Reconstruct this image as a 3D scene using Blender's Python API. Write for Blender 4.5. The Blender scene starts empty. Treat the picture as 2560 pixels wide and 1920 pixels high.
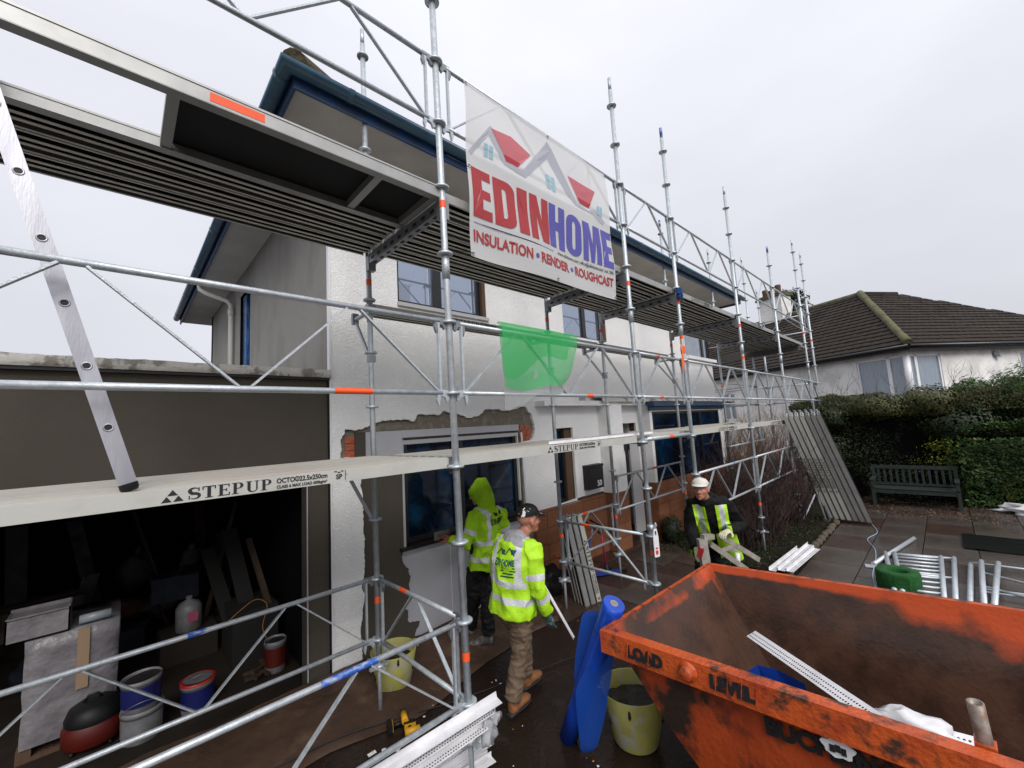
import bpy, bmesh, math, random
import numpy as np
from mathutils import Vector, Matrix, noise as mnoise
from mathutils.geometry import tessellate_polygon
random.seed(7); rng = np.random.default_rng(7)
S = bpy.context.scene; COL = S.collection; V = Vector; R = math.radians
# ---------------- camera ----------------
cd = bpy.data.cameras.new('camera'); cam = bpy.data.objects.new('camera', cd); COL.objects.link(cam)
CR = Matrix(((0.724807, -0.031113, -0.688249), (-0.686618, -0.114777, -0.717901), (-0.056659, 0.992904, -0.104554)))
cam.matrix_world = Matrix.Translation((0, 0, 2.35)) @ CR.to_4x4()
cd.sensor_width = 36; cd.lens = 14.416; cd.clip_start = 0.05; cd.clip_end = 2000
S.camera = cam
S.render.resolution_x = 1024; S.render.resolution_y = 768
# ---------------- world, sun, exposure ----------------
w = bpy.data.worlds.new('World'); S.world = w; w.use_nodes = True
nt = w.node_tree; nt.nodes.clear()
out = nt.nodes.new('ShaderNodeOutputWorld'); bg = nt.nodes.new('ShaderNodeBackground')
sky = nt.nodes.new('ShaderNodeTexSky'); sky.sky_type = 'NISHITA'; sky.sun_disc = False
SUN_EL, SUN_AZ = R(42), R(205)
sky.sun_elevation = SUN_EL; sky.sun_rotation = SUN_AZ; sky.air_density = 1; sky.dust_density = 3
tc = nt.nodes.new('ShaderNodeTexCoord'); mp = nt.nodes.new('ShaderNodeMapping'); mp.inputs['Scale'].default_value = (1, 1, 2.6)
mp.inputs['Rotation'].default_value = (0.2, 0.1, 0.5)
nz = nt.nodes.new('ShaderNodeTexNoise'); nz.inputs['Scale'].default_value = .9; nz.inputs['Detail'].default_value = 5; nz.inputs['Roughness'].default_value = 0.5
cr = nt.nodes.new('ShaderNodeValToRGB')
cr.color_ramp.elements[0].position = .34; cr.color_ramp.elements[0].color = (4.15, 4.17, 4.55, 1)
cr.color_ramp.elements[1].position = .62; cr.color_ramp.elements[1].color = (4.95, 4.98, 5.35, 1)
mx = nt.nodes.new('ShaderNodeMix'); mx.data_type = 'RGBA'; mx.inputs[0].default_value = .93
L = nt.links.new
L(tc.outputs['Generated'], mp.inputs['Vector']); L(mp.outputs[0], nz.inputs['Vector']); L(nz.outputs['Fac'], cr.inputs['Fac'])
sx = nt.nodes.new('ShaderNodeSeparateXYZ'); L(tc.outputs['Generated'], sx.inputs[0])   # overcast skies brighten towards the zenith
gr = nt.nodes.new('ShaderNodeMapRange'); gr.inputs['From Min'].default_value = 0; gr.inputs['From Max'].default_value = 1; gr.inputs['To Min'].default_value = .84; gr.inputs['To Max'].default_value = 1.5; L(sx.outputs[2], gr.inputs['Value'])
ml = nt.nodes.new('ShaderNodeVectorMath'); ml.operation = 'SCALE'; L(cr.outputs[0], ml.inputs[0]); L(gr.outputs[0], ml.inputs['Scale'])
L(sky.outputs[0], mx.inputs[6]); L(ml.outputs[0], mx.inputs[7]); L(mx.outputs[2], bg.inputs['Color'])
bg.inputs['Strength'].default_value = 0.1
L(bg.outputs[0], out.inputs['Surface'])
sd = bpy.data.lights.new('sun', 'SUN'); sun = bpy.data.objects.new('sun', sd); COL.objects.link(sun)
sd.energy = 1.5; sd.angle = R(35); sd.color = (1, .97, .93)
sdir = V((math.sin(SUN_AZ) * math.cos(SUN_EL), math.cos(SUN_AZ) * math.cos(SUN_EL), math.sin(SUN_EL)))
sun.rotation_euler = (-sdir).to_track_quat('-Z', 'Y').to_euler()
S.view_settings.view_transform = 'Standard'; S.view_settings.look = 'None'; S.view_settings.exposure = 0.76; S.view_settings.gamma = 1
S.view_settings.use_curve_mapping = False
S.render.engine = 'CYCLES'
S.cycles.max_bounces = 6; S.cycles.transparent_max_bounces = 12

# ---------------- helpers ----------------
MATS = {}
def mat(name, col, rough=.6, metal=0., col2=None, nscale=8., thr=(.4, .6), bump=0., bscale=40., col3=None, n3=30., thr3=(.6, .7), stretch=(1, 1, 1), alpha=1., trans=0., spec=.5, detail=6, rough2=None, emis=None, coat=0):
    m = bpy.data.materials.new(name); m.use_nodes = True; t = m.node_tree; N = t.nodes; K = t.links.new
    b = N['Principled BSDF']; b.inputs['Roughness'].default_value = rough; b.inputs['Metallic'].default_value = metal
    b.inputs['Specular IOR Level'].default_value = spec
    b.inputs['Base Color'].default_value = (*col, 1)
    if coat: b.inputs['Coat Weight'].default_value = coat; b.inputs['Coat Roughness'].default_value = .15
    co = N.new('ShaderNodeTexCoord'); mpn = N.new('ShaderNodeMapping'); mpn.inputs['Scale'].default_value = stretch
    K(co.outputs['Object'], mpn.inputs['Vector'])
    def ramp(scale, th, det=detail):
        n = N.new('ShaderNodeTexNoise'); n.inputs['Scale'].default_value = scale; n.inputs['Detail'].default_value = det; n.inputs['Roughness'].default_value = .62
        K(mpn.outputs[0], n.inputs['Vector']); r = N.new('ShaderNodeMapRange'); r.inputs['From Min'].default_value = th[0]; r.inputs['From Max'].default_value = th[1]
        K(n.outputs['Fac'], r.inputs['Value']); return r.outputs[0]
    cur = None
    if col2 is not None:
        f = ramp(nscale, thr); x = N.new('ShaderNodeMix'); x.data_type = 'RGBA'; x.inputs[6].default_value = (*col, 1); x.inputs[7].default_value = (*col2, 1)
        K(f, x.inputs[0]); cur = x.outputs[2]
        if rough2 is not None:
            y = N.new('ShaderNodeMapRange'); y.inputs['To Min'].default_value = rough; y.inputs['To Max'].default_value = rough2; K(f, y.inputs['Value']); K(y.outputs[0], b.inputs['Roughness'])
    if col3 is not None:
        f = ramp(n3, thr3); x = N.new('ShaderNodeMix'); x.data_type = 'RGBA'; x.inputs[6].default_value = (*col, 1); x.inputs[7].default_value = (*col3, 1)
        if cur: K(cur, x.inputs[6])
        K(f, x.inputs[0]); cur = x.outputs[2]
    if cur: K(cur, b.inputs['Base Color'])
    if bump:
        n = N.new('ShaderNodeTexNoise'); n.inputs['Scale'].default_value = bscale; n.inputs['Detail'].default_value = 4
        K(mpn.outputs[0], n.inputs['Vector']); bp = N.new('ShaderNodeBump'); bp.inputs['Strength'].default_value = min(1, bump); bp.inputs['Distance'].default_value = .02 * max(1, bump)
        K(n.outputs['Fac'], bp.inputs['Height']); K(bp.outputs[0], b.inputs['Normal'])
    if alpha < 1: b.inputs['Alpha'].default_value = alpha
    if trans: b.inputs['Transmission Weight'].default_value = trans
    if emis: b.inputs['Emission Color'].default_value = (*emis[0], 1); b.inputs['Emission Strength'].default_value = emis[1]
    MATS[name] = m; return m
def cloth_translucent(name, col, fac, alpha=1.):
    m = bpy.data.materials.new(name); m.use_nodes = True; t = m.node_tree; N = t.nodes; K = t.links.new
    b = N['Principled BSDF']; b.inputs['Base Color'].default_value = (*col, 1); b.inputs['Roughness'].default_value = .6
    b.inputs['Alpha'].default_value = alpha
    tr = N.new('ShaderNodeBsdfTranslucent'); tr.inputs['Color'].default_value = (*col, 1)
    x = N.new('ShaderNodeMixShader'); x.inputs[0].default_value = fac
    o = N['Material Output']; K(b.outputs[0], x.inputs[1]); K(tr.outputs[0], x.inputs[2])
    if alpha < 1:
        tp = N.new('ShaderNodeBsdfTransparent'); y = N.new('ShaderNodeMixShader'); y.inputs[0].default_value = alpha
        K(tp.outputs[0], y.inputs[1]); K(x.outputs[0], y.inputs[2]); b.inputs['Alpha'].default_value = 1; K(y.outputs[0], o.inputs['Surface'])
    else: K(x.outputs[0], o.inputs['Surface'])
    MATS[name] = m; return m

class MB:
    """collects shapes into one mesh"""
    def __init__(s): s.v = []; s.f = []; s.m = []; s.mats = []; s.sm = []
    def mi(s, m):
        if m not in s.mats: s.mats.append(m)
        return s.mats.index(m)
    def add(s, vs, fs, m, smooth=False):
        o = len(s.v); s.v += [tuple(x) for x in vs]; i = s.mi(m)
        for f in fs: s.f.append([o + k for k in f]); s.m.append(i); s.sm.append(smooth)
        return s
    def box(s, a, b, m, M=None):
        x0, y0, z0 = a; x1, y1, z1 = b
        vs = [(x0, y0, z0), (x1, y0, z0), (x1, y1, z0), (x0, y1, z0), (x0, y0, z1), (x1, y0, z1), (x1, y1, z1), (x0, y1, z1)]
        if M is not None: vs = [M @ V(q) for q in vs]
        return s.add(vs, [(0, 3, 2, 1), (4, 5, 6, 7), (0, 1, 5, 4), (1, 2, 6, 5), (2, 3, 7, 6), (3, 0, 4, 7)], m)
    def bar(s, p, q, wd, ht, m, up=(0, 0, 1)):
        p = V(p); q = V(q); d = (q - p); ln = d.length; d.normalize(); up = V(up)
        if abs(d.dot(up)) > .99: up = V((0, 1, 0))
        x = d.cross(up).normalized(); y = x.cross(d)
        M = Matrix.Translation(p) @ Matrix((x, d, y)).transposed().to_4x4()
        return s.box((-wd / 2, 0, -ht / 2), (wd / 2, ln, ht / 2), m, M)
    def tube(s, p, q, r, m, r2=None, n=12, cap=True, smooth=True):
        return s.path([p, q], [r, r if r2 is None else r2], m, n, cap, smooth)
    def path(s, pts, rs, m, n=12, cap=True, smooth=True, ell=None, side=None):
        pts = [V(p) for p in pts]; k = len(pts)
        if not isinstance(rs, (list, tuple)): rs = [rs] * k
        vs = []; pu = None
        for i, p in enumerate(pts):
            d = (pts[min(i + 1, k - 1)] - pts[max(i - 1, 0)]).normalized()
            if side is not None: x = V(side); x = (x - d * d.dot(x)).normalized()
            elif pu is None:
                x = d.orthogonal().normalized()
            else: x = (pu - d * d.dot(pu)).normalized()
            pu = x; y = d.cross(x)
            ra = rs[i]; ra, rb = ra if isinstance(ra, (tuple, list)) else (ra, ra)
            for j in range(n):
                a = 2 * math.pi * j / n; vs.append(p + x * (math.cos(a) * ra) + y * (math.sin(a) * rb))
        fs = [(i * n + j, i * n + (j + 1) % n, (i + 1) * n + (j + 1) % n, (i + 1) * n + j) for i in range(k - 1) for j in range(n)]
        o = len(s.v); s.add(vs, fs, m, smooth)
        if cap:
            i = s.mi(m); s.f.append([o + j for j in range(n)][::-1]); s.m.append(i); s.sm.append(False)
            s.f.append([o + (k - 1) * n + j for j in range(n)]); s.m.append(i); s.sm.append(False)
        return s
    def lathe(s, c, prof, m, n=24, axis=(0, 0, 1), smooth=True):
        ax = V(axis).normalized(); x = ax.orthogonal().normalized(); y = ax.cross(x); c = V(c); vs = []
        for r, h in prof:
            for j in range(n): a = 2 * math.pi * j / n; vs.append(c + ax * h + (x * math.cos(a) + y * math.sin(a)) * r)
        fs = [(i * n + j, i * n + (j + 1) % n, (i + 1) * n + (j + 1) % n, (i + 1) * n + j) for i in range(len(prof) - 1) for j in range(n)]
        return s.add(vs, fs, m, smooth)
    def prism(s, poly, holes, M, t, m, mside=None):
        """2D polygon (u,v) with holes, thickness t along local w; M maps (u,v,w)"""
        loops = [[V((*p, 0)) for p in L_] for L_ in [poly] + list(holes)]
        flat = [p for L_ in loops for p in L_]; tri = tessellate_polygon(loops)
        if len(tri) and ((flat[tri[0][1]] - flat[tri[0][0]]).cross(flat[tri[0][2]] - flat[tri[0][0]])).z < 0: pass
        n = len(flat); vs = [M @ V((p.x, p.y, 0)) for p in flat] + [M @ V((p.x, p.y, t)) for p in flat]
        fs = []
        for a, b, c in tri:
            if ((flat[b] - flat[a]).cross(flat[c] - flat[a])).z < 0: b, c = c, b
            fs.append((a, c, b)); fs.append((a + n, b + n, c + n))
        s.add(vs, fs, m)
        o = 0; sf = []
        for L_ in loops:
            k = len(L_)
            for i in range(k): sf.append((o + i, o + (i + 1) % k, o + (i + 1) % k + n, o + i + n))
            o += k
        return s.add(vs, sf, mside or m)
    def blob(s, c, r, m, sub=2, jit=0., seed=0):
        bm = bmesh.new(); bmesh.ops.create_icosphere(bm, subdivisions=sub, radius=1)
        r = V(r) if isinstance(r, (tuple, list, Vector)) else V((r, r, r)); c = V(c); vs = []
        for v in bm.verts:
            q = v.co.copy()
            if jit: q *= 1 + jit * mnoise.noise(q * 2 + V((seed, 0, 0)))
            vs.append((c.x + q.x * r.x, c.y + q.y * r.y, c.z + q.z * r.z))
        fs = [[v.index for v in f.verts] for f in bm.faces]; bm.free(); return s.add(vs, fs, m, True)
    def mesh(s, name):
        me = bpy.data.meshes.new(name); me.from_pydata(s.v, [], s.f)
        for m in s.mats: me.materials.append(m)
        me.polygons.foreach_set('material_index', s.m); me.polygons.foreach_set('use_smooth', s.sm); me.update()
        return me
    def build(s, name, parent=None, loc=None):
        o = bpy.data.objects.new(name, s.mesh(name)); COL.objects.link(o)
        if parent: o.parent = parent
        if loc is not None: o.location = loc
        return o
def tag(o, label=None, cat=None, group=None, kind=None):
    if label: o['label'] = label
    if cat: o['category'] = cat
    if group: o['group'] = group
    if kind: o['kind'] = kind
    return o
def thing(name, label, cat, loc=(0, 0, 0), rz=0., group=None):
    o = bpy.data.objects.new(name, None); COL.objects.link(o); o.location = loc; o.rotation_euler = (0, 0, rz); o.empty_display_size = .1
    return tag(o, label, cat, group)
def inst(me, name, parent, loc=(0, 0, 0), rot=(0, 0, 0), sc=(1, 1, 1)):
    o = bpy.data.objects.new(name, me); COL.objects.link(o); o.parent = parent; o.location = loc; o.rotation_euler = rot; o.scale = sc; return o
def dup(root, label=None, loc=None, group=None):
    r = root.copy(); COL.objects.link(r)
    if loc is not None: r.location = loc
    if label: r['label'] = label
    if group: r['group'] = group
    def rec(a, b):
        for ch in list(a.children):
            c = ch.copy(); COL.objects.link(c); c.parent = b; rec(ch, c)
    rec(root, r); return r
def frame(origin, u, v, w=None):
    u = V(u); v = V(v); w = V(w) if w else u.cross(v)
    return Matrix.Translation(V(origin)) @ Matrix((u, v, w)).transposed().to_4x4()
def textmesh(txt, size, m, M, offset=0., shear=0., ext=.0008, sx=1., align='LEFT', spacing=1.):
    c = bpy.data.curves.new('t', 'FONT'); c.body = txt; c.size = size; c.offset = offset; c.shear = shear; c.extrude = ext; c.align_x = align; c.space_character = spacing
    c.resolution_u = 4
    o = bpy.data.objects.new('t', c); COL.objects.link(o); dg = bpy.context.evaluated_depsgraph_get()
    me = bpy.data.meshes.new_from_object(o.evaluated_get(dg)); bpy.data.objects.remove(o)
    me.transform(M @ Matrix.Diagonal((sx, 1, 1, 1))); me.materials.clear(); me.materials.append(m); return me
def wall(mb, origin, u, v, W_, H_, holes, m, depth, mreveal=None):
    """front skin with rectangular holes and reveals; normal = -(u x v x ...) given by w pointing inward"""
    u = V(u); v = V(v); o = V(origin); w = V(depth)
    us = sorted({0., W_} | {h[0] for h in holes} | {h[1] for h in holes}); vs_ = sorted({0., H_} | {h[2] for h in holes} | {h[3] for h in holes})
    P = lambda a, b, c=0: o + u * a + v * b + w * c
    for i in range(len(us) - 1):
        for j in range(len(vs_) - 1):
            a, b, c, d = us[i], us[i + 1], vs_[j], vs_[j + 1]; cx, cy = (a + b) / 2, (c + d) / 2
            if any(h[0] < cx < h[1] and h[2] < cy < h[3] for h in holes): continue
            mb.add([P(a, c), P(b, c), P(b, d), P(a, d)], [(0, 1, 2, 3)], m)
    for a, b, c, d in holes:
        for q in ([(a, c), (b, c)], [(b, c), (b, d)], [(b, d), (a, d)], [(a, d), (a, c)]):
            mb.add([P(*q[0]), P(*q[1]), P(*q[1], 1), P(*q[0], 1)], [(0, 1, 2, 3)], mreveal or m)
    return mb

# ---------------- materials ----------------
def roughcast(name, col, col2, bs=58, dist=.02):
    m = mat(name, col, .95, spec=.03, col2=col2, nscale=2.2, thr=(.45, .75), col3=(col[0] * .6, col[1] * .58, col[2] * .55), n3=17, thr3=(.72, .78))
    t = m.node_tree; N = t.nodes; K = t.links.new; b = N['Principled BSDF']
    co = N.new('ShaderNodeTexCoord'); nn = N.new('ShaderNodeTexNoise'); nn.inputs['Scale'].default_value = 5; K(co.outputs['Object'], nn.inputs['Vector'])
    mr = N.new('ShaderNodeMix'); mr.data_type = 'VECTOR'; mr.inputs[0].default_value = .12; K(co.outputs['Object'], mr.inputs[4]); K(nn.outputs['Color'], mr.inputs[5])
    n1 = N.new('ShaderNodeTexNoise'); n1.inputs['Scale'].default_value = bs; n1.inputs['Detail'].default_value = 2.5; n1.inputs['Distortion'].default_value = 1.3; K(mr.outputs[1], n1.inputs['Vector'])
    rp = N.new('ShaderNodeValToRGB'); rp.color_ramp.elements[0].position = .42; rp.color_ramp.elements[1].position = .62; K(n1.outputs['Fac'], rp.inputs[0])
    bp = N.new('ShaderNodeBump'); bp.inputs['Strength'].default_value = .6; bp.inputs['Distance'].default_value = dist * .4; K(rp.outputs[0], bp.inputs['Height']); K(bp.outputs[0], b.inputs['Normal'])
    return m
M_white = roughcast('white_roughcast', (.86, .86, .86), (.82, .82, .81))
M_soft = mat('white_smooth_render', (.78, .78, .78), .8, col2=(.6, .6, .58), nscale=3, thr=(.5, .8), bump=.4, bscale=30)
M_coat = mat('dark_basecoat', (.062, .053, .042), .8, col2=(.075, .065, .052), spec=.25, nscale=1.5, thr=(.3, .7), bump=.25, bscale=120, stretch=(1, 1, 1))
M_coatg = mat('gable_basecoat', (.23, .22, .2), .85, col2=(.16, .15, .135), nscale=1.6, thr=(.45, .7), bump=.25, bscale=20, stretch=(1, 1, .5))
M_mortar = mat('old_mortar', (.17, .145, .115), .95, col2=(.3, .26, .2), nscale=9, thr=(.5, .72), bump=1.4, bscale=14, col3=(.07, .06, .05), n3=6)
M_brick = mat('red_brick', (.5, .13, .06), .9, col2=(.36, .085, .04), nscale=14, bump=.7, bscale=60)
M_board = mat('grey_insulation_board', (.42, .42, .46), .7, col2=(.38, .38, .41), nscale=2, bump=.1)
M_block = mat('orange_block', (.27, .105, .048), .9, col2=(.2, .075, .034), nscale=5, thr=(.35, .7), bump=.5, bscale=50)
M_blockj = mat('block_joint', (.2, .085, .045), .95)
M_flake = mat('flaking_paint', (.5, .48, .44), .8, col2=(.22, .2, .17), nscale=7, thr=(.5, .58), bump=.9, bscale=18, col3=(.12, .1, .08), n3=24, thr3=(.62, .66))
M_gut = mat('blue_gutter', (.015, .05, .095), .28, col2=(.02, .07, .11), nscale=6, col3=(.03, .05, .04), n3=9, thr3=(.6, .75), spec=.6)
M_fascia = mat('blue_fascia', (.015, .05, .14), .4, col2=(.02, .04, .08), nscale=5)
M_soffit = mat('soffit_paint', (.42, .4, .36), .8, col2=(.36, .34, .31), nscale=2)
M_tile = mat('roof_tile', (.022, .017, .015), .85, col2=(.04, .032, .024), nscale=1.2, bump=.5, bscale=20, col3=(.2, .19, .16), n3=4.5, thr3=(.69, .72), spec=.2)
M_moss = mat('mossy_ridge', (.11, .11, .045), .95, col2=(.07, .065, .045), nscale=3, bump=1.2, bscale=12)
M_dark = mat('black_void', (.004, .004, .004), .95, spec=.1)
M_frame = mat('black_window_frame', (.012, .012, .014), .3)
M_glass = mat('window_glass', (.30, .35, .45), .02, .75, spec=1.0, coat=1)
M_curt = mat('glass_with_net_curtain', (.24, .3, .36), .08, col2=(.17, .21, .26), nscale=6, stretch=(8, 8, .3), spec=.8, coat=.6)
M_film = mat('blue_film', (.003, .012, .035), .07, col2=(.001, .003, .008), nscale=1.3, thr=(.4, .6), spec=.5, col3=(.006, .05, .12), n3=1.6, thr3=(.52, .75))
t_ = M_film.node_tree; N_ = t_.nodes; co_ = N_.new('ShaderNodeTexCoord'); v_ = N_.new('ShaderNodeTexNoise'); v_.noise_type = 'RIDGED_MULTIFRACTAL'; v_.inputs['Scale'].default_value = 3.2; v_.inputs['Detail'].default_value = 3; v_.inputs['Distortion'].default_value = .8
r_ = N_.new('ShaderNodeMapRange'); r_.inputs['From Min'].default_value = .9; r_.inputs['From Max'].default_value = 1.7; b_ = N_.new('ShaderNodeBump'); b_.inputs['Strength'].default_value = .7; b_.inputs['Distance'].default_value = .02
t_.links.new(co_.outputs['Object'], v_.inputs['Vector']); t_.links.new(v_.outputs['Fac'], r_.inputs['Value']); t_.links.new(r_.outputs[0], b_.inputs['Height']); t_.links.new(b_.outputs[0], N_['Principled BSDF'].inputs['Normal'])
M_bfilm = mat('blue_film_bright', (.02, .11, .3), .2, col2=(.004, .03, .1), nscale=5, thr=(.4, .6), bump=2.0, bscale=14, stretch=(1, 1, .3))
M_upvc = mat('white_upvc', (.74, .74, .76), .35)
M_grey = mat('grey_trim', (.42, .42, .43), .5)
M_wood = mat('brown_reveal_wood', (.09, .05, .03), .9, bump=.6, bscale=30, stretch=(1, 1, .2))
M_pipe = mat('white_downpipe', (.55, .54, .5), .5, col2=(.35, .33, .28), nscale=8, thr=(.6, .8))
M_gal = mat('galvanised_steel', (.42, .46, .49), .42, .5, col2=(.54, .58, .61), nscale=26, thr=(.35, .65), rough2=.5, bump=.12, bscale=90, col3=(.3, .32, .34), n3=9, thr3=(.62, .72))
M_gald = mat('dark_galvanised_steel', (.25, .265, .28), .45, .75, col2=(.28, .29, .31), nscale=14)
M_alu = mat('aluminium_deck', (.4, .4, .39), .5, .6, col2=(.33, .33, .32), nscale=5, thr=(.4, .7), stretch=(1, .2, 1))
M_aluw = mat('painted_steel_plank', (.5, .5, .46), .5, .15, col2=(.42, .41, .37), nscale=4, thr=(.5, .8), col3=(.16, .1, .07), n3=26, thr3=(.71, .73))
M_und = mat('plank_underside', (.62, .6, .54), .6, .1, col2=(.5, .48, .43), nscale=5)  # lips coloured lighter to stand out in the shade under the deck
M_top = mat('plank_top', (.47, .45, .4), .7, .1, col2=(.4, .33, .28), nscale=3, thr=(.45, .7), col3=(.1, .085, .07), n3=20, thr3=(.68, .71), bump=.3, bscale=60, stretch=(.35, 1, 1))
M_ply = mat('black_plywood', (.006, .006, .007), .8)
M_or = mat('orange_marker', (.85, .1, .02), .5); M_bluep = mat('blue_paint', (.02, .1, .42), .45, col2=(.4, .43, .46), nscale=14, thr=(.5, .6), stretch=(.4, 1, 1))
M_blk = mat('black_print', (.01, .01, .012), .6)
M_red = mat('red_print', (.33, .02, .025), .55); M_pur = mat('blue_print', (.075, .07, .33), .55)
M_wet = mat('wet_concrete', (.013, .008, .006), .42, col2=(.024, .0145, .0105), nscale=.9, thr=(.35, .7), rough2=.16, bump=.35, bscale=22, col3=(.045, .03, .022), n3=2.6, thr3=(.6, .75), spec=.3)
M_sheet = mat('muddy_sheet', (.06, .031, .017), .7, col2=(.036, .018, .010), nscale=1.8, thr=(.35, .65), bump=.8, bscale=7, col3=(.12, .07, .042), n3=2.5, thr3=(.52, .7))
M_slabA = mat('grey_slab', (.085, .07, .06), .2, col2=(.055, .044, .037), nscale=.8, rough2=.1, spec=.8, bump=.3, bscale=50)
M_slabB = mat('pink_slab', (.08, .056, .046), .2, col2=(.06, .04, .033), nscale=.8, rough2=.1, spec=.8, bump=.3, bscale=50)
M_slabC = mat('red_slab', (.055, .034, .027), .2, col2=(.04, .024, .019), nscale=2, rough2=.2, bump=.35, bscale=50)
M_soil = mat('garden_soil', (.012, .009, .006), .95, col2=(.012, .015, .006), nscale=3, bump=1.5, bscale=18, spec=.1, col3=(.05, .035, .02), n3=30, thr3=(.62, .66))
M_yel = mat('yellow_rubber', (.4, .38, .09), .55, col2=(.3, .28, .08), nscale=3, col3=(.35, .34, .28), n3=7, thr3=(.52, .65))
M_mud = mat('wet_mortar_mix', (.016, .013, .010), .6, bump=1.5, bscale=16)
M_wpl = mat('white_plastic', (.74, .74, .76), .35, col2=(.62, .62, .64), nscale=6)
M_rub = mat('black_rubber', (.007, .007, .008), .5, spec=.3)
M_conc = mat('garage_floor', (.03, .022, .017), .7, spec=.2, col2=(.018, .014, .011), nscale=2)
# ================= SETTING =================
gm = MB(); g0 = -150
gm.add([(-200, -200, 0), (300, -200, 0), (300, 300, 0), (-200, 300, 0)], [(0, 1, 2, 3)], M_wet)
tag(gm.build('ground'), 'dark wet concrete drive in front of the house', kind='structure')
# muddy sheet along the house foot
N_ = 60; mb = MB(); vs = []; nx_, ny_ = 90, 22
for j in range(ny_ + 1):
    for i in range(nx_ + 1):
        x = -2.2 + 6.4 * i / nx_; e = 3.42 + .1 * mnoise.noise(V((x * 1.3, 2, 0))) - .16 * max(0, min(1, (x - 1.2))) + .42 * max(0, min(1, x - 1.8)) * .55
        y = e + (4.28 - e) * j / ny_ if j < ny_ else 4.28
        z = .008 + (0 if j == 0 else .022 + .028 * mnoise.noise(V((x * 2.2, y * 3.5, 1))) + .012 * mnoise.noise(V((x * 7, y * 8, 3)))) + .1 * (j / ny_) ** 2
        vs.append((x, y, z))
mb.add(vs, [(j * (nx_ + 1) + i, j * (nx_ + 1) + i + 1, (j + 1) * (nx_ + 1) + i + 1, (j + 1) * (nx_ + 1) + i) for j in range(ny_) for i in range(nx_)], M_sheet, True)
tag(mb.build('muddy_sheet'), 'rumpled brown muddy protective sheet along the foot of the house wall', 'ground sheet')
mb = MB(); vs = []
for j in range(9):
    for i in range(15):
        u = i / 14; x = -.35 + 1.25 * u; y = 3.02 + .055 * u + .40 * j / 8 + .03 * mnoise.noise(V((x * 4, j * .3, 0)))
        vs.append((x, y, .03 + .05 * math.sin(math.pi * j / 8) + .02 * mnoise.noise(V((x * 5, j, 2)))))
mb.add(vs, [(j * 15 + i, j * 15 + i + 1, (j + 1) * 15 + i + 1, (j + 1) * 15 + i) for j in range(8) for i in range(14)], mat('tan_sheet', (.19, .1, .052), .8, col2=(.13, .07, .04), nscale=4, bump=.5), True)
tag(mb.build('folded_sheet'), 'light tan folded sheet lying in front of the garage opening', 'ground sheet')

# paving of slabs on the right: parts of the setting
pav = thing('paving', None, None); pav['kind'] = 'structure'
slab_me = {}
for k, m in (('a', M_slabA), ('b', M_slabB), ('c', M_slabC)):
    mb = MB(); c = .0035
    mb.add([(0, 0, 0), (1, 0, 0), (1, 1, 0), (0, 1, 0), (c, c, 1), (1 - c, c, 1), (1 - c, 1 - c, 1), (c, 1 - c, 1)], [(4, 5, 6, 7), (0, 1, 5, 4), (1, 2, 6, 5), (2, 3, 7, 6), (3, 0, 4, 7)], m)
    slab_me[k] = mb.mesh('slab')
rs = random.Random(3)
for iy in range(11):
    y0 = 1.72 - .61 * (iy + 1); off = .45 * (iy % 2); x = 6.1 - off
    while x < 13.4:
        wd = .905; k = rs.choice('aaaabaac') if x > 7.2 else 'a'
        inst(slab_me[k], 'slab', pav, (x + .004, y0 + .004, .004), (0, 0, 0), (wd - .008, .602, .022 + rs.uniform(0, .002))); x += wd
mb = MB()
for iy in range(4):
    x = 3.9 + .3 * (iy % 2)
    while x < 7.9:
        inst(slab_me[rs.choice('cccba')], 'slab', pav, (x + .005, 2.45 + iy * .46, .004), (0, 0, 0), (.59, .45, .02 + rs.uniform(0, .01))); x += .6
# raised path at door
step = thing('door_step', None, None); step['kind'] = 'structure'
mb = MB(); mb.box((5.0, 4.02, 0), (7.45, 4.6, .10), M_slabC); mb.build('riser', step)
for i in range(4): inst(slab_me['c'], 'slab', step, (5.0 + i * .612, 3.98, .102), (0, 0, 0), (.6, .9, .035))
mb = MB(); mb.box((6.68, 4.3, .14), (7.5, 5.1, .28), M_slabC); mb.build('threshold', step)
# garden bed and its edging stones
mb = MB(); vs = []; nx_, ny_ = 60, 24
for j in range(ny_ + 1):
    for i in range(nx_ + 1):
        x = 6.9 + 5.4 * i / nx_; y = 1.86 + (4.0 - 1.86) * j / ny_; y = 1.86 + (y - 1.86) * (.55 + .45 * min(1, (x - 6.9) / .8))
        vs.append((x, y, .03 + .05 * mnoise.noise(V((x * 1.7, y * 2, 5))) + (.03 if 0 < j < ny_ else -.03)))
mb.add(vs, [(j * (nx_ + 1) + i, j * (nx_ + 1) + i + 1, (j + 1) * (nx_ + 1) + i + 1, (j + 1) * (nx_ + 1) + i) for j in range(ny_) for i in range(nx_)], M_soil, True)
tag(mb.build('garden_bed'), kind='structure')
edg = thing('edging', None, None); edg['kind'] = 'structure'
M_stone = mat('edging_stone', (.12, .09, .065), .85, col2=(.07, .055, .04), nscale=5, bump=.8, bscale=18)
mb = MB(); mb.blob((0, 0, 0), (.5, .5, .5), M_stone, 1, .25, 3); st_me = mb.mesh('stone')
x = 6.9
while x < 10.9:
    l = rs.uniform(.16, .34); inst(st_me, 'stone', edg, (x + l / 2, 1.82 - .03 * (x - 7) / 3 + rs.uniform(-.02, .02), .04), (0, 0, rs.uniform(-.15, .15)), (l, rs.uniform(.1, .16), rs.uniform(.12, .17))); x += l + .02

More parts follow.
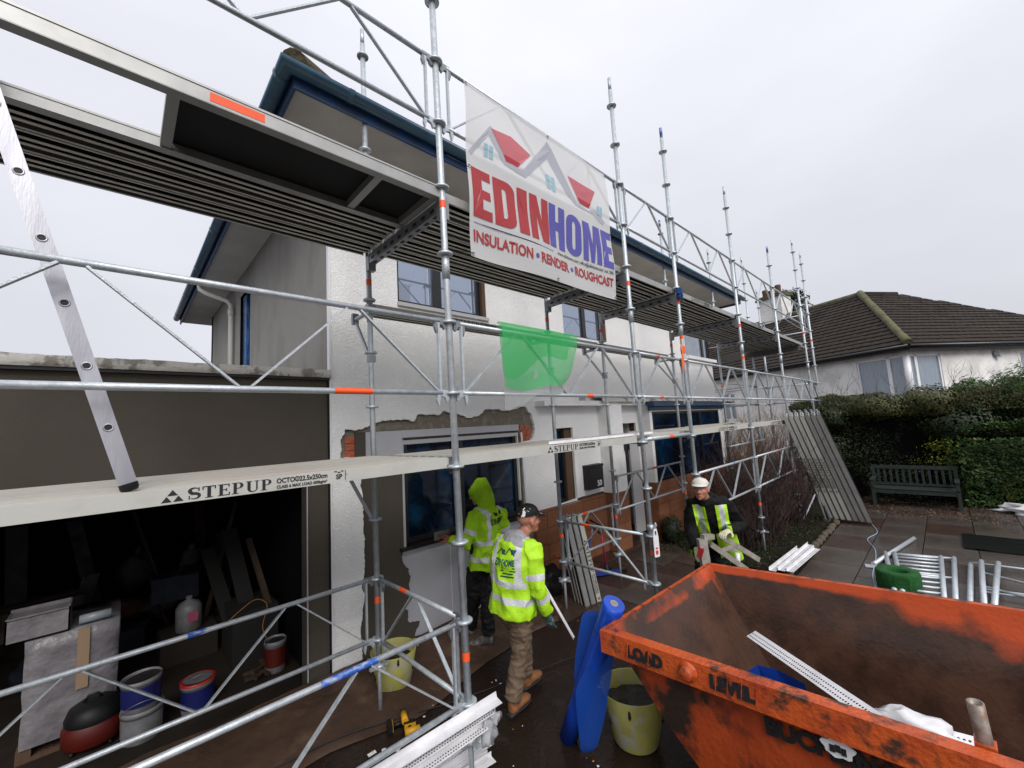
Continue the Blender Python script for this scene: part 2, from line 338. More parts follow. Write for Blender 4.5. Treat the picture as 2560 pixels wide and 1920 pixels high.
# ================= THE HOUSE =================
H = thing('house', 'white roughcast two-storey house being re-rendered behind the scaffold', 'house')
HX0, HX1, HY0, HY1, HZ = 1.54, 11.85, 4.3, 12.1, 5.42
Yb = 4.345   # plane behind the render skin
wins_up = [(2.33, 3.70, 3.90, 4.98), (5.41, 6.70, 3.86, 4.98), (10.2, 11.85, 3.88, 4.98)]
low = (2.33, 4.24, 1.08, 2.28); small = (4.98, 5.46, 1.09, 2.29); door = (6.68, 7.5, 0, 2.3)
allh = wins_up + [low, small, door]
mb = MB()
wall(mb, (HX0, Yb, 0), (1, 0, 0), (0, 0, 1), HX1 - HX0, HZ, [(a - HX0, b - HX0, max(c, 0), d) for a, b, c, d in allh], M_mortar, (0, .11, 0), M_wood)
mb.build('wall_core', H)
# render skin (ragged hole round the lower window)
def rag(pts, amp=.014, step=.022, seed=0, closed=False):
    o = []; k = 0
    for (a, b) in zip(pts[:-1], pts[1:]):
        a = V(a); b = V(b); n = max(1, int((b - a).length / step)); d = (b - a).normalized(); nrm = V((-d.y, d.x))
        for i in range(n):
            p = a.lerp(b, i / n); k += 1
            o.append(tuple(p + nrm * amp * (2.2 * mnoise.noise(V((p.x * 9, p.y * 9, seed))) + 1.3 * mnoise.noise(V((p.x * 37, p.y * 37, seed))))))
    o.append(tuple(pts[-1])); return o
ragh = rag([(1.64, 2.13), (1.65, 2.36), (1.69, 2.43), (1.86, 2.42), (1.93, 2.45), (2.1, 2.50), (2.3, 2.50), (2.5, 2.49), (2.53, 2.56), (2.86, 2.56), (2.9, 2.59), (3.1, 2.58), (3.3, 2.51), (3.45, 2.51), (3.58, 2.61), (3.9, 2.61), (4.05, 2.59), (4.2, 2.66), (4.38, 2.63), (4.43, 2.56), (4.5, 2.53), (4.52, 2.4), (4.56, 2.3), (4.52, 2.19), (4.45, 2.14)], .012, .02, 1)
lowpatch = ragh + [(4.25, 2.13), (4.255, 1.06)] + [(4.255, .1)] + rag([(1.84, .1), (1.82, .35), (1.86, .7), (1.87, 1.1), (1.86, 1.6), (1.84, 2.05), (1.84, 2.13), (1.64, 2.13)], .01, .02, 4)[0:]
rect = lambda a, b, c, d: [(a, c), (b, c), (b, d), (a, d)]
MF = frame((0, HY0, 0), (1, 0, 0), (0, 0, 1), (0, 1, 0))
mb = MB()
outl = [(1.545, .1), (1.84, .1)] + []
# skin: outline, holes
plinth_z = 1.12
sk_out = [(1.545, .12)] + [(1.83, .12)] + rag([(1.83, .12), (1.82, .35), (1.86, .7), (1.87, 1.1), (1.86, 1.6), (1.84, 2.05), (1.84, 2.13), (1.64, 2.13)], .01, .02, 4)[1:-1] + ragh + [(4.27, 2.13), (4.27, 1.06)] + rag([(4.27, 1.06), (4.45, 1.08), (4.9, 1.08)], .01, .02, 8)[1:] + [(4.95, 1.1), (5.6, 1.14), (6.4, 1.14), (6.68, 1.13), (6.68, 2.3), (7.5, 2.3), (7.5, 1.1), (11.85, 1.1), (11.85, 3.88), (10.2, 3.88), (10.2, 4.98), (11.85, 4.98), (11.85, 5.42), (1.545, 5.42)]
mb.prism(sk_out, [rect(*wins_up[0]), rect(*wins_up[1]), rect(*small)], MF, .044, M_white)
mb.build('render_skin', H)
# other walls
mb = MB()
mb.add([(HX0, 4.344, 2.9), (HX0, HY1, 2.9), (HX0, HY1, HZ), (HX0, 4.344, HZ)], [(0, 3, 2, 1)], M_coatg)
gh = (7.95, 8.75, 3.3, 5.03)
mb = MB(); wall(mb, (HX0, 4.344, 2.5), (0, 1, 0), (0, 0, 1), HY1 - 4.344, HZ - 2.5, [(gh[0] - 4.344, gh[1] - 4.344, gh[2] - 2.5, gh[3] - 2.5)], M_coatg, (.16, 0, 0), M_dark); mb.build('gable_wall', H)
mb = MB(); mb.box((1.7, 7.95, 3.3), (1.72, 8.75, 5.03), M_bfilm); mb.box((1.58, 8.45, 3.3), (1.7, 8.74, 5.02), M_bfilm); o = mb.build('window', H); o['label'] = 'side window covered in bright blue film'
mb = MB(); mb.box((HX1 - .3, 4.35, 0), (HX1, HY1, 3.88), M_soft); mb.box((HX1 - .3, 5.3, 3.88), (HX1, HY1, HZ), M_soft); mb.box((HX0, HY1 - .2, 0), (HX1, HY1, HZ), M_soft); mb.build('side_wall', H)
# corner bead at left
mb = MB(); mb.box((1.532, 4.288, .1), (1.55, 4.345, 5.42), M_upvc); mb.build('corner_bead', H)
# patches on lower wall
mb = MB(); pl = [(1.8, .02)] + [(2.42, .02)] + rag([(2.42, .06), (2.5, .25), (2.36, .3), (2.33, .45), (2.38, .55), (2.41, .75), (2.39, .85), (2.3, .95), (2.33, 1.07)], .012, .02, 9)[1:] + [(2.335, 2.39), (1.8, 2.39)]
mb.prism(pl, [], frame((0, 4.318, 0), (1, 0, 0), (0, 0, 1), (0, 1, 0)), .024, M_coat); mb.build('basecoat_patch', H)
mb = MB(); mb.box((2.2, 4.328, .02), (4.26, 4.344, 1.08), M_board)
for x in (2.95, 3.6): mb.box((x, 4.3265, .02), (x + .006, 4.329, 1.07), M_soft)
mb.box((2.3, 4.3265, .66), (4.2, 4.329, .664), M_grey); mb.build('insulation_board', H)
mb = MB(); mb.box((1.91, 4.3, 2.1), (2.335, 4.318, 2.385), M_board); mb.build('insulation_board', H)
mb = MB(); mb.box((2.335, 4.295, 2.3), (4.2, 4.33, 2.385), M_board); mb.build('window_head_board', H)
# exposed bricks
mb = MB(); mb.box((0, 0, 0), (.212, .1, .062), M_brick); bme = mb.mesh('brick')
mb = MB(); mb.box((0, 0, 0), (.1, .1, .062), M_brick); bmh = mb.mesh('brick')
for r in range(4):
    z = 2.13 + r * .075
    if r == 3: continue
    inst(bmh if r % 2 else bme, 'brick', H, (1.70, 4.335, z), sc=(.92 if r % 2 == 0 else 1, 1, 1))
    if r % 2: inst(bmh, 'brick', H, (1.812, 4.335, z), sc=(.9, 1, 1))
    for k, xx in enumerate((4.26, 4.37)): inst(bmh, 'brick', H, (xx + .03 * (r % 2), 4.332, z + .02), sc=(.95, 1, 1))
# windows
def window(name, x0, x1, z0, z1, y, fm, gmat, mull=(), ft=.055, dep=.06, label=None, transom=()):
    mb = MB()
    for a, b, c, d in ((x0, x0 + ft, z0, z1), (x1 - ft, x1, z0, z1), (x0 + ft, x1 - ft, z0, z0 + ft), (x0 + ft, x1 - ft, z1 - ft, z1)): mb.box((a, y, c), (b, y + dep, d), fm)
    for m_, wd in mull: mb.box((m_ - wd / 2, y - .002, z0 + ft), (m_ + wd / 2, y + dep, z1 - ft), fm)
    o = mb.build('window', H)
    if label: o['label'] = label
    xs = [x0 + ft] + [q for m_, wd in mull for q in (m_ - wd / 2, m_ + wd / 2)] + [x1 - ft]
    for a, b in zip(xs[::2], xs[1::2]):
        p = MB(); p.box((a, y + .03, z0 + ft), (b, y + .036, z1 - ft), gmat); p.build('pane', o)
    return o
window('w', 2.33, 3.64, 3.90, 4.98, 4.36, M_frame, M_glass, ((2.93, .12),), .05, label='black framed upstairs window behind the first scaffold pole')
window('w', 5.41, 6.62, 3.86, 4.98, 4.36, M_frame, M_glass, ((6.08, .1),), .035, label='black framed upstairs window right of the banner')
window('w', 10.2, 11.8, 3.88, 4.98, 4.36, M_frame, M_curt, ((11.45, .12),), .03, label='upstairs corner window under the far deck')
mb = MB(); mb.box((11.78, 4.42, 3.88), (11.83, 5.3, 3.95), M_frame); mb.box((11.78, 4.42, 4.9), (11.83, 5.3, 4.98), M_frame); mb.box((11.79, 4.42, 3.95), (11.8, 5.3, 4.9), M_curt); mb.box((11.75, 4.36, 3.88), (11.85, 4.45, 4.98), M_frame); mb.build('window', H)
window('w', 2.37, 4.2, 1.10, 2.29, 4.375, M_frame, M_film, ((3.16, .16),), .06, .05, label='large lower window masked in crinkled blue film')
mb = MB(); mb.box((2.37, 4.34, 2.22), (4.2, 4.375, 2.27), M_grey); mb.box((2.335, 4.335, 1.08), (2.37, 4.38, 2.3), M_grey); mb.box((4.2, 4.335, 1.3), (4.215, 4.38, 2.27), M_upvc); mb.box((2.28, 4.28, 1.05), (4.25, 4.37, 1.085), M_frame); mb.build('window_trim', H)
window('w', 5.0, 5.30, 1.11, 2.28, 4.4, M_frame, M_film, (), .04, .05, label='narrow lower window masked in blue film')
mb = MB(); mb.box((5.30, 4.36, 1.10), (5.46, 4.45, 2.28), M_wood); mb.box((4.98, 4.27, 1.06), (5.48, 4.4, 1.09), M_grey); mb.build('window_reveal', H)
# perforated bead standing in the reveal
mb = MB(); mb.box((2.32, 4.27, 3.855), (3.72, 4.37, 3.9), M_grey); mb.build('sill', H); mb = MB(); mb.box((2.3, 4.32, 3.9), (2.33, 4.36, 4.98), M_upvc); mb.build('edge_bead', H); mb = MB(); mb.box((3.64, 4.31, 3.9), (3.70, 4.5, 4.98), M_wood); mb.build('window_reveal', H)
mb = MB(); mb.box((6.62, 4.31, 3.86), (6.70, 4.5, 4.98), M_wood); mb.build('window_reveal', H); mb = MB(); mb.box((10.15, 4.2, 3.8), (11.95, 4.36, 3.88), M_soft); mb.build('sill', H)
# canopy over the door
mb = MB(); mb.box((4.58, 4.1, 2.64), (8.3, 4.31, 2.72), M_soft)
vs = []; n = 40
for i in range(n + 1):
    x = 6.0 + 5.9 * i / n; h = .05 + .05 * mnoise.noise(V((x * 1.3, 0, 3))) + .03 * mnoise.noise(V((x * 5, 0, 4)))
    yy = 4.05 if x < 7.6 else 3.86
    vs += [(x, yy - .02, 2.70), (x, yy, 2.735 + h * .6), (x, 4.31, 2.80 + h)]
mb.add(vs, [(i * 3 + k, i * 3 + 3 + k, i * 3 + 4 + k, i * 3 + 1 + k) for i in range(n) for k in range(2)], M_flake, True)
mb.build('canopy', H)
# plinth blocks
def blocks(x0, x1, z0, z1, y, parent, axis='x', skip=()):
    bw, bh = .45, .235; r = 0; z = z0
    while z < z1 - .02:
        x = x0 - (.22 if r % 2 else 0)
        while x < x1 - .01:
            a = max(x, x0); b = min(x + bw, x1); zz = min(z + bh, z1)
            if b - a > .03:
                q = rs.uniform(0, .004)
                if axis == 'x': inst(blk, 'block', parent, (a + .004, y - q, z + .004), sc=(b - a - .008, .04, zz - z - .008))
                else: inst(blk, 'block', parent, (y - q, a + .004, z + .004), sc=(.04, b - a - .008, zz - z - .008))
            x += bw
        z += bh; r += 1
mb = MB(); mb.box((0, 0, 0), (1, 1, 1), M_block); blk = mb.mesh('block')
PL = tag(MB().box((4.43, 4.28, .0), (6.68, 4.344, 1.1), M_blockj).build('plinth', H))
blocks(4.43, 6.68, .12, 1.09, 4.268, PL)
# pilaster beside the door
mb = MB(); mb.box((6.2, 4.06, 1.12), (6.62, 4.3, 2.64), M_soft); mb.build('pilaster', H)
PP = MB().box((6.21, 4.07, .1), (6.61, 4.28, 1.118), M_blockj).build('pilaster_base', H); blocks(6.2, 6.62, .12, 1.115, 4.055, PP)
# door recess
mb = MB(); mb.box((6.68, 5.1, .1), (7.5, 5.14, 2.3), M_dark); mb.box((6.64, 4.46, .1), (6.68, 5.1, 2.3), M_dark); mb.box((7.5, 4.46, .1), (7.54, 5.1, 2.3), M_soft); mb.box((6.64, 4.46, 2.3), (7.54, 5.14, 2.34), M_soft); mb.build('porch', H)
mb = MB(); mb.box((6.76, 4.96, .28), (7.2, 5.0, 2.1), M_frame); d_ = mb.build('front_door', H); mb = MB(); mb.box((6.82, 4.92, 1.15), (6.85, 4.96, 1.3), M_grey); mb.build('handle', d_)
mb = MB(); mb.box((7.12, 4.25, .22), (7.46, 4.29, 2.14), M_grey); mb.build('door_side_board', H)
for x in (6.64, 8.05):
    l_ = MB().box((x - .05, 4.0 if x < 7 else 4.1, 1.82), (x + .05, 4.06 if x < 7 else 4.28, 2.02), M_frame).build('wall_lantern', H)
# the bay
BX0, BX1, BY = 7.56, 11.25, 4.0
mb = MB(); mb.box((BX0, BY, 2.5), (BX1, 4.3, 2.64), M_soft); mb.box((BX0, BY + .02, 1.1), (BX0 + .1, 4.3, 2.5), M_soft); mb.box((BX1 - .14, BY, 1.1), (BX1, 4.3, 2.5), M_soft); mb.box((BX0, BY + .05, 0), (BX1, 4.3, 1.1), M_blockj); mb.build('bay_wall', H)
window('w', BX0 + .1, BX1 - .14, 1.13, 2.5, BY + .01, M_frame, M_film, ((8.75, .1), (9.95, .1)), .05, .06, label='wide bay window masked in blue film')
PB = MB().box((BX0 + .01, BY + .01, .0), (BX1 - .01, BY + .05, 1.12), M_blockj).build('bay_plinth', H); blocks(BX0, BX1, .0, 1.125, BY - .004, PB); blocks(BY, 4.3, 0, 1.125, BX0 - .004, PB, 'y')
mb = MB(); mb.box((BX0 - .1, BY - .14, 2.6), (BX1 + .45, BY, 2.70), M_fascia); mb.box((BX0 - .05, BY - .02, 2.52), (BX1 + .3, BY + .02, 2.6), M_gut); mb.box((BX1, BY, 2.62), (BX1 + .45, 4.8, 2.7), M_fascia); mb.build('bay_gutter', H)
mb = MB(); mb.tube((BX1 + .12, BY + .05, 0), (BX1 + .12, BY + .05, 2.6), .04, M_pipe); mb.build('downpipe', H)
# eaves: gutter, fascia, soffit, roof
GX0, GX1, GY0, GY1 = .97, 12.35, 3.52, 12.9
mb = MB(); zz = HZ + .005
mb.add([(GX0 + .03, GY0 + .03, zz), (GX1 - .03, GY0 + .03, zz), (HX1, HY0, zz), (HX0, HY0, zz)], [(0, 3, 2, 1)], M_soffit)
mb.add([(GX0 + .03, GY0 + .03, zz), (HX0, HY0, zz), (HX0, HY1, zz), (GX0 + .03, GY1, zz)], [(0, 3, 2, 1)], M_soffit)
mb.add([(GX1 - .03, GY0 + .03, zz), (GX1 - .03, GY1, zz), (HX1, HY1, zz), (HX1, HY0, zz)], [(0, 3, 2, 1)], M_soffit)
mb.add([(GX0 + .03, GY1, zz), (HX0, HY1, zz), (HX1, HY1, zz), (GX1, GY1, zz)], [(0, 3, 2, 1)], M_soffit)
mb.build('soffit', H)
mb = MB(); mb.box((GX0 + .02, GY0 + .02, HZ - .05), (GX1 - .02, GY0 + .045, HZ + .1), M_fascia); mb.box((GX0 + .02, GY0 + .045, HZ - .05), (GX0 + .045, GY1, HZ + .1), M_fascia); mb.box((GX1 - .045, GY0 + .045, HZ - .05), (GX1 - .02, GY1, HZ + .1), M_fascia); mb.build('fascia', H)
def gutter(pts, r=.068):
    mb = MB(); k = 9; vs = []; n = len(pts); pts = [V(p) for p in pts]
    for i, p in enumerate(pts):
        if n > 2 and i == 1:
            d = ((pts[2] - p).normalized() - (pts[0] - p).normalized()).normalized(); side = d.cross(V((0, 0, 1))) * 1.414
        else:
            d = (pts[min(i + 1, n - 1)] - pts[max(i - 1, 0)]); 
            if n > 2: d = (pts[1] - pts[0]) if i == 0 else (pts[2] - pts[1])
            side = d.normalized().cross(V((0, 0, 1)))
        for j in range(k): a = math.pi * j / (k - 1); vs.append(p + side * (math.cos(a) * r) - V((0, 0, math.sin(a) * r * 1.15)))
        for j in range(k): a = math.pi * (1 - j / (k - 1)); vs.append(p + side * (math.cos(a) * (r - .006)) - V((0, 0, math.sin(a) * (r - .006) * 1.15)))
    K_ = 2 * k
    mb.add(vs, [(i * K_ + j, i * K_ + (j + 1) % K_, (i + 1) * K_ + (j + 1) % K_, (i + 1) * K_ + j) for i in range(n - 1) for j in range(K_)], M_gut, True)
    for a, b in zip(pts[:-1], pts[1:]):
        d = (b - a); ln = d.length; d.normalize(); side = d.cross(V((0, 0, 1))); q = .5
        while q < ln:
            c = a + d * q; ring = [c + side * (math.cos(math.pi * j / 8) * (r + .006)) - V((0, 0, math.sin(math.pi * j / 8) * (r * 1.15 + .006))) for j in range(9)]
            mb.add([p for p in ring] + [p + d * .05 for p in ring], [(j, j + 1, j + 10, j + 9) for j in range(8)], M_gut, True); q += 1.75
    return mb
gutter([(GX0 - .045, GY1, HZ + .1), (GX0 - .045, GY0 - .045, HZ + .1), (GX1, GY0 - .045, HZ + .1)]).build('gutter', H)
RF = MB(); rz0 = HZ + .12; inx = 3.9; rzt = rz0 + inx * .66; cy_ = (GY0 + GY1) / 2
e = [(GX0 + .0, GY0 + .0, rz0), (GX1, GY0, rz0), (GX1, GY1, rz0), (GX0, GY1, rz0)]; hw = (GY1 - GY0) / 2
RF.add(e + [(GX0 + hw, cy_, rz0 + hw * .66), (GX1 - hw, cy_, rz0 + hw * .66)], [(0, 1, 5, 4), (1, 2, 5), (2, 3, 4, 5), (3, 0, 4)], M_tile); RF = RF.build('roof', H)
mb = MB(); mb.path([(GX0 + .02, GY0 + .02, rz0 + .05), (GX0 + .6, GY0 + .6, rz0 + .45), (GX0 + hw, cy_, rz0 + hw * .66 + .05)], .12, mat('old_hip_tile', (.05, .042, .03), .9, col2=(.1, .085, .04), nscale=8, bump=1, bscale=20), 12); mb.build('hip_tile', RF)
mb = MB(); mb.path([(1.0, 9.55, HZ + .02), (1.02, 9.52, HZ - .12), (1.12, 9.45, HZ - .2), (1.42, 9.3, HZ - .33), (1.48, 9.28, HZ - .42), (1.48, 9.28, 3.0)], .045, M_pipe, 10); mb.tube((1.48, 9.28, HZ - .62), (1.48, 9.28, HZ - .5), .055, M_pipe); mb.build('downpipe', H)
# details on front wall
mb = MB(); mb.box((5.70, 4.27, 2.72), (5.85, 4.3, 2.84), M_grey); mb.box((5.725, 4.262, 2.735), (5.825, 4.272, 2.825), M_soffit); mb.build('wall_vent', H)
LB = thing('letter_box', 'black metal letter box with house number 50 on the white wall', 'letter box', (5.87, 4.3, 1.24))
mb = MB(); mb.box((-.22, -.11, 0), (.21, -.002, .37), M_blk); mb.box((-.225, -.125, .36), (.215, -.002, .40), M_blk); mb.build('box', LB)
me = textmesh('50', .13, M_upvc, frame((.02, -.112, .04), (1, 0, 0), (0, 0, 1)), .003); inst(me, 'number', LB)

# ================= GARAGE =================
G = thing('garage', 'flat-roofed dark rendered garage with an open front left of the house', 'garage')
mb = MB(); wall(mb, (-3.2, 4.32, 0), (1, 0, 0), (0, 0, 1), 4.72, 2.96, [(-2.9 + 3.2, 1.315 + 3.2, 0, 2.05)], M_coat, (0, .14, 0), M_coat); mb.build('front_wall', G)
mb = MB(); mb.box((1.317, 4.3, .1), (1.324, 4.33, 2.05), M_grey); mb.build('corner_bead', G)
mb = MB(); mb.box((1.522, 4.29, .1), (1.531, 4.33, 2.97), M_blk); mb.build('expansion_joint', G)
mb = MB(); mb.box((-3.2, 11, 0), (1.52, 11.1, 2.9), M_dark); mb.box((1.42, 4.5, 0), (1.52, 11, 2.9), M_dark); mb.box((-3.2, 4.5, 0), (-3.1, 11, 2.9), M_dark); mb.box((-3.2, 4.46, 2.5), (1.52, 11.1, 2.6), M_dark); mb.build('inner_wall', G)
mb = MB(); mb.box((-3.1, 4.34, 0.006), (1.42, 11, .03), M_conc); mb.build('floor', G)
mb = MB(); vs = []; n = 120
for i in range(n + 1):
    x = -3.2 + 4.74 * i / n; a = .003 * mnoise.noise(V((x * 3, 0, 0))) + .005 * mnoise.noise(V((x * 31, 0, 0)))
    vs += [(x, 4.26, 2.955), (x, 4.25 + a, 2.975), (x, 4.25, 3.035 + a * 1.5), (x, 4.5, 3.045 + a)]
mb.add(vs, [(i * 4 + k, i * 4 + 4 + k, i * 4 + 5 + k, i * 4 + 1 + k) for i in range(n) for k in range(3)], M_flake, True)
mb.box((-3.2, 4.27, 2.93), (1.53, 4.33, 2.957), M_blk); mb.build('coping', G)
mb = MB(); mb.box((-3.2, 4.5, 2.9), (1.52, 11.1, 2.99), M_gald); mb.build('roof', G)
M_dund = mat('plank_underside_shade', (.012, .011, .01), .9, spec=.1)  # near-black: shade under the planks put into the colour
# ================= SCAFFOLD =================
SX = [-.84, 1.66, 4.17, 5.45, 7.87, 10.38, 12.98]; YF, YB = 2.33, 3.587
ZK = lambda k: .608 + .5 * k
mb = MB()
mb.lathe((0, 0, 0), [(.024, -.012), (.052, -.012), (.056, -.006), (.056, .004), (.05, .010), (.024, .006)], M_gal, 20); collar_me = mb.mesh('collar')
mb = MB(); mb.box((-.075, -.075, 0), (.075, .075, .008), M_gal); mb.tube((0, 0, .008), (0, 0, .62), .0175, M_gal, n=10)
mb.lathe((0, 0, .36), [(.018, 0), (.04, 0), (.044, .01), (.04, .035), (.02, .04)], M_gal, 12); mb.box((-.085, -.016, .368), (.085, .016, .388), M_gal); mb.box((-.016, -.085, .368), (.016, .085, .388), M_gal)
jack_me = mb.mesh('base_jack')
ORD = ['first', 'second', 'third', 'fourth', 'fifth', 'sixth', 'seventh']
def standard(x, y, ztop, label, lean=0., bands=(), kmax=None, joints=(), blue=None, z0=.41, topb=False):
    t = thing('scaffold_standard', label, 'scaffold pole', (x, y, 0), group='scaffold standards')
    t.rotation_euler = (0, math.atan(lean), 0); t.location.x = x + lean * (-2.35)
    mb = MB(); mb.tube((0, 0, z0), (0, 0, ztop - .16), .0242, M_gal, n=16); mb.tube((0, 0, ztop - .16), (0, 0, ztop), .0195, M_gal, n=14); mb.build('tube', t)
    inst(jack_me, 'base_jack', t)
    k = 0
    while ZK(k) < ztop - .2: inst(collar_me, 'collar', t, (0, 0, ZK(k))); k += 1
    for zb in bands: mb = MB(); mb.tube((0, 0, zb), (0, 0, zb + .055), .0252, M_or, n=16, cap=False); mb.build('orange_band', t)
    for zb in joints: mb = MB(); mb.tube((0, 0, zb), (0, 0, zb + .2), .028, M_gal, n=16); mb.blob((0, -.026, zb + .05), .005, M_blk, 1); mb.blob((0, -.026, zb + .15), .005, M_blk, 1); mb.build('spigot_sleeve', t)
    if topb: mb = MB(); mb.tube((0, 0, ztop - .13), (0, 0, ztop - .002), .0203, M_bluep, n=14); mb.build('blue_tip', t)
    return t
LF = [-.008, -.0126, -.0061, .0008, .0075, .0024, .0004]; LBk = [-.006, -.0066, -.0002, .0013, .0044, .002, 0]
tops_f = [6.9, 6.9, 6.47, 6.47, 6.52, 6.05, 6.95]; tops_b = [6.4, 6.4, 5.4, 6.55, 6.4, 6.45, 6.9]
wh = ['left of the picture edge', 'tallest one left of the banner', 'at the banner right edge', 'behind the man in the white cap', 'before the bay window', 'where the planks lean', 'at the far corner']
for i, x in enumerate(SX):
    standard(x, YF, tops_f[i], f'{ORD[i]} front-row galvanised scaffold pole, {wh[i]}', LF[i], bands=[(.86, 3.83), (.86, 3.95), (.9, 3.88), (.9, 3.88, 3.4), (.8, 3.88, 3.3), (.8, 3.5), (4.35,)][i][(0 if i != 0 else 0):], joints=[(3.4,), (3.42,), (3.45,), (3.45,), (3.4,), (3.4,), (3.4,)][i], topb=i in (3, 5))
whb = ['outside the left edge', 'beside the yellow tub', 'left of the letter box', 'beside the front door', 'before the bay window', 'right of the bay window', 'at the far house corner']
for i, x in enumerate(SX):
    standard(x, YB, tops_b[i], f'{ORD[i]} back-row scaffold pole near the wall, {whb[i]}', LBk[i], bands=[(.86,), (.9, 3.75), (.9, 3.75), (.9, 3.75), (.9, 3.75), (3.0,), ()][i], joints=[(3.4,), (3.4,), (), (), (), (), ()][i], topb=i in (4,))
for x, y, zt, lab in ((14.26, 2.40, 6.95, 'outermost scaffold pole at the far right end of the run'), (14.26, 3.62, 6.2, 'scaffold pole behind the outermost one at the far end'), (13.0, 5.6, 6.3, 'scaffold pole on the return round the house gable, inner side'), (14.26, 5.6, 6.0, 'scaffold pole on the return round the house gable, outer side')):
    standard(x, y, zt, lab, bands=(4.3,) if y < 3 else ())

# guardrail frame: local x from 0..L, z 0..0.5
def guardrail(p, q, label, group='guardrail frames', nd=None, bluez=None, orz=None, postblue=False, h=.5):
    p = V(p); q = V(q); d = q - p; ln = d.length; ang = math.atan2(d.y, d.x)
    t = thing('guardrail_frame', label, 'guardrail', tuple(p), ang, group)
    a, b = .085, ln - .085
    mb = MB(); mb.tube((a, 0, h), (b, 0, h), .0168, M_gal, n=12); mb.build('top_rail', t)
    mb = MB(); mb.tube((a, 0, 0), (b, 0, 0), .0168, M_gal, n=12); mb.build('bottom_rail', t)
    if nd is None: nd = 4 if ln > 2 else 2
    xs = [a + .03 + (b - a - .06) * i / nd for i in range(nd + 1)]
    for i in range(nd):
        lo = (xs[i], 0, .012); hi = (xs[i + 1], 0, h - .012)
        if i % 2: lo = (xs[i] + .04, 0, h - .012); hi = (xs[i + 1] , 0, .012)
        else: hi = (xs[i + 1] - .04, 0, h - .012)
        if i % 2 == 0 and i > 0: lo = (xs[i] + .05, 0, .012)
        mb = MB(); mb.bar(lo, hi, .010, .026, M_gal, (0, 1, 0)); mb.build('brace', t)
    for x, s in ((a + .012, -1), (b - .012, 1)):
        mb = MB(); mb.bar((x, 0, .01), (x, 0, h - .01), .016, .022, M_bluep if (postblue and s > 0) else M_gal); mb.build('end_post', t)
        for z in (0, h):
            mb = MB()
            mb.prism([(-.035, .02), (.03, .02), (.055, .01), (.055, -.045), (.035, -.06), (.02, -.03), (-.015, -.02), (-.03, -.09), (-.045, -.05)], [], frame((x + s * .012, -.010, z), (s, 0, 0), (0, 0, 1), (0, 1, 0)), .02, M_gald if z else M_gal); mb.build('hook', t)
    if orz:
        for x0, l_, zz in orz: mb = MB(); mb.tube((x0, 0, zz), (x0 + l_, 0, zz), .0176, M_or, n=12, cap=False); mb.build('orange_mark', t)
    if bluez:
        for x0, l_, zz in bluez: mb = MB(); mb.tube((x0, 0, zz), (x0 + l_, 0, zz), .0176, M_bluep, n=12, cap=False); mb.build('blue_mark', t)
    return t
fx = lambda i, z, y=YF: (SX[i] + LF[i] * (z - 2.35), y, z)
names_top = ['at the top left', 'behind the banner', 'right of the banner', 'right of the banner, second bay', 'before the chimney', 'top far end']
for i in range(6):
    z = ZK(8); guardrail(fx(i, z), fx(i + 1, z), 'top-lift guardrail frame ' + names_top[i], 'top-lift guardrail frames')
    z = ZK(4); guardrail(fx(i, z), fx(i + 1, z), 'middle-lift guardrail frame ' + ['on the left above the lettered plank', 'carrying the green netting', 'in the narrow bay', 'before the upper bay window', 'before the neighbouring house', 'at the far end'][i], 'middle-lift guardrail frames', orz=[[(1.7, .22, 0)], [(1.55, .1, 0)], [(.5, .08, .5), (.5, .08, 0)], None, None, None][i], bluez=None)
z = ZK(0)
guardrail(fx(0, z), fx(1, z), 'low guardrail frame nearest the camera with bright blue paint', 'low guardrail frames', bluez=[(1.6, .3, .5)])
guardrail((SX[0], YB, z), (SX[1] + .005, YB, z), 'low guardrail frame before the garage opening', 'low guardrail frames', bluez=[(1.2, .12, .5)])
guardrail((SX[1] + .005, YB, z), (SX[1] + .02, YF, z), 'low cross guardrail with red band between first poles', 'low guardrail frames', nd=2, orz=[(.42, .1, .5)])
guardrail((SX[2], YB, z), (SX[2], YF, z), 'low cross guardrail with hanging tag clamp', 'low guardrail frames', nd=2, orz=[(.35, .12, .5)])
guardrail((SX[2], YB, z), (SX[3], YB, z), 'low guardrail frame before the front door', 'low guardrail frames', nd=2, orz=[(.45, .12, .5)])
guardrail(fx(3, ZK(1)), fx(4, ZK(1)), 'low guardrail frame behind the man in the white cap', 'low guardrail frames', bluez=[(1.3, .12, .5)])
guardrail(fx(4, ZK(1)), fx(5, ZK(1)), 'low guardrail frame over the bare shrub', 'low guardrail frames', orz=[(1.4, .1, .5)])
guardrail((SX[3], YB, ZK(1) - .1), (SX[4], YB, ZK(1) - .1), 'low guardrail frame before the orange bay plinth', 'low guardrail frames', orz=[(1.2, .2, .5)])
guardrail((SX[5], YB, ZK(2)), (SX[6], YB, ZK(2)), 'back-row guardrail frame behind the bare shrub', 'low guardrail frames')
for k, nm in ((8, 'top'), (4, 'middle')):
    guardrail((SX[6], 2.38, ZK(k)), (14.26, 2.40, ZK(k)), f'{nm} end guardrail frame at the far corner', 'end guardrail frames')
    guardrail((14.26, 2.40, ZK(k)), (14.26, 3.62, ZK(k)), f'{nm} cross guardrail frame at the far end', 'end guardrail frames')
    guardrail((14.26, 3.62, ZK(k)), (14.26, 5.6, ZK(k)), f'{nm} return guardrail frame round the gable', 'end guardrail frames')
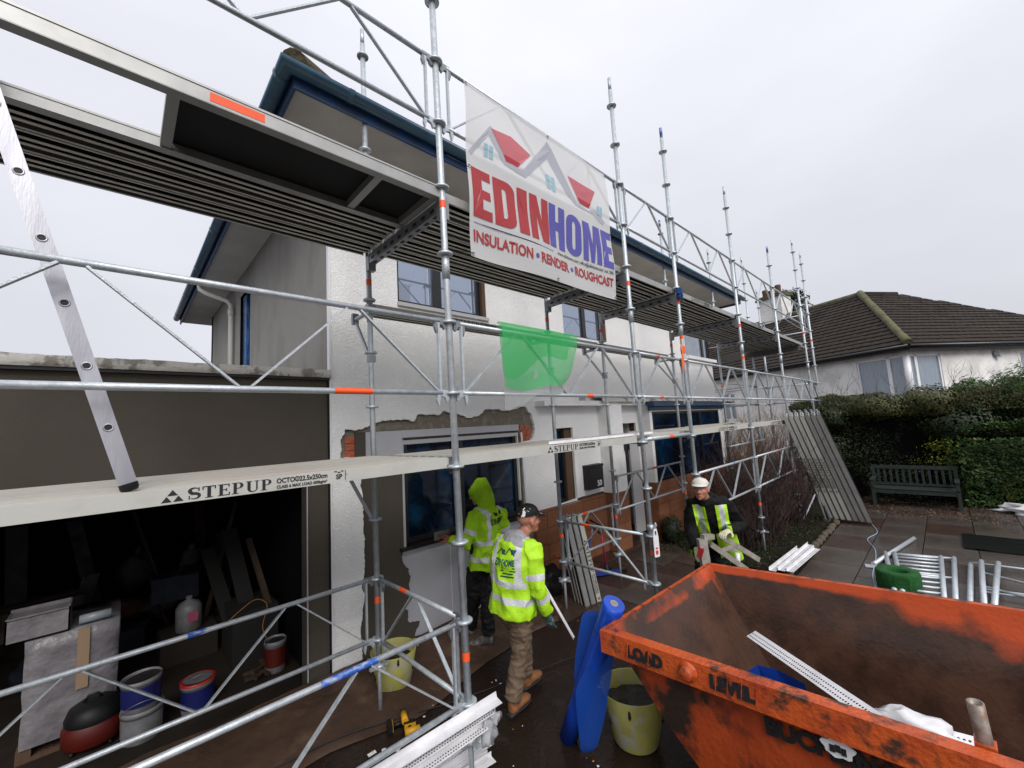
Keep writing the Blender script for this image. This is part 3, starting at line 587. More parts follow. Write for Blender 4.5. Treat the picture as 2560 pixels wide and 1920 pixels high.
# single tubes
def ledger(p, q, label, r=.0242, m=None, group='scaffold ledgers', orr=None):
    p = V(p); q = V(q); t = thing('ledger_tube', label, 'scaffold tube', tuple(p), 0, group); d = q - p
    mb = MB(); mb.tube((0, 0, 0), d, r, m or M_gal, n=12); mb.build('tube', t)
    u = d.normalized()
    for c in (u * .03, d - u * .03): mb = MB(); mb.box((-.022, -.022, -.05), (.022, .022, .035), M_gald, Matrix.Translation(c)); mb.build('end_fitting', t)
    if orr: mb = MB(); mb.tube(u * orr[0], u * (orr[0] + orr[1]), r + .0008, M_or, n=12, cap=False); mb.build('orange_mark', t)
ledger((4.2, YF, 2.13), (5.42, YF, 2.13), 'short ledger tube in the narrow bay at plank level', orr=(.6, .1))
for i in (1, 2, 3, 4, 5):
    z = 4.0
    mb = MB(); t = thing('deck_transom', f'{ORD[i]} dark perforated transom carrying the top deck', 'scaffold transom', (SX[i], YF, z), 0, 'deck transoms')
    mb.box((-.03, .03, -.06), (.03, YB - YF - .03, -.052), M_gald); mb.box((-.03, .03, -.052), (-.024, YB - YF - .03, .03), M_gald); mb.box((.024, .03, -.052), (.03, YB - YF - .03, .03), M_gald); mb.build('channel', t)
    mb = MB()
    for j in range(9): mb.box((-.033, .1 + j * .125, -.035), (-.0302, .15 + j * .125, -.01), M_blk); mb.box((-.012, .1 + j * .125, -.0625), (.012, .15 + j * .125, -.0602), M_blk)
    mb.build('slots', t)['kind'] = 'stuff'
    for y in (.03, YB - YF - .03): mb = MB(); mb.box((-.035, y - .03, -.12), (.035, y + .03, .02), M_gald); mb.build('end_head', t)
    ledger((SX[i], YF, 2.11), (SX[i], YB, 2.11), f'{ORD[i]} cross tube under the lower planks', group='cross tubes')
for (p, q, l) in (((10.4, YB, 1.6), (12.98, YB, 1.6), 'thin horizontal tube crossing the bare shrub, lower'), ((13.0, 3.62, 3.11), (13.0, 5.6, 3.11), 'return tube along the gable, upper'), ((13.0, 3.62, 2.61), (13.0, 5.6, 2.61), 'return tube along the gable, lower'), ((10.4, YB, 2.61), (12.98, YB, 2.61), 'back-row horizontal tube right of the bay'), ((10.4, YB, 3.11), (12.98, YB, 3.11), 'back-row horizontal tube right of the bay, upper'), ((12.98, YF, .65), (10.6, YF, .05), 'inclined tube near the ground beside leaning planks')):
    ledger(p, q, l, .0168)
ledger((10.6, 1.95, .05), (10.42, 2.28, 2.1), 'inclined raker tube left of the leaning planks, near one')
ledger((10.72, 1.9, .05), (10.5, 2.25, 2.0), 'inclined raker tube left of the leaning planks, far one')
# lettering: STEPUP with serifs
def stepup_mesh(sc=1.):
    mb = MB(); h = 1.
    def B(x0, z0, x1, z1): mb.box((x0 - .012, -.01, z0 - .004), (x1 + .012, 0, z1 + .004), M_blk)
    # triangle emblem
    T = frame((0, 0, 0), (1, 0, 0), (0, 0, 1), (0, -1, 0))
    for cx, cz in ((.0, 0), (.62, 0), (.31, .52)): mb.prism([(cx, cz), (cx + .56, cz), (cx + .28, cz + .48)], [], T, .01, M_blk)
    x = 1.45
    # S
    pts = [];
    for i in range(15): a = math.radians(40 + 230 * i / 14); pts.append((x + .3 + .25 * math.cos(a), .74 + .215 * math.sin(a)))
    pts = pts[:12]
    for i in range(13): a = math.radians(110 - 240 * i / 12 - 0); pts.append((x + .3 + .28 * math.cos(a), .27 + .225 * math.sin(a)))
    vs = []; n = len(pts)
    for i, p in enumerate(pts):
        a = V(pts[max(i - 1, 0)]); b = V(pts[min(i + 1, n - 1)]); d = (b - a).normalized(); nn = V((-d.y, d.x)); wd = .035 + .085 * math.sin(math.pi * i / (n - 1)) ** 1.5
        vs += [(p[0] + nn.x * wd, -.01, p[1] + nn.y * wd), (p[0] - nn.x * wd, -.01, p[1] - nn.y * wd)]
    mb.add(vs, [(2 * i, 2 * i + 1, 2 * i + 3, 2 * i + 2) for i in range(n - 1)], M_blk)
    B(x, .03, x + .05, .32); B(x + .52, .68, x + .57, .97)
    x = 2.2 # T
    B(x, .92, x + .75, 1); B(x, .72, x + .05, .92); B(x + .7, .72, x + .75, .92); B(x + .28, .05, x + .47, .92); B(x + .16, 0, x + .59, .05)
    x = 3.08 # E
    B(x, 0, x + .12, .05); B(x, .95, x + .12, 1); B(x + .1, 0, x + .28, 1); B(x + .28, .93, x + .68, 1); B(x + .28, 0, x + .7, .07); B(x + .28, .47, x + .5, .53); B(x + .63, .75, x + .68, .93); B(x + .65, .07, x + .7, .27); B(x + .48, .38, x + .53, .62)
    def bowl(x):
        B(x, 0, x + .4, .05); B(x, .95, x + .12, 1); B(x + .1, .05, x + .28, 1)
        vs = []
        for i in range(13):
            a = math.radians(90 - 180 * i / 12)
            vs += [(x + .4 + .3 * math.cos(a), -.01, .73 + .27 * math.sin(a)), (x + .38 + .13 * math.cos(a), -.01, .73 + .21 * math.sin(a))]
        mb.add(vs, [(2 * i, 2 * i + 1, 2 * i + 3, 2 * i + 2) for i in range(12)], M_blk); B(x + .28, .94, x + .4, 1); B(x + .28, .46, x + .4, .52)
    bowl(3.92)
    x = 4.78 # U
    B(x, .95, x + .38, 1); B(x + .55, .95, x + .85, 1); B(x + .1, .25, x + .28, .95); B(x + .66, .25, x + .74, .95)
    vs = []
    for i in range(13):
        a = math.radians(180 + 180 * i / 12); vs += [(x + .42 + .32 * math.cos(a), -.01, .26 + .27 * math.sin(a)), (x + .47 + .19 * math.cos(a), -.01, .26 + .19 * math.sin(a))]
    mb.add(vs, [(2 * i, 2 * i + 1, 2 * i + 3, 2 * i + 2) for i in range(12)], M_blk)
    bowl(5.75)
    me = mb.mesh('maker_lettering'); me.transform(Matrix.Diagonal((.0655 * sc, .05, .052 * sc, 1))); return me
SU = stepup_mesh()
t1 = textmesh('OCTO\u00ae22.5x250cm', .034, M_blk, frame((0, -.001, .026), (1, 0, 0), (0, 0, 1)), .0008, sx=.85)
t2 = textmesh('CLASS 6 MAX LOAD 600kg/m\u00b2', .021, M_blk, frame((0, -.001, .0), (1, 0, 0), (0, 0, 1)), .0006, sx=.9)
t3 = textmesh('SP', .036, M_blk, frame((0, -.001, -.002), (1, 0, 0), (0, 0, 1)), .001, sx=.95)
def letter(parent, x, y, z, u=(1, 0, 0), v=(0, 0, 1), full=True):
    M = frame((x, y, z), u, v)  # local x along, local y up -> lettering meshes use x,z with -y out
    W3 = Matrix((V(u), V(v).cross(V(u)), V(v))).transposed().to_4x4()
    e = W3.to_euler()
    o = inst(SU, 'maker_lettering', parent, (x, y, z), e)
    for me, dx, dz in ((t1, .445, .0), (t2, .445, .0), (t3, .74, .012)):
        p = V((x, y, z)) + V(u) * dx + V(v) * dz; inst(me, 'small_print', parent, p, e)
    mb = MB()
    for k in range(3): mb.box((.735 + k * .018 - .004, -.001, .048 + (k % 2) * -.006), (.745 + k * .018, 0, .054 - (k % 2) * .006), M_blk)
    mb.box((.79, -.001, .0), (.793, 0, .055), M_blk); mb.box((.793, -.001, .03), (.802, 0, .033), M_blk)
    o2 = mb.build('crown_mark', parent, (x, y, z)); o2.rotation_euler = e
# a plank: local x 0..L, y 0..w, z 0 = top
_pl = {}
def plank_meshes(L_, wd=.225, mt=None, mu=None, ms=None, hh=.07):
    key = (round(L_, 3), wd, (mt or M_top).name, (ms or M_aluw).name)
    if key in _pl: return _pl[key]
    top = MB(); top.box((0.02, 0.003, -.012), (L_ - .02, wd - .003, 0), mt or M_top)
    for k in range(6): pass
    sd_ = MB(); e = .003; m = ms or M_aluw; u = mu or M_und
    sd_.box((.02, 0, -hh), (L_ - .02, .004, -.001), m); s2 = MB(); s2.box((.02, wd - .004, -hh), (L_ - .02, wd, -.001), m)
    un = MB(); un.box((.02, .004, -.016), (L_ - .02, wd - .004, -.0125), M_dund)
    un.box((.02, .004, -hh), (L_ - .02, .017, -hh + .003), u); un.box((.02, wd - .017, -hh), (L_ - .02, wd - .004, -hh + .003), u)
    for c_ in (.082, .143): un.box((.02, c_ - .013, -hh), (L_ - .02, c_ + .013, -hh + .003), u); un.box((.02, c_ - .013, -hh + .003), (L_ - .02, c_ - .010, -.017), M_dund); un.box((.02, c_ + .010, -hh + .003), (L_ - .02, c_ + .013, -.017), M_dund)
    en = MB(); en.box((.0, .01, -.05), (.02, wd - .01, -.004), m); en.box((L_ - .02, .01, -.05), (L_, wd - .01, -.004), m)
    for yy in (.04, wd - .06):
        for x0, s in ((0, -1), (L_, 1)): en.box((x0 - .03 if s < 0 else x0, yy, -.02), (x0 if s < 0 else x0 + .03, yy + .02, -.006), M_gald)
    _pl[key] = (top.mesh('deck_surface'), sd_.mesh('side_web'), s2.mesh('side_web'), un.mesh('underside_ribs'), en.mesh('end_hooks')); return _pl[key]
PLN = ('deck_surface', 'side_web', 'side_web', 'underside_ribs', 'end_hooks')
def addpl(t, ms_):
    for me, n in zip(ms_, PLN):
        o = inst(me, n, t)
        if n in ('underside_ribs', 'end_hooks'): o['kind'] = 'stuff'
def plank(x0, L_, y, z, label, group, text=None, mt=None, ms=None, rot=None, pos=None):
    t = thing('scaffold_plank', label, 'scaffold plank', (x0, y, z), 0, group)
    addpl(t, plank_meshes(L_, mt=mt, ms=ms))
    if text is not None: letter(t, text, -.0006, -.061)
    return t
NB = ['first (left)', 'second', 'narrow third', 'fourth', 'fifth', 'far sixth']
for i in range(0, 6):
    L_ = SX[i + 1] - SX[i] - .05; zd = 4.115 - (.0 if i < 2 else 0)
    for j in range(5):
        if i == 0 and j < 2: continue
        y = YF + .045 + j * .236 + (.075 if i == 0 else 0)
        pos_ = 'front' if j == 0 else 'rear' if j == 4 else ['', 'second', 'middle', 'fourth'][j] + ' from the front'
        plank(SX[i] + .025 - .02 * (i == 1), L_, y, zd, f'top deck plank of the {NB[i]} bay, {pos_}', 'top deck planks', text={3: .55, 4: .8}.get(i) if j == 0 else None, ms=M_alu)
# hatch deck in bay 0
t = thing('hatch_deck', 'aluminium deck with open hatch, black plywood and orange sticker at top left', 'scaffold deck', (-.82, 2.33, 4.11))
for y0, y1, n in ((0, .028, 'front_beam'), (.56, .588, 'rear_beam')):
    mb = MB(); mb.box((0, y0, -.08), (2.45, y1, .0), M_alu); mb.box((0, y0 - .004, -.006), (2.45, y1 + .004, .006), M_alu); mb.box((0, y0 - .0 if y0 == 0 else y0 - .03, -.082), (2.45, y1 + (.03 if y0 == 0 else 0), -.078), M_alu); mb.build(n, t)
for x0, n in ((0, 'cross_member'), (.93, 'cross_member'), (1.98, 'cross_member'), (2.40, 'cross_member')): mb = MB(); mb.box((x0, .028, -.075), (x0 + .05, .56, -.02), M_alu); mb.build(n, t)
mb = MB(); mb.box((.98, .028, -.016), (2.42, .56, -.002), M_ply); mb.build('plywood_panel', t)
mb = MB(); mb.box((1.09, -.0015, -.065), (1.33, -.0003, -.018), M_or); mb.build('orange_sticker', t)
# lower planks
plank(SX[0] + .025, 2.45, YF + .035, 2.17, 'near lettered plank under the ladder foot, front one', 'lower working planks', text=.95)
for j in range(1, 5): plank(SX[0] + .025, 2.45, YF + .035 + j * .236, 2.17 - .0, 'lower plank of the left bay, ' + ['', 'second from front', 'middle one', 'fourth from front', 'rearmost'][j], 'lower working planks')
plank(SX[1] + .03, 2.45, YF + .035, 2.175, 'lettered plank of the second bay, front one', 'lower working planks', text=.95)
for j in range(1, 4): plank(SX[1] + .03, 2.45, YF + .035 + j * .236, 2.175, 'lower plank of the second bay, ' + ['', 'second from front', 'third from front', 'rearmost'][j], 'lower working planks')
for j in range(0, 3): plank(SX[2] + .025, 1.23, YF + .14 + j * .236, 2.175, 'short lower plank in the narrow bay, ' + ['front', 'middle', 'rear'][j], 'lower working planks')
for j in range(0, 4): plank(SX[3] + .03, 2.38, YF + .035 + j * .236, 2.175, 'lower plank of the bay right of the man, ' + ['lettered front one', 'second from front', 'third from front', 'rearmost'][j], 'lower working planks', text=1.0 if j == 0 else None)
for j in range(0, 2): plank(SX[4] + .03, 2.45, YF + .035 + j * .9, 2.175, 'lower plank above the bare shrub, ' + ['front one', 'rear one near the wall'][j], 'lower working planks', text=1.3)
# hop-up planks and brackets
for i in (1, 2, 3):
    if i < 4: plank(SX[i] + .03, SX[i + 1] - SX[i] - .05, YB + .06, 3.60 , 'inside board below the upper windows, ' + {1: 'left of the netting', 2: 'in the narrow bay', 3: 'right-hand one'}[i], 'inside boards', text={1: .9, 2: .8}.get(i) if i != 2 else None)
for i in (1, 2, 3, 4):
    t = thing('hop_up_bracket', f'triangular inside bracket on the {ORD[i]} back-row pole', 'scaffold bracket', (SX[i], YB, 0), 0, 'inside brackets')
    mb = MB(); mb.tube((0, .02, 3.5), (0, .36, 3.5), .02, M_gal); mb.build('arm', t); mb = MB(); mb.bar((0, .02, 3.05), (0, .34, 3.48), .02, .03, M_gal); mb.build('strut', t)
    mb = MB(); mb.box((-.03, .33, 3.45), (.03, .37, 3.56), M_gald); mb.build('lip', t)
    mb = MB(); mb.box((-.035, -.035, 3.46), (.035, .035, 3.56), M_gald); mb.build('clamp', t); mb = MB(); mb.box((-.03, -.03, 3.02), (.03, .03, 3.08), M_gald); mb.build('clamp', t)
# lower small brackets below left plank
t = thing('hop_up_bracket', 'bracket under the lettered plank on the first back-row pole', 'scaffold bracket', (SX[1], YB, 0), 0, 'inside brackets')
mb = MB(); mb.bar((-.01, .02, 1.6), (-.22, .12, 2.08), .02, .03, M_gald); mb.build('strut', t); mb = MB(); mb.bar((-.25, .12, 2.08), (0, .02, 2.08), .03, .03, M_gald); mb.build('arm', t)
# return deck
for j in range(4):
    t = thing('scaffold_plank', 'return deck plank round the gable, ' + ['nearest the house', 'second', 'third', 'outermost'][j], 'scaffold plank', (13.05 + .236 * (j + 1), 2.45, 4.1), R(90), 'return deck planks')
    addpl(t, plank_meshes(3.1, ms=M_alu))
t = thing('toe_board', 'long grey toe board at the far end of the top deck', 'toe board', (12.7, 2.4, 3.93)); mb = MB(); mb.box((0, 0, -.02), (.03, 2.6, .15), mat('toe_grey', (.08, .077, .072), .6)); mb.build('board', t); mb = MB(); mb.box((-.004, .0, -.02), (0, .04, .15), M_gald); mb.build('end_cap', t)
# ================= BANNER, NETTING, LADDER, TAG =================
B_ = thing('banner', 'white advertising banner reading EDINHOME hung on the top scaffold rail', 'banner', (1.845, 2.27, 3.63))
BW, BH = 1.935, 1.42
M_ban = cloth_translucent('banner_vinyl', (.84, .84, .84), .42, .84)
def bz(x, z): return .012 * math.sin(x * 5 + 1) * (1 - z / BH) + .008 * math.sin(z * 9 + x * 4) + .010 * mnoise.noise(V((x * 2, z * 2, 0)))
mb = MB(); n1, n2 = 48, 36; vs = [(BW * i / n1, bz(BW * i / n1, BH * j / n2), BH * j / n2) for j in range(n2 + 1) for i in range(n1 + 1)]
mb.add(vs, [(j * (n1 + 1) + i, j * (n1 + 1) + i + 1, (j + 1) * (n1 + 1) + i + 1, (j + 1) * (n1 + 1) + i) for j in range(n2) for i in range(n1)], M_ban, True); mb.build('sheet', B_)
def onban(me, name, off=.002):
    bm = bmesh.new(); bm.from_mesh(me)
    for k in range(4): bmesh.ops.subdivide_edges(bm, edges=[e for e in bm.edges if e.calc_length() > .05], cuts=1)
    for v in bm.verts: v.co.y = bz(v.co.x, v.co.z) - off - .003
    bm.to_mesh(me); bm.free(); return inst(me, name, B_)
def bt(txt, x, z, size, m, sx, off=.0, shear=0): return textmesh(txt, size, m, frame((x, 0, z), (1, 0, 0), (0, 0, 1)), off, shear, 0, sx)
def fitw(txt, x, z, size, m, width, off, name):
    me = bt(txt, 0, 0, size, m, 1, off); xs = [v.co.x for v in me.vertices]; k = width / (max(xs) - min(xs)); me.transform(Matrix.Translation((x, 0, z)) @ Matrix.Diagonal((k, 1, 1, 1)) @ Matrix.Translation((-min(xs), 0, 0))); return onban(me, name)
LT = {'E': [[(0, 0), (1, 0), (1, .19), (.52, .19), (.52, .41), (.95, .41), (.95, .59), (.52, .59), (.52, .81), (1, .81), (1, 1), (0, 1)]], 'I': [[(0, 0), (1, 0), (1, 1), (0, 1)]], 'H': [[(0, 0), (.4, 0), (.4, .42), (.6, .42), (.6, 0), (1, 0), (1, 1), (.6, 1), (.6, .62), (.4, .62), (.4, 1), (0, 1)]],
'N': [[(0, 0), (.36, 0), (.36, .55), (.62, 0), (1, 0), (1, 1), (.64, 1), (.64, .48), (.38, 1), (0, 1)]], 'M': [[(0, 0), (.27, 0), (.27, .68), (.41, 0), (.59, 0), (.73, .68), (.73, 0), (1, 0), (1, 1), (.62, 1), (.5, .45), (.38, 1), (0, 1)]]}
def arc(cx, cz, rx, rz, a0, a1, n=8): return [(cx + rx * math.cos(math.radians(a0 + (a1 - a0) * k / n)), cz + rz * math.sin(math.radians(a0 + (a1 - a0) * k / n))) for k in range(n + 1)]
LT['D'] = [[(0, 0)] + arc(.55, .2, .45, .2, -90, 0) + arc(.55, .8, .45, .2, 0, 90) + [(0, 1)], [(.4, .18)] + arc(.5, .28, .1, .1, -90, 0, 3) + arc(.5, .72, .1, .1, 0, 90, 3) + [(.4, .82)]]
LT['O'] = [arc(.5, .22, .5, .22, -180, 0) + arc(.5, .78, .5, .22, 0, 180), arc(.5, .25, .11, .1, -180, 0, 4) + arc(.5, .75, .11, .1, 0, 180, 4)]
def blockword(txt, x, z, h, ws, m, gap=.028):
    for ch, wd in zip(txt, ws):
        L_ = [[V((x + p[0] * wd, z + p[1] * h, 0)) for p in l] for l in LT[ch]]; fl = [p for l in L_ for p in l]; mb = MB(); mb.add([(p.x, 0, p.y) for p in fl], tessellate_polygon(L_), m); onban(mb.mesh('lettering'), 'lettering'); x += wd + gap
blockword('EDIN', .035, .325, .405, (.19, .23, .115, .235), M_red); blockword('HOME', .905, .325, .405, (.225, .235, .29, .18), M_pur)
fitw('INSULATION', .035, .13, .125, M_red, .61, .004, 'lettering'); fitw('RENDER', .75, .13, .125, M_red, .41, .004, 'lettering'); fitw('ROUGHCAST', 1.26, .13, .125, M_red, .63, .004, 'lettering')
fitw('www.edinhome.com | office@edinhome.com | est. 2005', 1.0, .265, .05, M_blk, .9, .0005, 'lettering')
def flat(poly, m, name, off=.0015):
    mb = MB(); ps = [V((*p, 0)) for p in poly]; tri = tessellate_polygon([ps]); mb.add([(p.x, 0, p.y) for p in ps], tri, m); return onban(mb.mesh(name), name, off)
circ = lambda x, z, r: [(x + r * math.cos(a * .5236), z + r * math.sin(a * .5236)) for a in range(12)]
flat(circ(.70, .17, .022), M_pur, 'dot'); flat(circ(1.21, .17, .022), M_pur, 'dot')
flat([(.04, .275), (.94, .275), (.94, .28), (.04, .28)], M_pur, 'rule')
M_lr = cloth_translucent('logo_red', (.70, .22, .25), .42); M_lb = cloth_translucent('logo_dark_red', (.45, .03, .04), .2); M_lg = cloth_translucent('logo_grey', (.56, .57, .63), .42); M_lc = cloth_translucent('logo_cyan', (.42, .62, .72), .42)
flat([(.02, .85), (.24, 1.15), (.27, 1.14), (.40, .92), (.53, .90), (.60, .92), (.92, 1.30), (.95, 1.35), (1.02, 1.30), (1.20, 1.10), (1.36, .90), (1.56, .88), (1.66, .93), (1.84, .84), (1.80, .80), (1.62, .86), (1.34, .86), (1.18, .95), (.95, 1.18), (.62, .85), (.50, .86), (.38, .88), (.22, 1.06), (.05, .83)], M_lg, 'roof_outline')
flat([(.25, 1.13), (.48, 1.17), (.72, 1.11), (.53, .91), (.38, .95)], M_lr, 'red_roof', .003); flat([(.37, .96), (.56, .955), (.53, .91), (.40, .91)], M_lb, 'red_roof_edge', .0035)
flat([(1.24, 1.13), (1.68, 1.12), (1.58, .93), (1.40, .93)], M_lr, 'red_roof', .003); flat([(1.38, .96), (1.60, .96), (1.57, .91), (1.42, .91)], M_lb, 'red_roof_edge', .0035)
for x0, z0, k in ((.17, .87, .95), (.90, .87, 1.3), (1.70, .88, .9)):
    for a in range(2):
        for b in range(2): flat([(x0 + a * .055 * k, z0 + b * .06 * k), (x0 + (a + .8) * .055 * k, z0 + b * .06 * k), (x0 + (a + .8) * .055 * k, z0 + (b + .85) * .06 * k), (x0 + a * .055 * k, z0 + (b + .85) * .06 * k)], M_lc, 'logo_window', .004)
mb = MB()
for x, z in ((.02, .02), (.02, .72), (.02, BH - .02), (BW / 2, BH - .02), (BW / 2, .02), (BW - .02, BH - .02), (BW - .02, .02), (BW - .02, .72)): mb.lathe((x, bz(x, z) - .004, z), [(.006, 0), (.013, .001), (.013, .003)], M_gald, 10, (0, -1, 0))
mb.build('eyelets', B_)['kind'] = 'stuff'
for x, z, q in ((.01, BH - .02, (-.02, .05, BH + .03)), (BW - .01, BH - .02, (BW + .02, .05, BH + .02)), (.01, .02, (-.14, .06, .03)), (BW - .01, .02, (BW + .12, .06, -.06)), (.0, .7, (-.16, .05, .75))):
    mb = MB(); mb.tube((x, 0, z), q, .003, M_blk, n=6); mb.build('tie', B_)
GN = thing('debris_netting', 'torn piece of green plastic netting draped over the middle rail', 'netting', (2.1, 2.3, 3.13))
M_net = cloth_translucent('green_netting', (.05, .62, .18), .5, .62)
mb = MB(); n1, n2 = 30, 20; vs = []
for j in range(n2 + 1):
    v = j / n2
    for i in range(n1 + 1):
        u = i / n1; x = u * .95 + .05 * v * math.sin(3 * u); bot = -.50 - .025 * math.sin(u * 7) + .10 * max(0, u - .8) / .2 + .012 * mnoise.noise(V((u * 30, 0, 0)))
        right = 1 - .06 * v - .12 * v * v; vs.append((x * right + .01 * math.sin(v * 9), -.022 - .02 * math.sin(u * 7 + v * 3) * v, .03 + bot * v))
mb.add(vs, [(j * (n1 + 1) + i, j * (n1 + 1) + i + 1, (j + 1) * (n1 + 1) + i + 1, (j + 1) * (n1 + 1) + i) for j in range(n2) for i in range(n1)], M_net, True); mb.build('front_layer', GN)
mb = MB(); vs = []
for j in range(n2 + 1):
    v = j / n2
    for i in range(n1 + 1):
        u = i / n1; vs.append((.02 + u * .9 - .10 * v * (u - .3), .03 + .015 * math.sin(u * 6), .03 - (.42 - .25 * u + .05 * math.sin(u * 8)) * v))
mb.add(vs, [(j * (n1 + 1) + i, j * (n1 + 1) + i + 1, (j + 1) * (n1 + 1) + i + 1, (j + 1) * (n1 + 1) + i) for j in range(n2) for i in range(n1)], M_net, True)
vs = [((i / 20) * .93, -.022 + .052 * j / 4, .032 + .012 * math.sin(math.pi * j / 4)) for j in range(5) for i in range(21)]
mb.add(vs, [(j * 21 + i, j * 21 + i + 1, (j + 1) * 21 + i + 1, (j + 1) * 21 + i) for j in range(4) for i in range(20)], M_net, True); mb.build('rear_layer', GN)
mb = MB(); vs = [(.02 + .75 * u, .0 + .01 * math.sin(9 * u), -.36 - .28 * v - .03 * math.sin(9 * u) + .18 * u * v) for v in (0, .5, 1) for u in [k / 12 for k in range(13)]]
mb.add(vs, [(j * 13 + i, j * 13 + i + 1, (j + 1) * 13 + i + 1, (j + 1) * 13 + i) for j in range(2) for i in range(12)], cloth_translucent('clear_film', (.5, .55, .52), .4, .45), True); mb.build('clear_film_tail', GN)
# ladder
LD = thing('access_ladder', 'aluminium ladder leaning from the lettered plank up to the hatch', 'ladder')
p0 = V((.035, 2.43, 2.185)); dr = V((-.43, 0, 1.53)).normalized(); sx_ = V((dr.z, 0, -dr.x))
M_al = mat('ladder_aluminium', (.48, .48, .51), .42, .7, col2=(.38, .38, .42), nscale=3, stretch=(4, 4, .5), bump=.05)
for y in (0, .37):
    mb = MB(); M = Matrix.Translation(p0 + V((0, y, 0))) @ Matrix((sx_, V((0, 1, 0)), dr)).transposed().to_4x4()
    mb.box((-.03, 0, .02), (.03, .003, 3.2), M_al, M); mb.box((-.03, .003, .02), (-.026, .026, 3.2), M_al, M); mb.box((.026, .003, .02), (.03, .026, 3.2), M_al, M); mb.build('stile', LD)
    mb = MB(); mb.lathe((0, -.002, 0), [(.0, -.012), (.026, -.012), (.032, 0), (.032, .02)], M_rub, 14, (0, 0, 1)); mb.build('rubber_foot', LD).matrix_local = M
for k in range(12):
    c = p0 + dr * (.27 + k * .268)
    mb = MB(); mb.tube(c + V((0, .0025, 0)), c + V((0, .37, 0)), .014, M_al, n=14, cap=False); mb.build('rung', LD)
    mb = MB(); mb.lathe(c + V((0, .0, 0)), [(.012, -.0), (.012, .003), (.017, .003), (.018, .0)], M_al, 14, (0, -1, 0)); mb.lathe(c, [(0, .0008), (.0122, .0008)], M_blk, 14, (0, -1, 0)); mb.build('rung_end', LD)
mb = MB(); mb.box((.12, 2.425, 2.62), (.125, 2.44, 2.7), M_upvc)
TG = thing('scaffold_tag', 'white inspection tag with red print clamped to the front pole', 'safety tag', (4.155, 2.27, .9))
mb = MB(); mb.prism([(-.032, 0), (.032, 0), (.036, .01), (.036, .2), (.02, .29), (-.02, .29), (-.036, .2), (-.036, .01)], [[(-.014, .22), (.014, .22), (.011, .268), (-.011, .268)]], frame((0, 0, 0), (.95, -.31, 0), (0, 0, 1), (-.31, -.95, 0)), .008, M_wpl); mb.build('tag_holder', TG)
mb = MB()
for a in ((-.018, .03, .012, .07), (-.018, .085, .012, .1)): mb.prism([(a[0], a[1]), (a[2], a[1]), (a[2], a[3]), (a[0], a[3])], [], frame((-.0035, -.011, 0), (.95, -.31, 0), (0, 0, 1), (-.31, -.95, 0)), .0006, mat('tag_red', (.6, .02, .02), .5)); 
mb.build('red_print', TG)
me = textmesh('STOP', .016, M_upvc, frame((-.02, -.0135 + .006, .044), (.95, -.31, 0), (0, 0, 1)), .0005)
CL = thing('swivel_coupler', 'shiny swivel coupler on the front pole above the tag', 'coupler', (4.18, 2.33, 1.19))
mb = MB(); mb.lathe((0, 0, 0), [(.026, -.03), (.036, -.028), (.036, .028), (.026, .03)], M_gal, 16); mb.build('band', CL)
for x, y in ((-.045, -.02), (.05, -.015), (.0, -.045)): mb = MB(); mb.tube((x, y, -.02), (x * 1.5, y * 1.5, .03), .008, M_gal, n=8); mb.blob((x * 1.4, y * 1.4, .028), .014, M_gal, 1); mb.build('bolt', CL)

# ================= SKIP =================
M_ska = mat('orange_skip_paint', (.42, .064, .012), .5, col2=(.28, .036, .009), nscale=2.2, thr=(.4, .65), col3=(.03, .017, .012), n3=3.0, thr3=(.5, .62), bump=.3, bscale=30, stretch=(1, 1, .7))
M_skr = mat('orange_skip_rim', (.48, .078, .013), .45, col2=(.3, .04, .01), nscale=5, thr=(.45, .65), col3=(.05, .025, .016), n3=8, thr3=(.54, .66), bump=.35, bscale=40)
M_ski = mat('rusty_skip_inside', (.03, .014, .009), .5, col2=(.034, .02, .014), nscale=3.5, thr=(.35, .7), rough2=.35, bump=.6, bscale=35, col3=(.15, .12, .09), n3=26, thr3=(.71, .74))
def gradmat():
    m = mat('skip_inside_worn_orange', (.062, .026, .014), .5, col2=(.034, .017, .011), nscale=4, rough2=.3, bump=.15, bscale=35, spec=.35)
    t = m.node_tree; N = t.nodes; K = t.links.new; b = N['Principled BSDF']; src = b.inputs['Base Color'].links[0].from_socket
    a = N.new('ShaderNodeAttribute'); a.attribute_name = 'wear'; co = N.new('ShaderNodeTexCoord'); n = N.new('ShaderNodeTexNoise'); n.inputs['Scale'].default_value = 3.5; n.inputs['Detail'].default_value = 7; K(co.outputs['Object'], n.inputs['Vector'])
    ad = N.new('ShaderNodeMath'); ad.operation = 'MULTIPLY_ADD'; ad.inputs[1].default_value = 1.1; K(n.outputs['Fac'], ad.inputs[0]); K(a.outputs['Fac'], ad.inputs[2])
    r = N.new('ShaderNodeMapRange'); r.inputs['From Min'].default_value = 1.0; r.inputs['From Max'].default_value = 1.25; K(ad.outputs[0], r.inputs['Value'])
    x = N.new('ShaderNodeMix'); x.data_type = 'RGBA'; x.inputs[7].default_value = (.42, .056, .010, 1); K(r.outputs[0], x.inputs[0]); K(src, x.inputs[6]); K(x.outputs[2], b.inputs['Base Color']); return m
M_skw = gradmat()
SK = thing('skip', 'large orange rubbish skip with worn black stencilled lettering in the foreground', 'skip')
A = V((2.30, 1.62, 1.05)); Bc = V((3.80, 1.58, 1.05)); Cc = V((4.33, -2.2, 1.05)); Dc = V((2.50, -2.2, 1.05))
zb = .12; Ab = V((2.50, .98, zb)); Bb = V((3.62, .96, zb)); Cb = V((4.0, -1.3, zb)); Db = V((2.62, -1.3, zb))
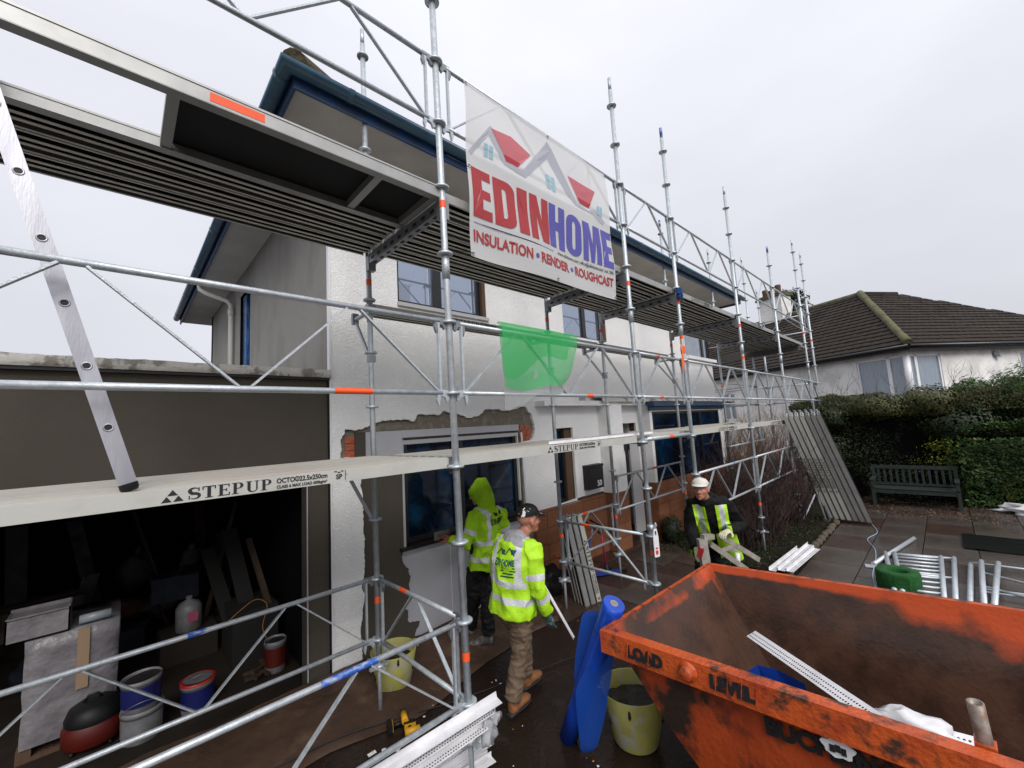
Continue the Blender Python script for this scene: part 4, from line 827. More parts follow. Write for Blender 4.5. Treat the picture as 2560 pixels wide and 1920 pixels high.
def grid(mb, a, b, c, d, n, m_, mt, f=lambda u, v: 0, wf=None, W_=None):
    nrm = (b - a).cross(d - a).normalized(); vs = []; 
    for j in range(m_ + 1):
        for i in range(n + 1):
            u, v = i / n, j / m_; p = a.lerp(b, u).lerp(d.lerp(c, u), v) + nrm * f(u, v); vs.append(p)
            if wf is not None: W_.append(wf(u, v))
    mb.add(vs, [(j * (n + 1) + i, j * (n + 1) + i + 1, (j + 1) * (n + 1) + i + 1, (j + 1) * (n + 1) + i) for j in range(m_) for i in range(n)], mt, True)
dent = lambda s: (lambda u, v: (.006 if s == 2 else .016) * mnoise.noise(V((u * 4, v * 2.5, s))) * math.sin(math.pi * min(1, max(0, v))) * 1.6)
def wearpanel(name, a, b, c, d, wf, s):
    W_ = []; mb = MB(); grid(mb, a, b, c, d, 60, 24, M_skw, dent(s), wf, W_); o = mb.build(name, SK)
    at = o.data.attributes.new('wear', 'FLOAT', 'POINT'); at.data.foreach_set('value', W_); return o
e_ = .004
far_w = lambda u, v: (.62 if v > .93 else .0) + .58 * math.exp(-((u - .45) / .28) ** 2) * max(0, (v - .42) * 2.2) + .25 * (v > .7) * (u > .55)
wearpanel('far_side_inside', Bb, Cb, Cc, Bc, lambda u, v: min(.72, .05 + .95 * math.exp(-((u - .42) / .2) ** 2) * max(0, v - .55) * 2 + (.6 if v > .94 else 0)), 1)
wearpanel('end_inside', Ab, Bb, Bc, A, lambda u, v: min(.62, .32 * (v > .0) * max(0, v - .62) * 2.4 + (.4 if u > .93 else 0) * v + (.3 if v > .9 else 0)), 2)
wearpanel('near_side_inside', Db, Ab, A, Dc, lambda u, v: .2 * v, 3)
wearpanel('back_end_inside', Cb, Db, Dc, Cc, lambda u, v: .2 * v, 4)
mb = MB(); grid(mb, Ab, Db, Cb, Bb, 6, 6, M_ski); mb.build('floor', SK)
# outer faces
off = .012
o1 = [p + V((-.045, 0, 0)) for p in (A, Ab, Db, Dc)]
mb = MB(); grid(mb, o1[1], o1[2], o1[3], o1[0], 60, 20, M_ska, dent(6)); mb.build('near_side', SK)
mb = MB(); grid(mb, Bb + V((.03, .03, 0)), Ab + V((-off, .03, 0)), A + V((-off, .03, 0)), Bc + V((.03, .03, 0)), 20, 12, M_ska); mb.build('end_panel', SK)
mb = MB(); grid(mb, Cb + V((.05, 0, 0)), Bb + V((.05, 0, 0)), Bc + V((.05, 0, 0)), Cc + V((.05, 0, 0)), 20, 8, M_ska); grid(mb, Db - V((0, off, 0)), Cb - V((0, off, 0)), Cc - V((0, off, 0)), Dc - V((0, off, 0)), 20, 8, M_ska); mb.build('far_side', SK)
mb = MB(); mb.box((2.55, -1.3, .0), (2.65, .95, zb), M_ska); mb.box((3.5, -1.3, .0), (3.6, .95, zb), M_ska); mb.build('skid', SK)
def rim(a, b, name, wd, ht, dn, n=(0, 0, 1)):
    mb = MB(); mb.bar(a + V((0, 0, -ht / 2)), b + V((0, 0, -ht / 2)), wd, ht, M_skr); return mb.build(name, SK)
rim(A + V((-.035, .035, 0)), Dc + V((-.035, 0, 0)), 'near_rim', .075, .13, 0); rim(Bc + V((.02, .03, 0)), Cc + V((.02, 0, 0)), 'far_rim', .04, .05, 0); rim(A + V((.0, .02, .002)), Bc + V((0, .02, .002)), 'end_rim', .025, .09, 0); rim(Dc, Cc, 'back_rim', .05, .1, 0)
# lettering on near rim and side
y_dir = (Dc - A).normalized()
def skt(txt, s, z, size, sxx, xoff=-.0755, m=M_blk, tilt=0): 
    p = A + y_dir * s; me = textmesh(txt, size, m, frame((p.x + xoff, p.y, z), tuple(y_dir), (tilt, 0, 1), tuple(V(y_dir).cross(V((0, 0, 1))))), .006, 0, .0015, sxx); inst(me, 'stencil_lettering', SK)
skt('LOAD', .15, .955, .088, .9); skt('LEVEL', .62, .955, .088, .9)
for s, wd in ((.15, .03), (.645, .008), (.70, .007), (.765, .008), (.83, .008), (.28, .008)):  # worn gaps in the stencils
    p = A + y_dir * s; mb = MB(); mb.bar(p + V((-.0755, 0, -.105)), p + V((-.0755, 0, -.02)) + y_dir * .01, wd * .6, .004, M_skr, tuple(y_dir)); mb.build('worn_paint', SK)
sidez = .84; tl = (Ab - A).x / (A.z - zb)
skt('BUCHANAN', .84, .80, .115, .88, -.045 + .03, M_blk, -.2)
mb = MB(); p = A + y_dir * 1.13; c_ = V((p.x - .035, p.y, .875)); vs = [c_ + y_dir * (.058 * math.cos(a) * (1 + .15 * math.sin(5 * a))) + V((0.0 - .1 * .04 * math.sin(a), 0, .04 * math.sin(a) * (1 + .12 * math.cos(7 * a)))) for a in [k * math.pi / 12 for k in range(24)]]
mb.add([v + V((-.012, 0, 0)) for v in vs] + [v for v in vs], [tuple(range(24))[::-1]] + [(i, (i + 1) % 24, (i + 1) % 24 + 24, i + 24) for i in range(24)], M_wpl)
for dy, zz in ((-.02, 0), (.0, .006), (.02, 0)):
    q = c_ + y_dir * dy + V((-.0125, 0, zz - .02)); mb.bar(q, q + V((0, 0, .03)), .004, .019, M_blk, tuple(y_dir))
mb.build('torn_sticker', SK)
mb = MB(); c0 = A + y_dir * .51 + V((-.07, 0, -.06)); mb.lathe(c0, [(.0, .05), (.028, .05), (.034, .045), (.034, 0)], M_skr, 14, (-1, 0, 0)); mb.lathe(c0, [(.05, .0), (.05, .012), (.0, .013)], M_skr, 14, (-1, 0, 0)); mb.build('lifting_lug', SK)
mb = MB(); c0 = V((2.43, .04, 1.03)); mb.lathe(c0, [(.024, 0), (.026, .17), (.019, .172), (.017, .1)], mat('worn_steel_pipe', (.32, .29, .26), .5, .5, col2=(.2, .13, .09), nscale=14), 16, (-.1, .06, 1)); mb.box((2.40, .01, 1.02), (2.46, .07, 1.055), M_skr); mb.build('steel_post', SK)
# contents
M_perf = M_wpl
def bead(p, q, wd, label, group=None, up=(0, 0, 1), holes=True, fold=True, name='corner_bead'):
    p = V(p); q = V(q); d = (q - p); ln = d.length; d.normalize(); x = d.cross(V(up)).normalized(); y = x.cross(d)
    t = thing(name, label, 'plaster bead', tuple(p), 0, group); M = Matrix((x, d, y)).transposed().to_4x4()
    mb = MB(); mb.box((0, 0, 0), (wd, ln, .0025), M_wpl, M); 
    if fold: mb.box((-.003, 0, 0), (0, ln, wd * .55), M_wpl, M)
    mb.build('strip', t)
    if holes:
        hb = MB(); n = int(ln / .017)
        for i in range(n):
            for r in range(2):
                c = V((wd * (.38 + .36 * r), .008 + (i + .5 * r) * .017, .0032)); vs = [M @ (c + V((math.cos(k * 1.0472) * .0052, math.sin(k * 1.0472) * .0052, 0))) for k in range(6)]; hb.add(vs, [(0, 1, 2, 3, 4, 5)], M_blk)
        hb.build('punched_holes', t)['kind'] = 'stuff'
    return t
bead((3.30, 1.10, .82), (2.60, .36, .93), .075, 'long perforated white bead sticking up inside the skip', up=(-.75, -.2, 1), fold=False)
bead((2.70, .32, .89), (2.72, .03, .91), .07, 'second perforated white bead lying low in the skip', up=(-.5, 0, 1), fold=False)
PBg = thing('plastic_bag', 'crumpled white plastic sheet inside the skip', 'plastic sheet', (2.66, .26, .86)); mb = MB(); mb.blob((0, 0, .0), (.08, .13, .09), M_wpl, 3, .6, 2); mb.blob((.02, -.12, -.02), (.07, .14, .06), M_wpl, 3, .6, 9); mb.build('sheet', PBg)
BO = thing('blue_offcut', 'bent blue plastic offcut against the skip end', 'plastic offcut', (2.55, .80, .93)); mb = MB(); mb.add([(-.03, .13, .0), (0, .06, .06), (.03, -.02, .055), (.05, -.14, .02), (.12, .13, -.25), (.14, .05, -.25), (.16, -.05, -.25), (.18, -.14, -.25)], [(0, 1, 5, 4), (1, 2, 6, 5), (2, 3, 7, 6)], mat('blue_plastic', (.01, .06, .42), .35)); mb.build('sheet', BO)
# ================= TUBS =================
def tub(x, y, label, fill=.3, h=.36, r0=.14, r1=.21, rz=0, tilt=0):
    t = thing('rubber_tub', label, 'tub', (x, y, 0), rz, 'yellow mixing tubs')
    mb = MB(); mb.lathe((0, 0, 0), [(0, .004), (r0 - .01, .0), (r0, .012), (r0 + (r1 - r0) * .5, h * .5), (r1, h), (r1 - .006, h + .006), (r1 - .012, h), (r0 + (r1 - r0) * .5 - .01, h * .5), (r0 - .01, .02), (0, .015)], M_yel, 32); mb.build('body', t)
    mb = MB(); rf = r0 + (r1 - r0) * fill / h - .008; vs = [(0, 0, fill + .02)]
    for k in range(1, 7):
        for j in range(28): a = j * math.pi / 14; rr = rf * k / 6; vs.append((rr * math.cos(a), rr * math.sin(a), fill + .03 * mnoise.noise(V((rr * math.cos(a) * 12, rr * math.sin(a) * 12, x))) + .03 * (1 - k / 6)))
    mb.add(vs, [(0, 1 + j, 1 + (j + 1) % 28) for j in range(28)] + [(1 + (k - 1) * 28 + j, 1 + k * 28 + j, 1 + k * 28 + (j + 1) % 28, 1 + (k - 1) * 28 + (j + 1) % 28) for k in range(1, 6) for j in range(28)], M_mud, True); mb.build('mortar', t)
    for s in (1, -1):
        mb = MB(); pts = [(s * (r1 + .006 + .02 * math.sin(math.pi * k / 8)), -.07 + .14 * k / 8, h - .035 + .03 * math.sin(math.pi * k / 8)) for k in range(9)]; mb.path(pts, .009, M_yel, 8); mb.build('handle', t)
    mb = MB()
    for k in range(14):
        a = rs.uniform(0, 6.28); z = rs.uniform(.1, h); rr = r0 + (r1 - r0) * z / h + .001; mb.blob((rr * math.cos(a), rr * math.sin(a), z), (.012, .012, rs.uniform(.01, .04)), M_mud, 1)
    mb.build('splashes', t)['kind'] = 'stuff'; return t
tub(1.93, 3.83, 'yellow rubber tub of mortar by the wall behind the left poles', .24, .34, .145, .21)
tub(2.84, 1.85, 'dirty yellow rubber tub of mortar beside the skip', .27, .37, .16, .235, 1.9)
# ================= BLUE FILM ROLL =================
M_bf = mat('blue_roll_film', (.008, .07, .5), .3, col2=(.006, .05, .36), nscale=3, bump=.3, bscale=14, stretch=(1, 1, .3))
M_bf2 = cloth_translucent('blue_loose_film', (.01, .09, .5), .3, .86)
BR = thing('film_roll', 'tall roll of bright blue protective film leaning on the skip corner', 'film roll')
p = V((2.50, 2.22, 0.02)); q = V((2.43, 1.67, 1.14)); d = (q - p).normalized(); r_ = .072
mb = MB(); mb.path([p + d * t for t in (0, .3, .6, .9, 1.2, (q - p).length)], [r_ * .9, r_, r_, r_ * 1.03, r_ * 1.02, r_], M_bf, 24); mb.build('roll', BR)
mb = MB(); mb.lathe(q, [(.026, -.01), (.026, .004), (.021, .004), (.021, -.01)], mat('cardboard', (.35, .27, .18), .8), 18, d); mb.lathe(q, [(0, .0015), (.021, .0015)], mat('core_inside', (.2, .19, .18), .8), 18, d); mb.build('cardboard_core', BR)
FL = [[(2.41, 1.93, 1.02), (2.46, 1.88, 1.03), (2.52, 1.82, 1.02)], [(2.41, 1.95, .95), (2.46, 1.90, .94), (2.53, 1.84, .93)], [(2.42, 1.99, .84), (2.47, 1.93, .84), (2.54, 1.87, .83)], [(2.43, 2.04, .67), (2.47, 2.0, .67), (2.50, 1.97, .66)], [(2.44, 2.07, .54), (2.47, 2.05, .54), (2.51, 2.01, .54)], [(2.47, 2.10, .38), (2.49, 2.09, .38), (2.50, 2.06, .40)]]
TL = [[(2.42, 1.80, .82), (2.45, 1.75, .85), (2.49, 1.72, .87)], [(2.38, 1.88, .71), (2.42, 1.80, .71), (2.50, 1.76, .72)], [(2.36, 1.95, .59), (2.41, 1.86, .59), (2.51, 1.80, .58)], [(2.34, 1.99, .50), (2.41, 1.89, .48), (2.51, 1.84, .45)], [(2.37, 2.01, .36), (2.42, 1.93, .34), (2.52, 1.87, .33)], [(2.40, 2.03, .22), (2.44, 1.96, .20), (2.52, 1.92, .19)], [(2.43, 2.05, .07), (2.46, 2.00, .06), (2.52, 1.97, .05)], [(2.46, 2.07, .012), (2.48, 2.04, .012), (2.51, 2.02, .012)]]
for nm, rows in (('loose_flap', FL), ('loose_tail', TL)):
    mb = MB(); mb.add([p_ for row in rows for p_ in row], [(j * 3 + i, j * 3 + i + 1, (j + 1) * 3 + i + 1, (j + 1) * 3 + i) for j in range(len(rows) - 1) for i in range(2)], M_bf2, True); o = mb.build(nm, BR); ms_ = o.modifiers.new('s', 'SUBSURF'); ms_.levels = 3; ms_.render_levels = 3
for t_ in (.42, 1.02): mb = MB(); mb.lathe(p + d * t_, [(r_ * 1.03, -.004), (r_ * 1.06, 0), (r_ * 1.03, .004)], M_fascia, 24, d); mb.build('strap', BR)
# ================= BEAD BUNDLE near camera =================
bb = [((.70, 2.47, .44), (1.84, 2.23, .60), .07), ((.80, 2.43, .41), (1.79, 2.24, .55), .055), ((.95, 2.40, .36), (1.74, 2.25, .48), .06)]
for i, (a, b, wd) in enumerate(bb): bead(a, b, wd, ['broken white trim length on top of the bundle by the pole', 'perforated white bead in the bundle, second from the top', 'perforated white bead in the bundle, third from the top'][i], 'bundle of white beads by the front pole', holes=i > 0)
rr_ = random.Random(5)
for i in range(9):
    s = .016 * i; bead((1.05 + .01 * i, 2.64 - s, .10 + .012 * (i % 3)), (1.98 - .012 * i + rr_.uniform(-.03, .03), 2.56 - s * 1.2, .27 - .022 * i + .012 * (i % 3)), .06, ['first', 'second', 'third', 'fourth', 'fifth', 'sixth', 'seventh', 'eighth', 'ninth'][i] + ' white bead from the house side in the lower stack by the front pole', 'lower stack of white beads', holes=False)
bead((1.1, 2.62, .0), (1.12, 2.55, .10), .05, 'short white bead propping the stack, left one', 'bead props', up=(1, 0, 0), holes=False); bead((1.8, 2.6, .0), (1.8, 2.45, .16), .05, 'short white bead propping the stack, right one', 'bead props', up=(1, 0, 0), holes=False)
PW = thing('plastic_wrap', 'crumpled clear plastic wrap caught on the base of the front pole', 'plastic wrap', (1.74, 2.26, .42)); mb = MB(); mb.blob((.02, -.02, .02), (.05, .04, .09), cloth_translucent('clear_wrap', (.6, .62, .65), .3, .7), 3, .9, 4); mb.blob((.06, -.04, .08), (.04, .03, .05), MATS['clear_wrap'], 3, .9, 8); mb.build('wrap', PW)
# beads on the soil
bead((6.75, 1.98, .12), (8.0, 1.90, .14), .08, 'white bead lying on the garden bed edge, left one', 'white beads on the garden bed')
bead((6.8, 1.88, .13), (8.25, 1.80, .16), .08, 'white bead lying on the garden bed edge, middle one', 'white beads on the garden bed')
bead((6.85, 1.79, .12), (8.15, 1.70, .14), .08, 'white bead lying on the garden bed edge, right one', 'white beads on the garden bed')
bead((4.28, 4.28, 1.06), (4.255, 4.285, 2.27), .03, 'perforated bead standing in the right reveal of the lower window', up=(0, 1, 0))
bead((2.75, 2.44, 2.18), (4.6, 2.42, 2.18), .045, 'thin perforated bead lying on the second bay planks')
# ================= DRILL =================
M_dy = mat('yellow_tool_plastic', (.6, .3, .01), .45)
def drill(x, y, rz, label):
    t = thing('cordless_drill', label, 'cordless drill', (x, y, .03), rz); t.scale = (.8, .8, .8)
    mb = MB(); mb.tube((-.09, 0, .05), (.05, 0, .05), .032, M_dy, n=14); mb.build('motor_housing', t)
    mb = MB(); mb.tube((.05, 0, .05), (.085, 0, .05), .027, M_rub, n=14); mb.tube((.085, 0, .05), (.12, 0, .05), .02, M_gald, r2=.012, n=12); mb.build('chuck', t)
    mb = MB(); mb.path([(-.03, 0, .03), (-.04, .07, .02), (-.035, .12, .015)], [(.02, .017), (.018, .015), (.02, .017)], M_rub, 10); mb.build('handle', t)
    mb = MB(); mb.box((-.09, .12, -.02), (.03, .17, .05), M_rub); mb.box((-.085, .115, -.015), (.025, .122, .045), M_dy); mb.build('battery', t); return t
drill(1.74, 3.30, 1.2, 'yellow and black cordless drill on the wet ground, upper one'); drill(1.72, 3.10, -.4, 'yellow and black cordless drill on the wet ground, lower one')
# chips and litter
mb = MB()
for i in range(150):
    x = rr_.uniform(.6, 6.5); y = rr_.uniform(1.7, 4.1); s = rr_.uniform(.003, .009); mb.box((-s, -s * .7, 0), (s, s * .7, s * .6), M_upvc if i % 3 else M_dy, Matrix.Translation((x, y, .012)) @ Matrix.Rotation(rr_.uniform(0, 3), 4, 'Z'))
tag(mb.build('render_chips'), 'small pale chips scattered over the wet ground', 'debris', kind='stuff')
for i in range(3): tag(MB().box((-.03, -.015, 0), (.03, .015, .004), M_upvc, Matrix.Rotation(i * 1.1, 4, 'Z')).build('plastic_scrap', loc=(1.42 + .07 * i, 3.2 - .05 * i, .012)), ['left one', 'middle one', 'right one'][i] + ' of three white scraps on the ground left of the drills', 'scrap', 'white scraps')
def cable(pts, r, m, name, label, cat='cable'):
    mb = MB(); P = [V(p) for p in pts]; o = []
    for i in range(len(P) - 1):
        a, b, c, d = P[max(i - 1, 0)], P[i], P[i + 1], P[min(i + 2, len(P) - 1)]
        for k in range(8): t = k / 8; o.append(.5 * ((2 * b) + (c - a) * t + (2 * a - 5 * b + 4 * c - d) * t * t + (3 * b - a - 3 * c + d) * t ** 3))
    o.append(P[-1]); mb.path(o, r, m, 6); return tag(mb.build(name), label, cat)
cable([(10.8, 1.25, .05), (10.2, 1.12, .035), (9.6, 1.2, .035), (9.0, 1.05, .035), (8.3, .98, .035), (7.6, .95, .035), (6.9, .85, .035), (6.0, .8, .035)], .006, mat('pale_blue_cable', (.3, .4, .5), .5), 'power_cable', 'thin pale blue cable across the paving slabs')
cable([(-.3, 3.5, .05), (.5, 3.55, .05), (1.3, 3.5, .05), (2.2, 3.2, .02), (3.2, 2.9, .02), (4.4, 2.5, .03)], .005, M_blk, 'power_cable', 'thin black cable on the ground past the walking man')

# ================= LEANING PLANKS BY THE CORNER =================
for i in range(7):
    ft = V((10.80, 1.84 - .102 * i, .03)); tp = V((9.95 + .01 * i, 2.26 - .092 * i, 2.26)); dz_ = (tp - ft); ln = dz_.length; dz_.normalize()
    yv = V((1, .1, 0)); yv = (yv - dz_ * yv.dot(dz_)).normalized(); zv = dz_.cross(yv)   # plank: x along, y width, z top normal
    t = thing('scaffold_plank', ['leftmost', 'second from left', 'third from left', 'fourth, last lettered,', 'fifth from left, plain,', 'sixth from left, plain,', 'rightmost, dark-backed,'][i] + ' plank leaning against the far scaffold end', 'scaffold plank', tuple(tp), 0, 'planks leaning at the far end')
    t.rotation_euler = Matrix((-dz_, yv, -(dz_.cross(yv)))).transposed().to_euler()
    addpl(t, plank_meshes(2.36, mt=M_ply if i == 6 else None, ms=M_aluw if i < 4 else M_alu))
    mb = MB()
    for yy in (.05, .16): mb.path([(-.0, yy, -.02), (-.05, yy, -.02), (-.07, yy, -.04), (-.06, yy, -.06)], .006, M_gal, 6)
    mb.build('hook', t)
    if i < 4: letter(t, .95, -.0008, -.061)
for i in range(3):
    ft = V((4.62 - .10 * i, 3.36 + .02 * i, .03)); tp = V((4.50 - .10 * i, 3.50 + .02 * i, 1.14)); dz_ = (tp - ft).normalized(); yv = V((.25, 1, 0)); yv = (yv - dz_ * yv.dot(dz_)).normalized()
    t = thing('scaffold_plank', ['right-hand lettered', 'middle', 'left-hand'][i] + ' short plank leaning behind the low guardrail', 'scaffold plank', tuple(tp), 0, 'short planks leaning behind the guardrail'); xv = -dz_
    t.rotation_euler = Matrix((xv, yv, xv.cross(yv))).transposed().to_euler()
    addpl(t, plank_meshes(1.14, ms=M_aluw if i == 0 else M_alu))
    if i == 0: letter(t, .32, -.0008, -.061)
# ================= FRAMES ON THE GROUND =================
def lframe(label, pts, rungs, ra, rb, name='ladder_frame', cat='scaffold frame'):
    t = thing(name, label, cat, group=None)
    for a, b in pts: mb = MB(); mb.tube(a, b, ra, M_gal, n=12); mb.build('stile', t)
    for a, b in rungs: mb = MB(); mb.tube(a, b, rb, M_gal, n=8); mb.build('rung', t)
    return t
Z = .07
a0, a1, b0, b1 = V((8.75, .90, Z)), V((6.8, .66, Z)), V((8.95, .16, Z)), V((6.9, .17, Z))
st = [(a0, a1), (b0, b1)]; ia = [(a0.lerp(b0, .14), a1.lerp(b1, .14)), (a0.lerp(b0, .82), a1.lerp(b1, .82))]
rg = [(a0.lerp(a1, t).lerp(b0.lerp(b1, t), .14), a0.lerp(a1, t).lerp(b0.lerp(b1, t), .82)) for t in (.04, .11, .2, .29, .38, .46, .54, .64, .74, .84, .93)] + [(a0.lerp(a1, .5), b0.lerp(b1, .5)), (a0.lerp(a1, .02), b0.lerp(b1, .02))]
lframe('galvanised ladder frame lying flat on the slabs beside the green roll', st + ia, rg, .028, .017)
c0, c1, d0, d1 = V((8.75, .0, Z)), V((6.9, .06, Z)), V((8.8, -.26, Z)), V((6.9, -.12, Z))
lframe('pair of galvanised posts with a braced frame lying at the right edge', [(c0, c1), (c0.lerp(d0, .4) + V((0, 0, .05)), c1.lerp(d1, .6) + V((0, 0, .05))), (d0 + V((0, 0, .05)), d1 + V((0, 0, .05))), (V((8.75, -.85, Z)), V((7.3, -.75, Z)))], [(V((8.7, .0, .1)), V((8.75, -.85, .1))), (V((7.55, -.05, .1)), V((7.7, -.95, .1))), (V((7.45, -.05, .1)), V((7.6, -.95, .1))), (V((6.95, -.02, .1)), V((7.1, -.9, .1))), (V((8.2, -.1, .12)), V((7.7, -.9, .12))), (V((7.6, -.1, .12)), V((7.2, -.85, .12)))], .028, .014)
lframe('single galvanised post with orange mark lying beside the frames', [(V((9.95, .62, .06)), V((8.05, .98, .06)))], [], .03, .02, 'scaffold_post', 'scaffold pole')
mb = MB(); mb.box((-.07, -.07, 0), (.07, .07, .01), M_gal, Matrix.Rotation(.2, 4, 'Z')); 
tag(mb.build('base_plate', loc=(8.0, 1.0, .035)), 'square base plate at the near end of the lying post', 'base plate')
tag(MB().box((-.1, -.25, 0), (.1, .25, .03), M_upvc).build('white_board', loc=(7.35, -.72, .03)), 'white board lying beneath the braced frame at the right edge', 'board')
GR = thing('green_roll', 'thick rolled strip of green foam beside the ladder frame', 'foam roll', (7.28, .66, .03)); M_gr = mat('green_foam', (.006, .10, .012), .9, col2=(.004, .06, .008), nscale=30, bump=1, bscale=70)
mb = MB(); mb.lathe((0, 0, 0), [(.10, 0), (.215, 0), (.22, .01), (.22, .2), (.21, .22), (.12, .22), (.10, .2), (.10, 0)], M_gr, 36); mb.build('coil', GR); mb = MB(); mb.box((-.225, -.12, 0), (-.2, .02, .2), M_gr); mb.build('loose_end', GR)
# ================= BENCH =================
M_bn = mat('weathered_green_bench', (.014, .024, .021), .7, col2=(.009, .014, .012), nscale=10, stretch=(1, .2, 1), bump=.5, bscale=40)
BN = thing('garden_bench', 'weathered green wooden bench with slatted back before the hedge', 'bench', (13.0, 1.42, 0), R(-90))
Lb = 1.45
def bb_(name, a, b): mb = MB(); mb.box(a, b, M_bn); return mb.build(name, BN)
for x in (0, Lb - .06):
    bb_('leg', (x, 0, 0), (x + .06, .06, .62)); bb_('leg', (x, .5, 0), (x + .06, .56, .92)); bb_('armrest', (x - .01, -.06, .62), (x + .07, .52, .65)); bb_('stretcher', (x + .01, .06, .12), (x + .05, .5, .17)); bb_('stretcher', (x + .01, .06, .34), (x + .05, .5, .39))
bb_('apron', (.06, .01, .33), (Lb - .06, .04, .41))
for i in range(6): bb_('seat_slat', (.01, .0 + i * .085, .42), (Lb - .01, .07 + i * .085, .44))
bb_('back_rail', (.06, .5, .84), (Lb - .06, .54, .92)); bb_('back_rail', (.06, .5, .46), (Lb - .06, .54, .51))
for i in range(12): x = .1 + i * (Lb - .24) / 11; bb_('back_slat', (x, .51, .51), (x + .045, .53, .84))
# ================= VEGETATION =================
def leafmesh(name, P, Nn, size, m, aspect=.55, jit=.9, seed=0):
    r = np.random.default_rng(seed); n = len(P); d = r.normal(size=(n, 3)); d = Nn + jit * d; d /= np.linalg.norm(d, axis=1)[:, None]
    t = np.cross(d, r.normal(size=(n, 3))); t /= np.linalg.norm(t, axis=1)[:, None]; b = np.cross(d, t); s = size * r.uniform(.6, 1.4, n)[:, None]
    v = np.stack([P - t * s, P - b * s * aspect, P + t * s, P + b * s * aspect], 1).reshape(-1, 3)
    me = bpy.data.meshes.new(name); me.vertices.add(4 * n); me.vertices.foreach_set('co', v.astype(np.float32).ravel()); me.loops.add(4 * n); me.loops.foreach_set('vertex_index', np.arange(4 * n)); me.polygons.add(n); me.polygons.foreach_set('loop_start', np.arange(0, 4 * n, 4)); me.polygons.foreach_set('loop_total', np.full(n, 4))
    for q in (m if isinstance(m, list) else [m]): me.materials.append(q)
    if isinstance(m, list): me.polygons.foreach_set('material_index', r.integers(0, len(m), n) if not hasattr(P, 'mi') else P.mi)
    me.update(); return me
def leafmat(name, c1, c2, c3=None, th3=(.6, .72), n3=2.):
    m = mat(name, c1, .55, col2=c2, nscale=3.5, thr=(.35, .65), col3=c3, n3=n3, thr3=th3, spec=.3); return m
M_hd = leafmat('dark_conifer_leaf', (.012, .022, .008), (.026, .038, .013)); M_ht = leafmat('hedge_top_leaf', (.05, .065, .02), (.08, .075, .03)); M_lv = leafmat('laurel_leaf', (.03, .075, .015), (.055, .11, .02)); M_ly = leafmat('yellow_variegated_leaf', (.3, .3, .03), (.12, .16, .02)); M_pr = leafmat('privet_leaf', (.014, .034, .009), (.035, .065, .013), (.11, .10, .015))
def surf_points(n, x0, x1, y0, y1, z0, z1, amp=.12, seed=0):
    r = np.random.default_rng(seed); P = []; Q = []
    areas = [(y1 - y0) * (z1 - z0), (x1 - x0) * (y1 - y0), (x1 - x0) * (z1 - z0), (x1 - x0) * (z1 - z0)]; pr = np.array(areas) / sum(areas)
    f = r.choice(4, n, p=pr); u = r.random(n); v = r.random(n); dpt = r.exponential(.05, n)
    for k, a, b, e in zip(f, u, v, dpt):
        if k == 0: p = V((x0, y0 + a * (y1 - y0), z0 + b * (z1 - z0))); nn = V((-1, 0, 0))
        elif k == 1: p = V((x0 + a * (x1 - x0), y0 + b * (y1 - y0), z1)); nn = V((0, 0, 1))
        elif k == 2: p = V((x0 + a * (x1 - x0), y1, z0 + b * (z1 - z0))); nn = V((0, 1, 0))
        else: p = V((x0 + a * (x1 - x0), y0, z0 + b * (z1 - z0))); nn = V((0, -1, 0))
        w_ = 1.5 * mnoise.noise(p * .7 + V((seed, 0, 0))) + .6 * mnoise.noise(p * 2.1) + .3 * mnoise.noise(p * 5)
        P.append(p + nn * (amp * w_ - e)); Q.append(nn)
    return np.array([tuple(p) for p in P]), np.array([tuple(q) for q in Q])
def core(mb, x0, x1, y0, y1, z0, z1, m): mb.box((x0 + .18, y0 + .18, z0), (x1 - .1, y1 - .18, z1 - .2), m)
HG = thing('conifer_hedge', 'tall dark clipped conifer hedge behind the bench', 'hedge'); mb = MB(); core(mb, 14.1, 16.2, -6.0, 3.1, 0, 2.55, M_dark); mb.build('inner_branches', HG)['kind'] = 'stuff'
P, Q = surf_points(70000, 14.1, 16.2, -6.0, 3.1, 0, 2.45, .26, 1); o = bpy.data.objects.new('foliage', leafmesh('foliage', P, Q, .028, M_hd, .3, .8, 1)); COL.objects.link(o); o.parent = HG; o['kind'] = 'stuff'
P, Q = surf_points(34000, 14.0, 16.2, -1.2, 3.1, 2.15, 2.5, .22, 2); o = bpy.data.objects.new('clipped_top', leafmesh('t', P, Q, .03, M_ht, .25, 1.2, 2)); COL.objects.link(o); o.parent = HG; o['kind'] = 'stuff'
LH = thing('laurel_bush', 'bright green overgrown bush rising right of the conifer hedge', 'bush'); r_n = np.random.default_rng(4)
def cloud(n, c, rad, seed, hollow=.5):
    r = np.random.default_rng(seed); d = r.normal(size=(n, 3)); d /= np.linalg.norm(d, axis=1)[:, None]; q = hollow + (1 - hollow) * r.random(n) ** .6
    nz_ = np.array([1 + .35 * mnoise.noise(V(tuple(k * 2.2 + seed))) + .2 * mnoise.noise(V(tuple(k * 6 + seed))) for k in d]); return np.array(c) + d * np.array(rad) * (q * nz_)[:, None], d
def bush(parent, n, c, rad, seed, m, size, hollow=.55, name='foliage'):
    P, Q = cloud(n, c, rad, seed, hollow); o = bpy.data.objects.new(name, leafmesh(name, P, Q, size, m, .5, .9, seed)); COL.objects.link(o); o.parent = parent; o['kind'] = 'stuff'; return o
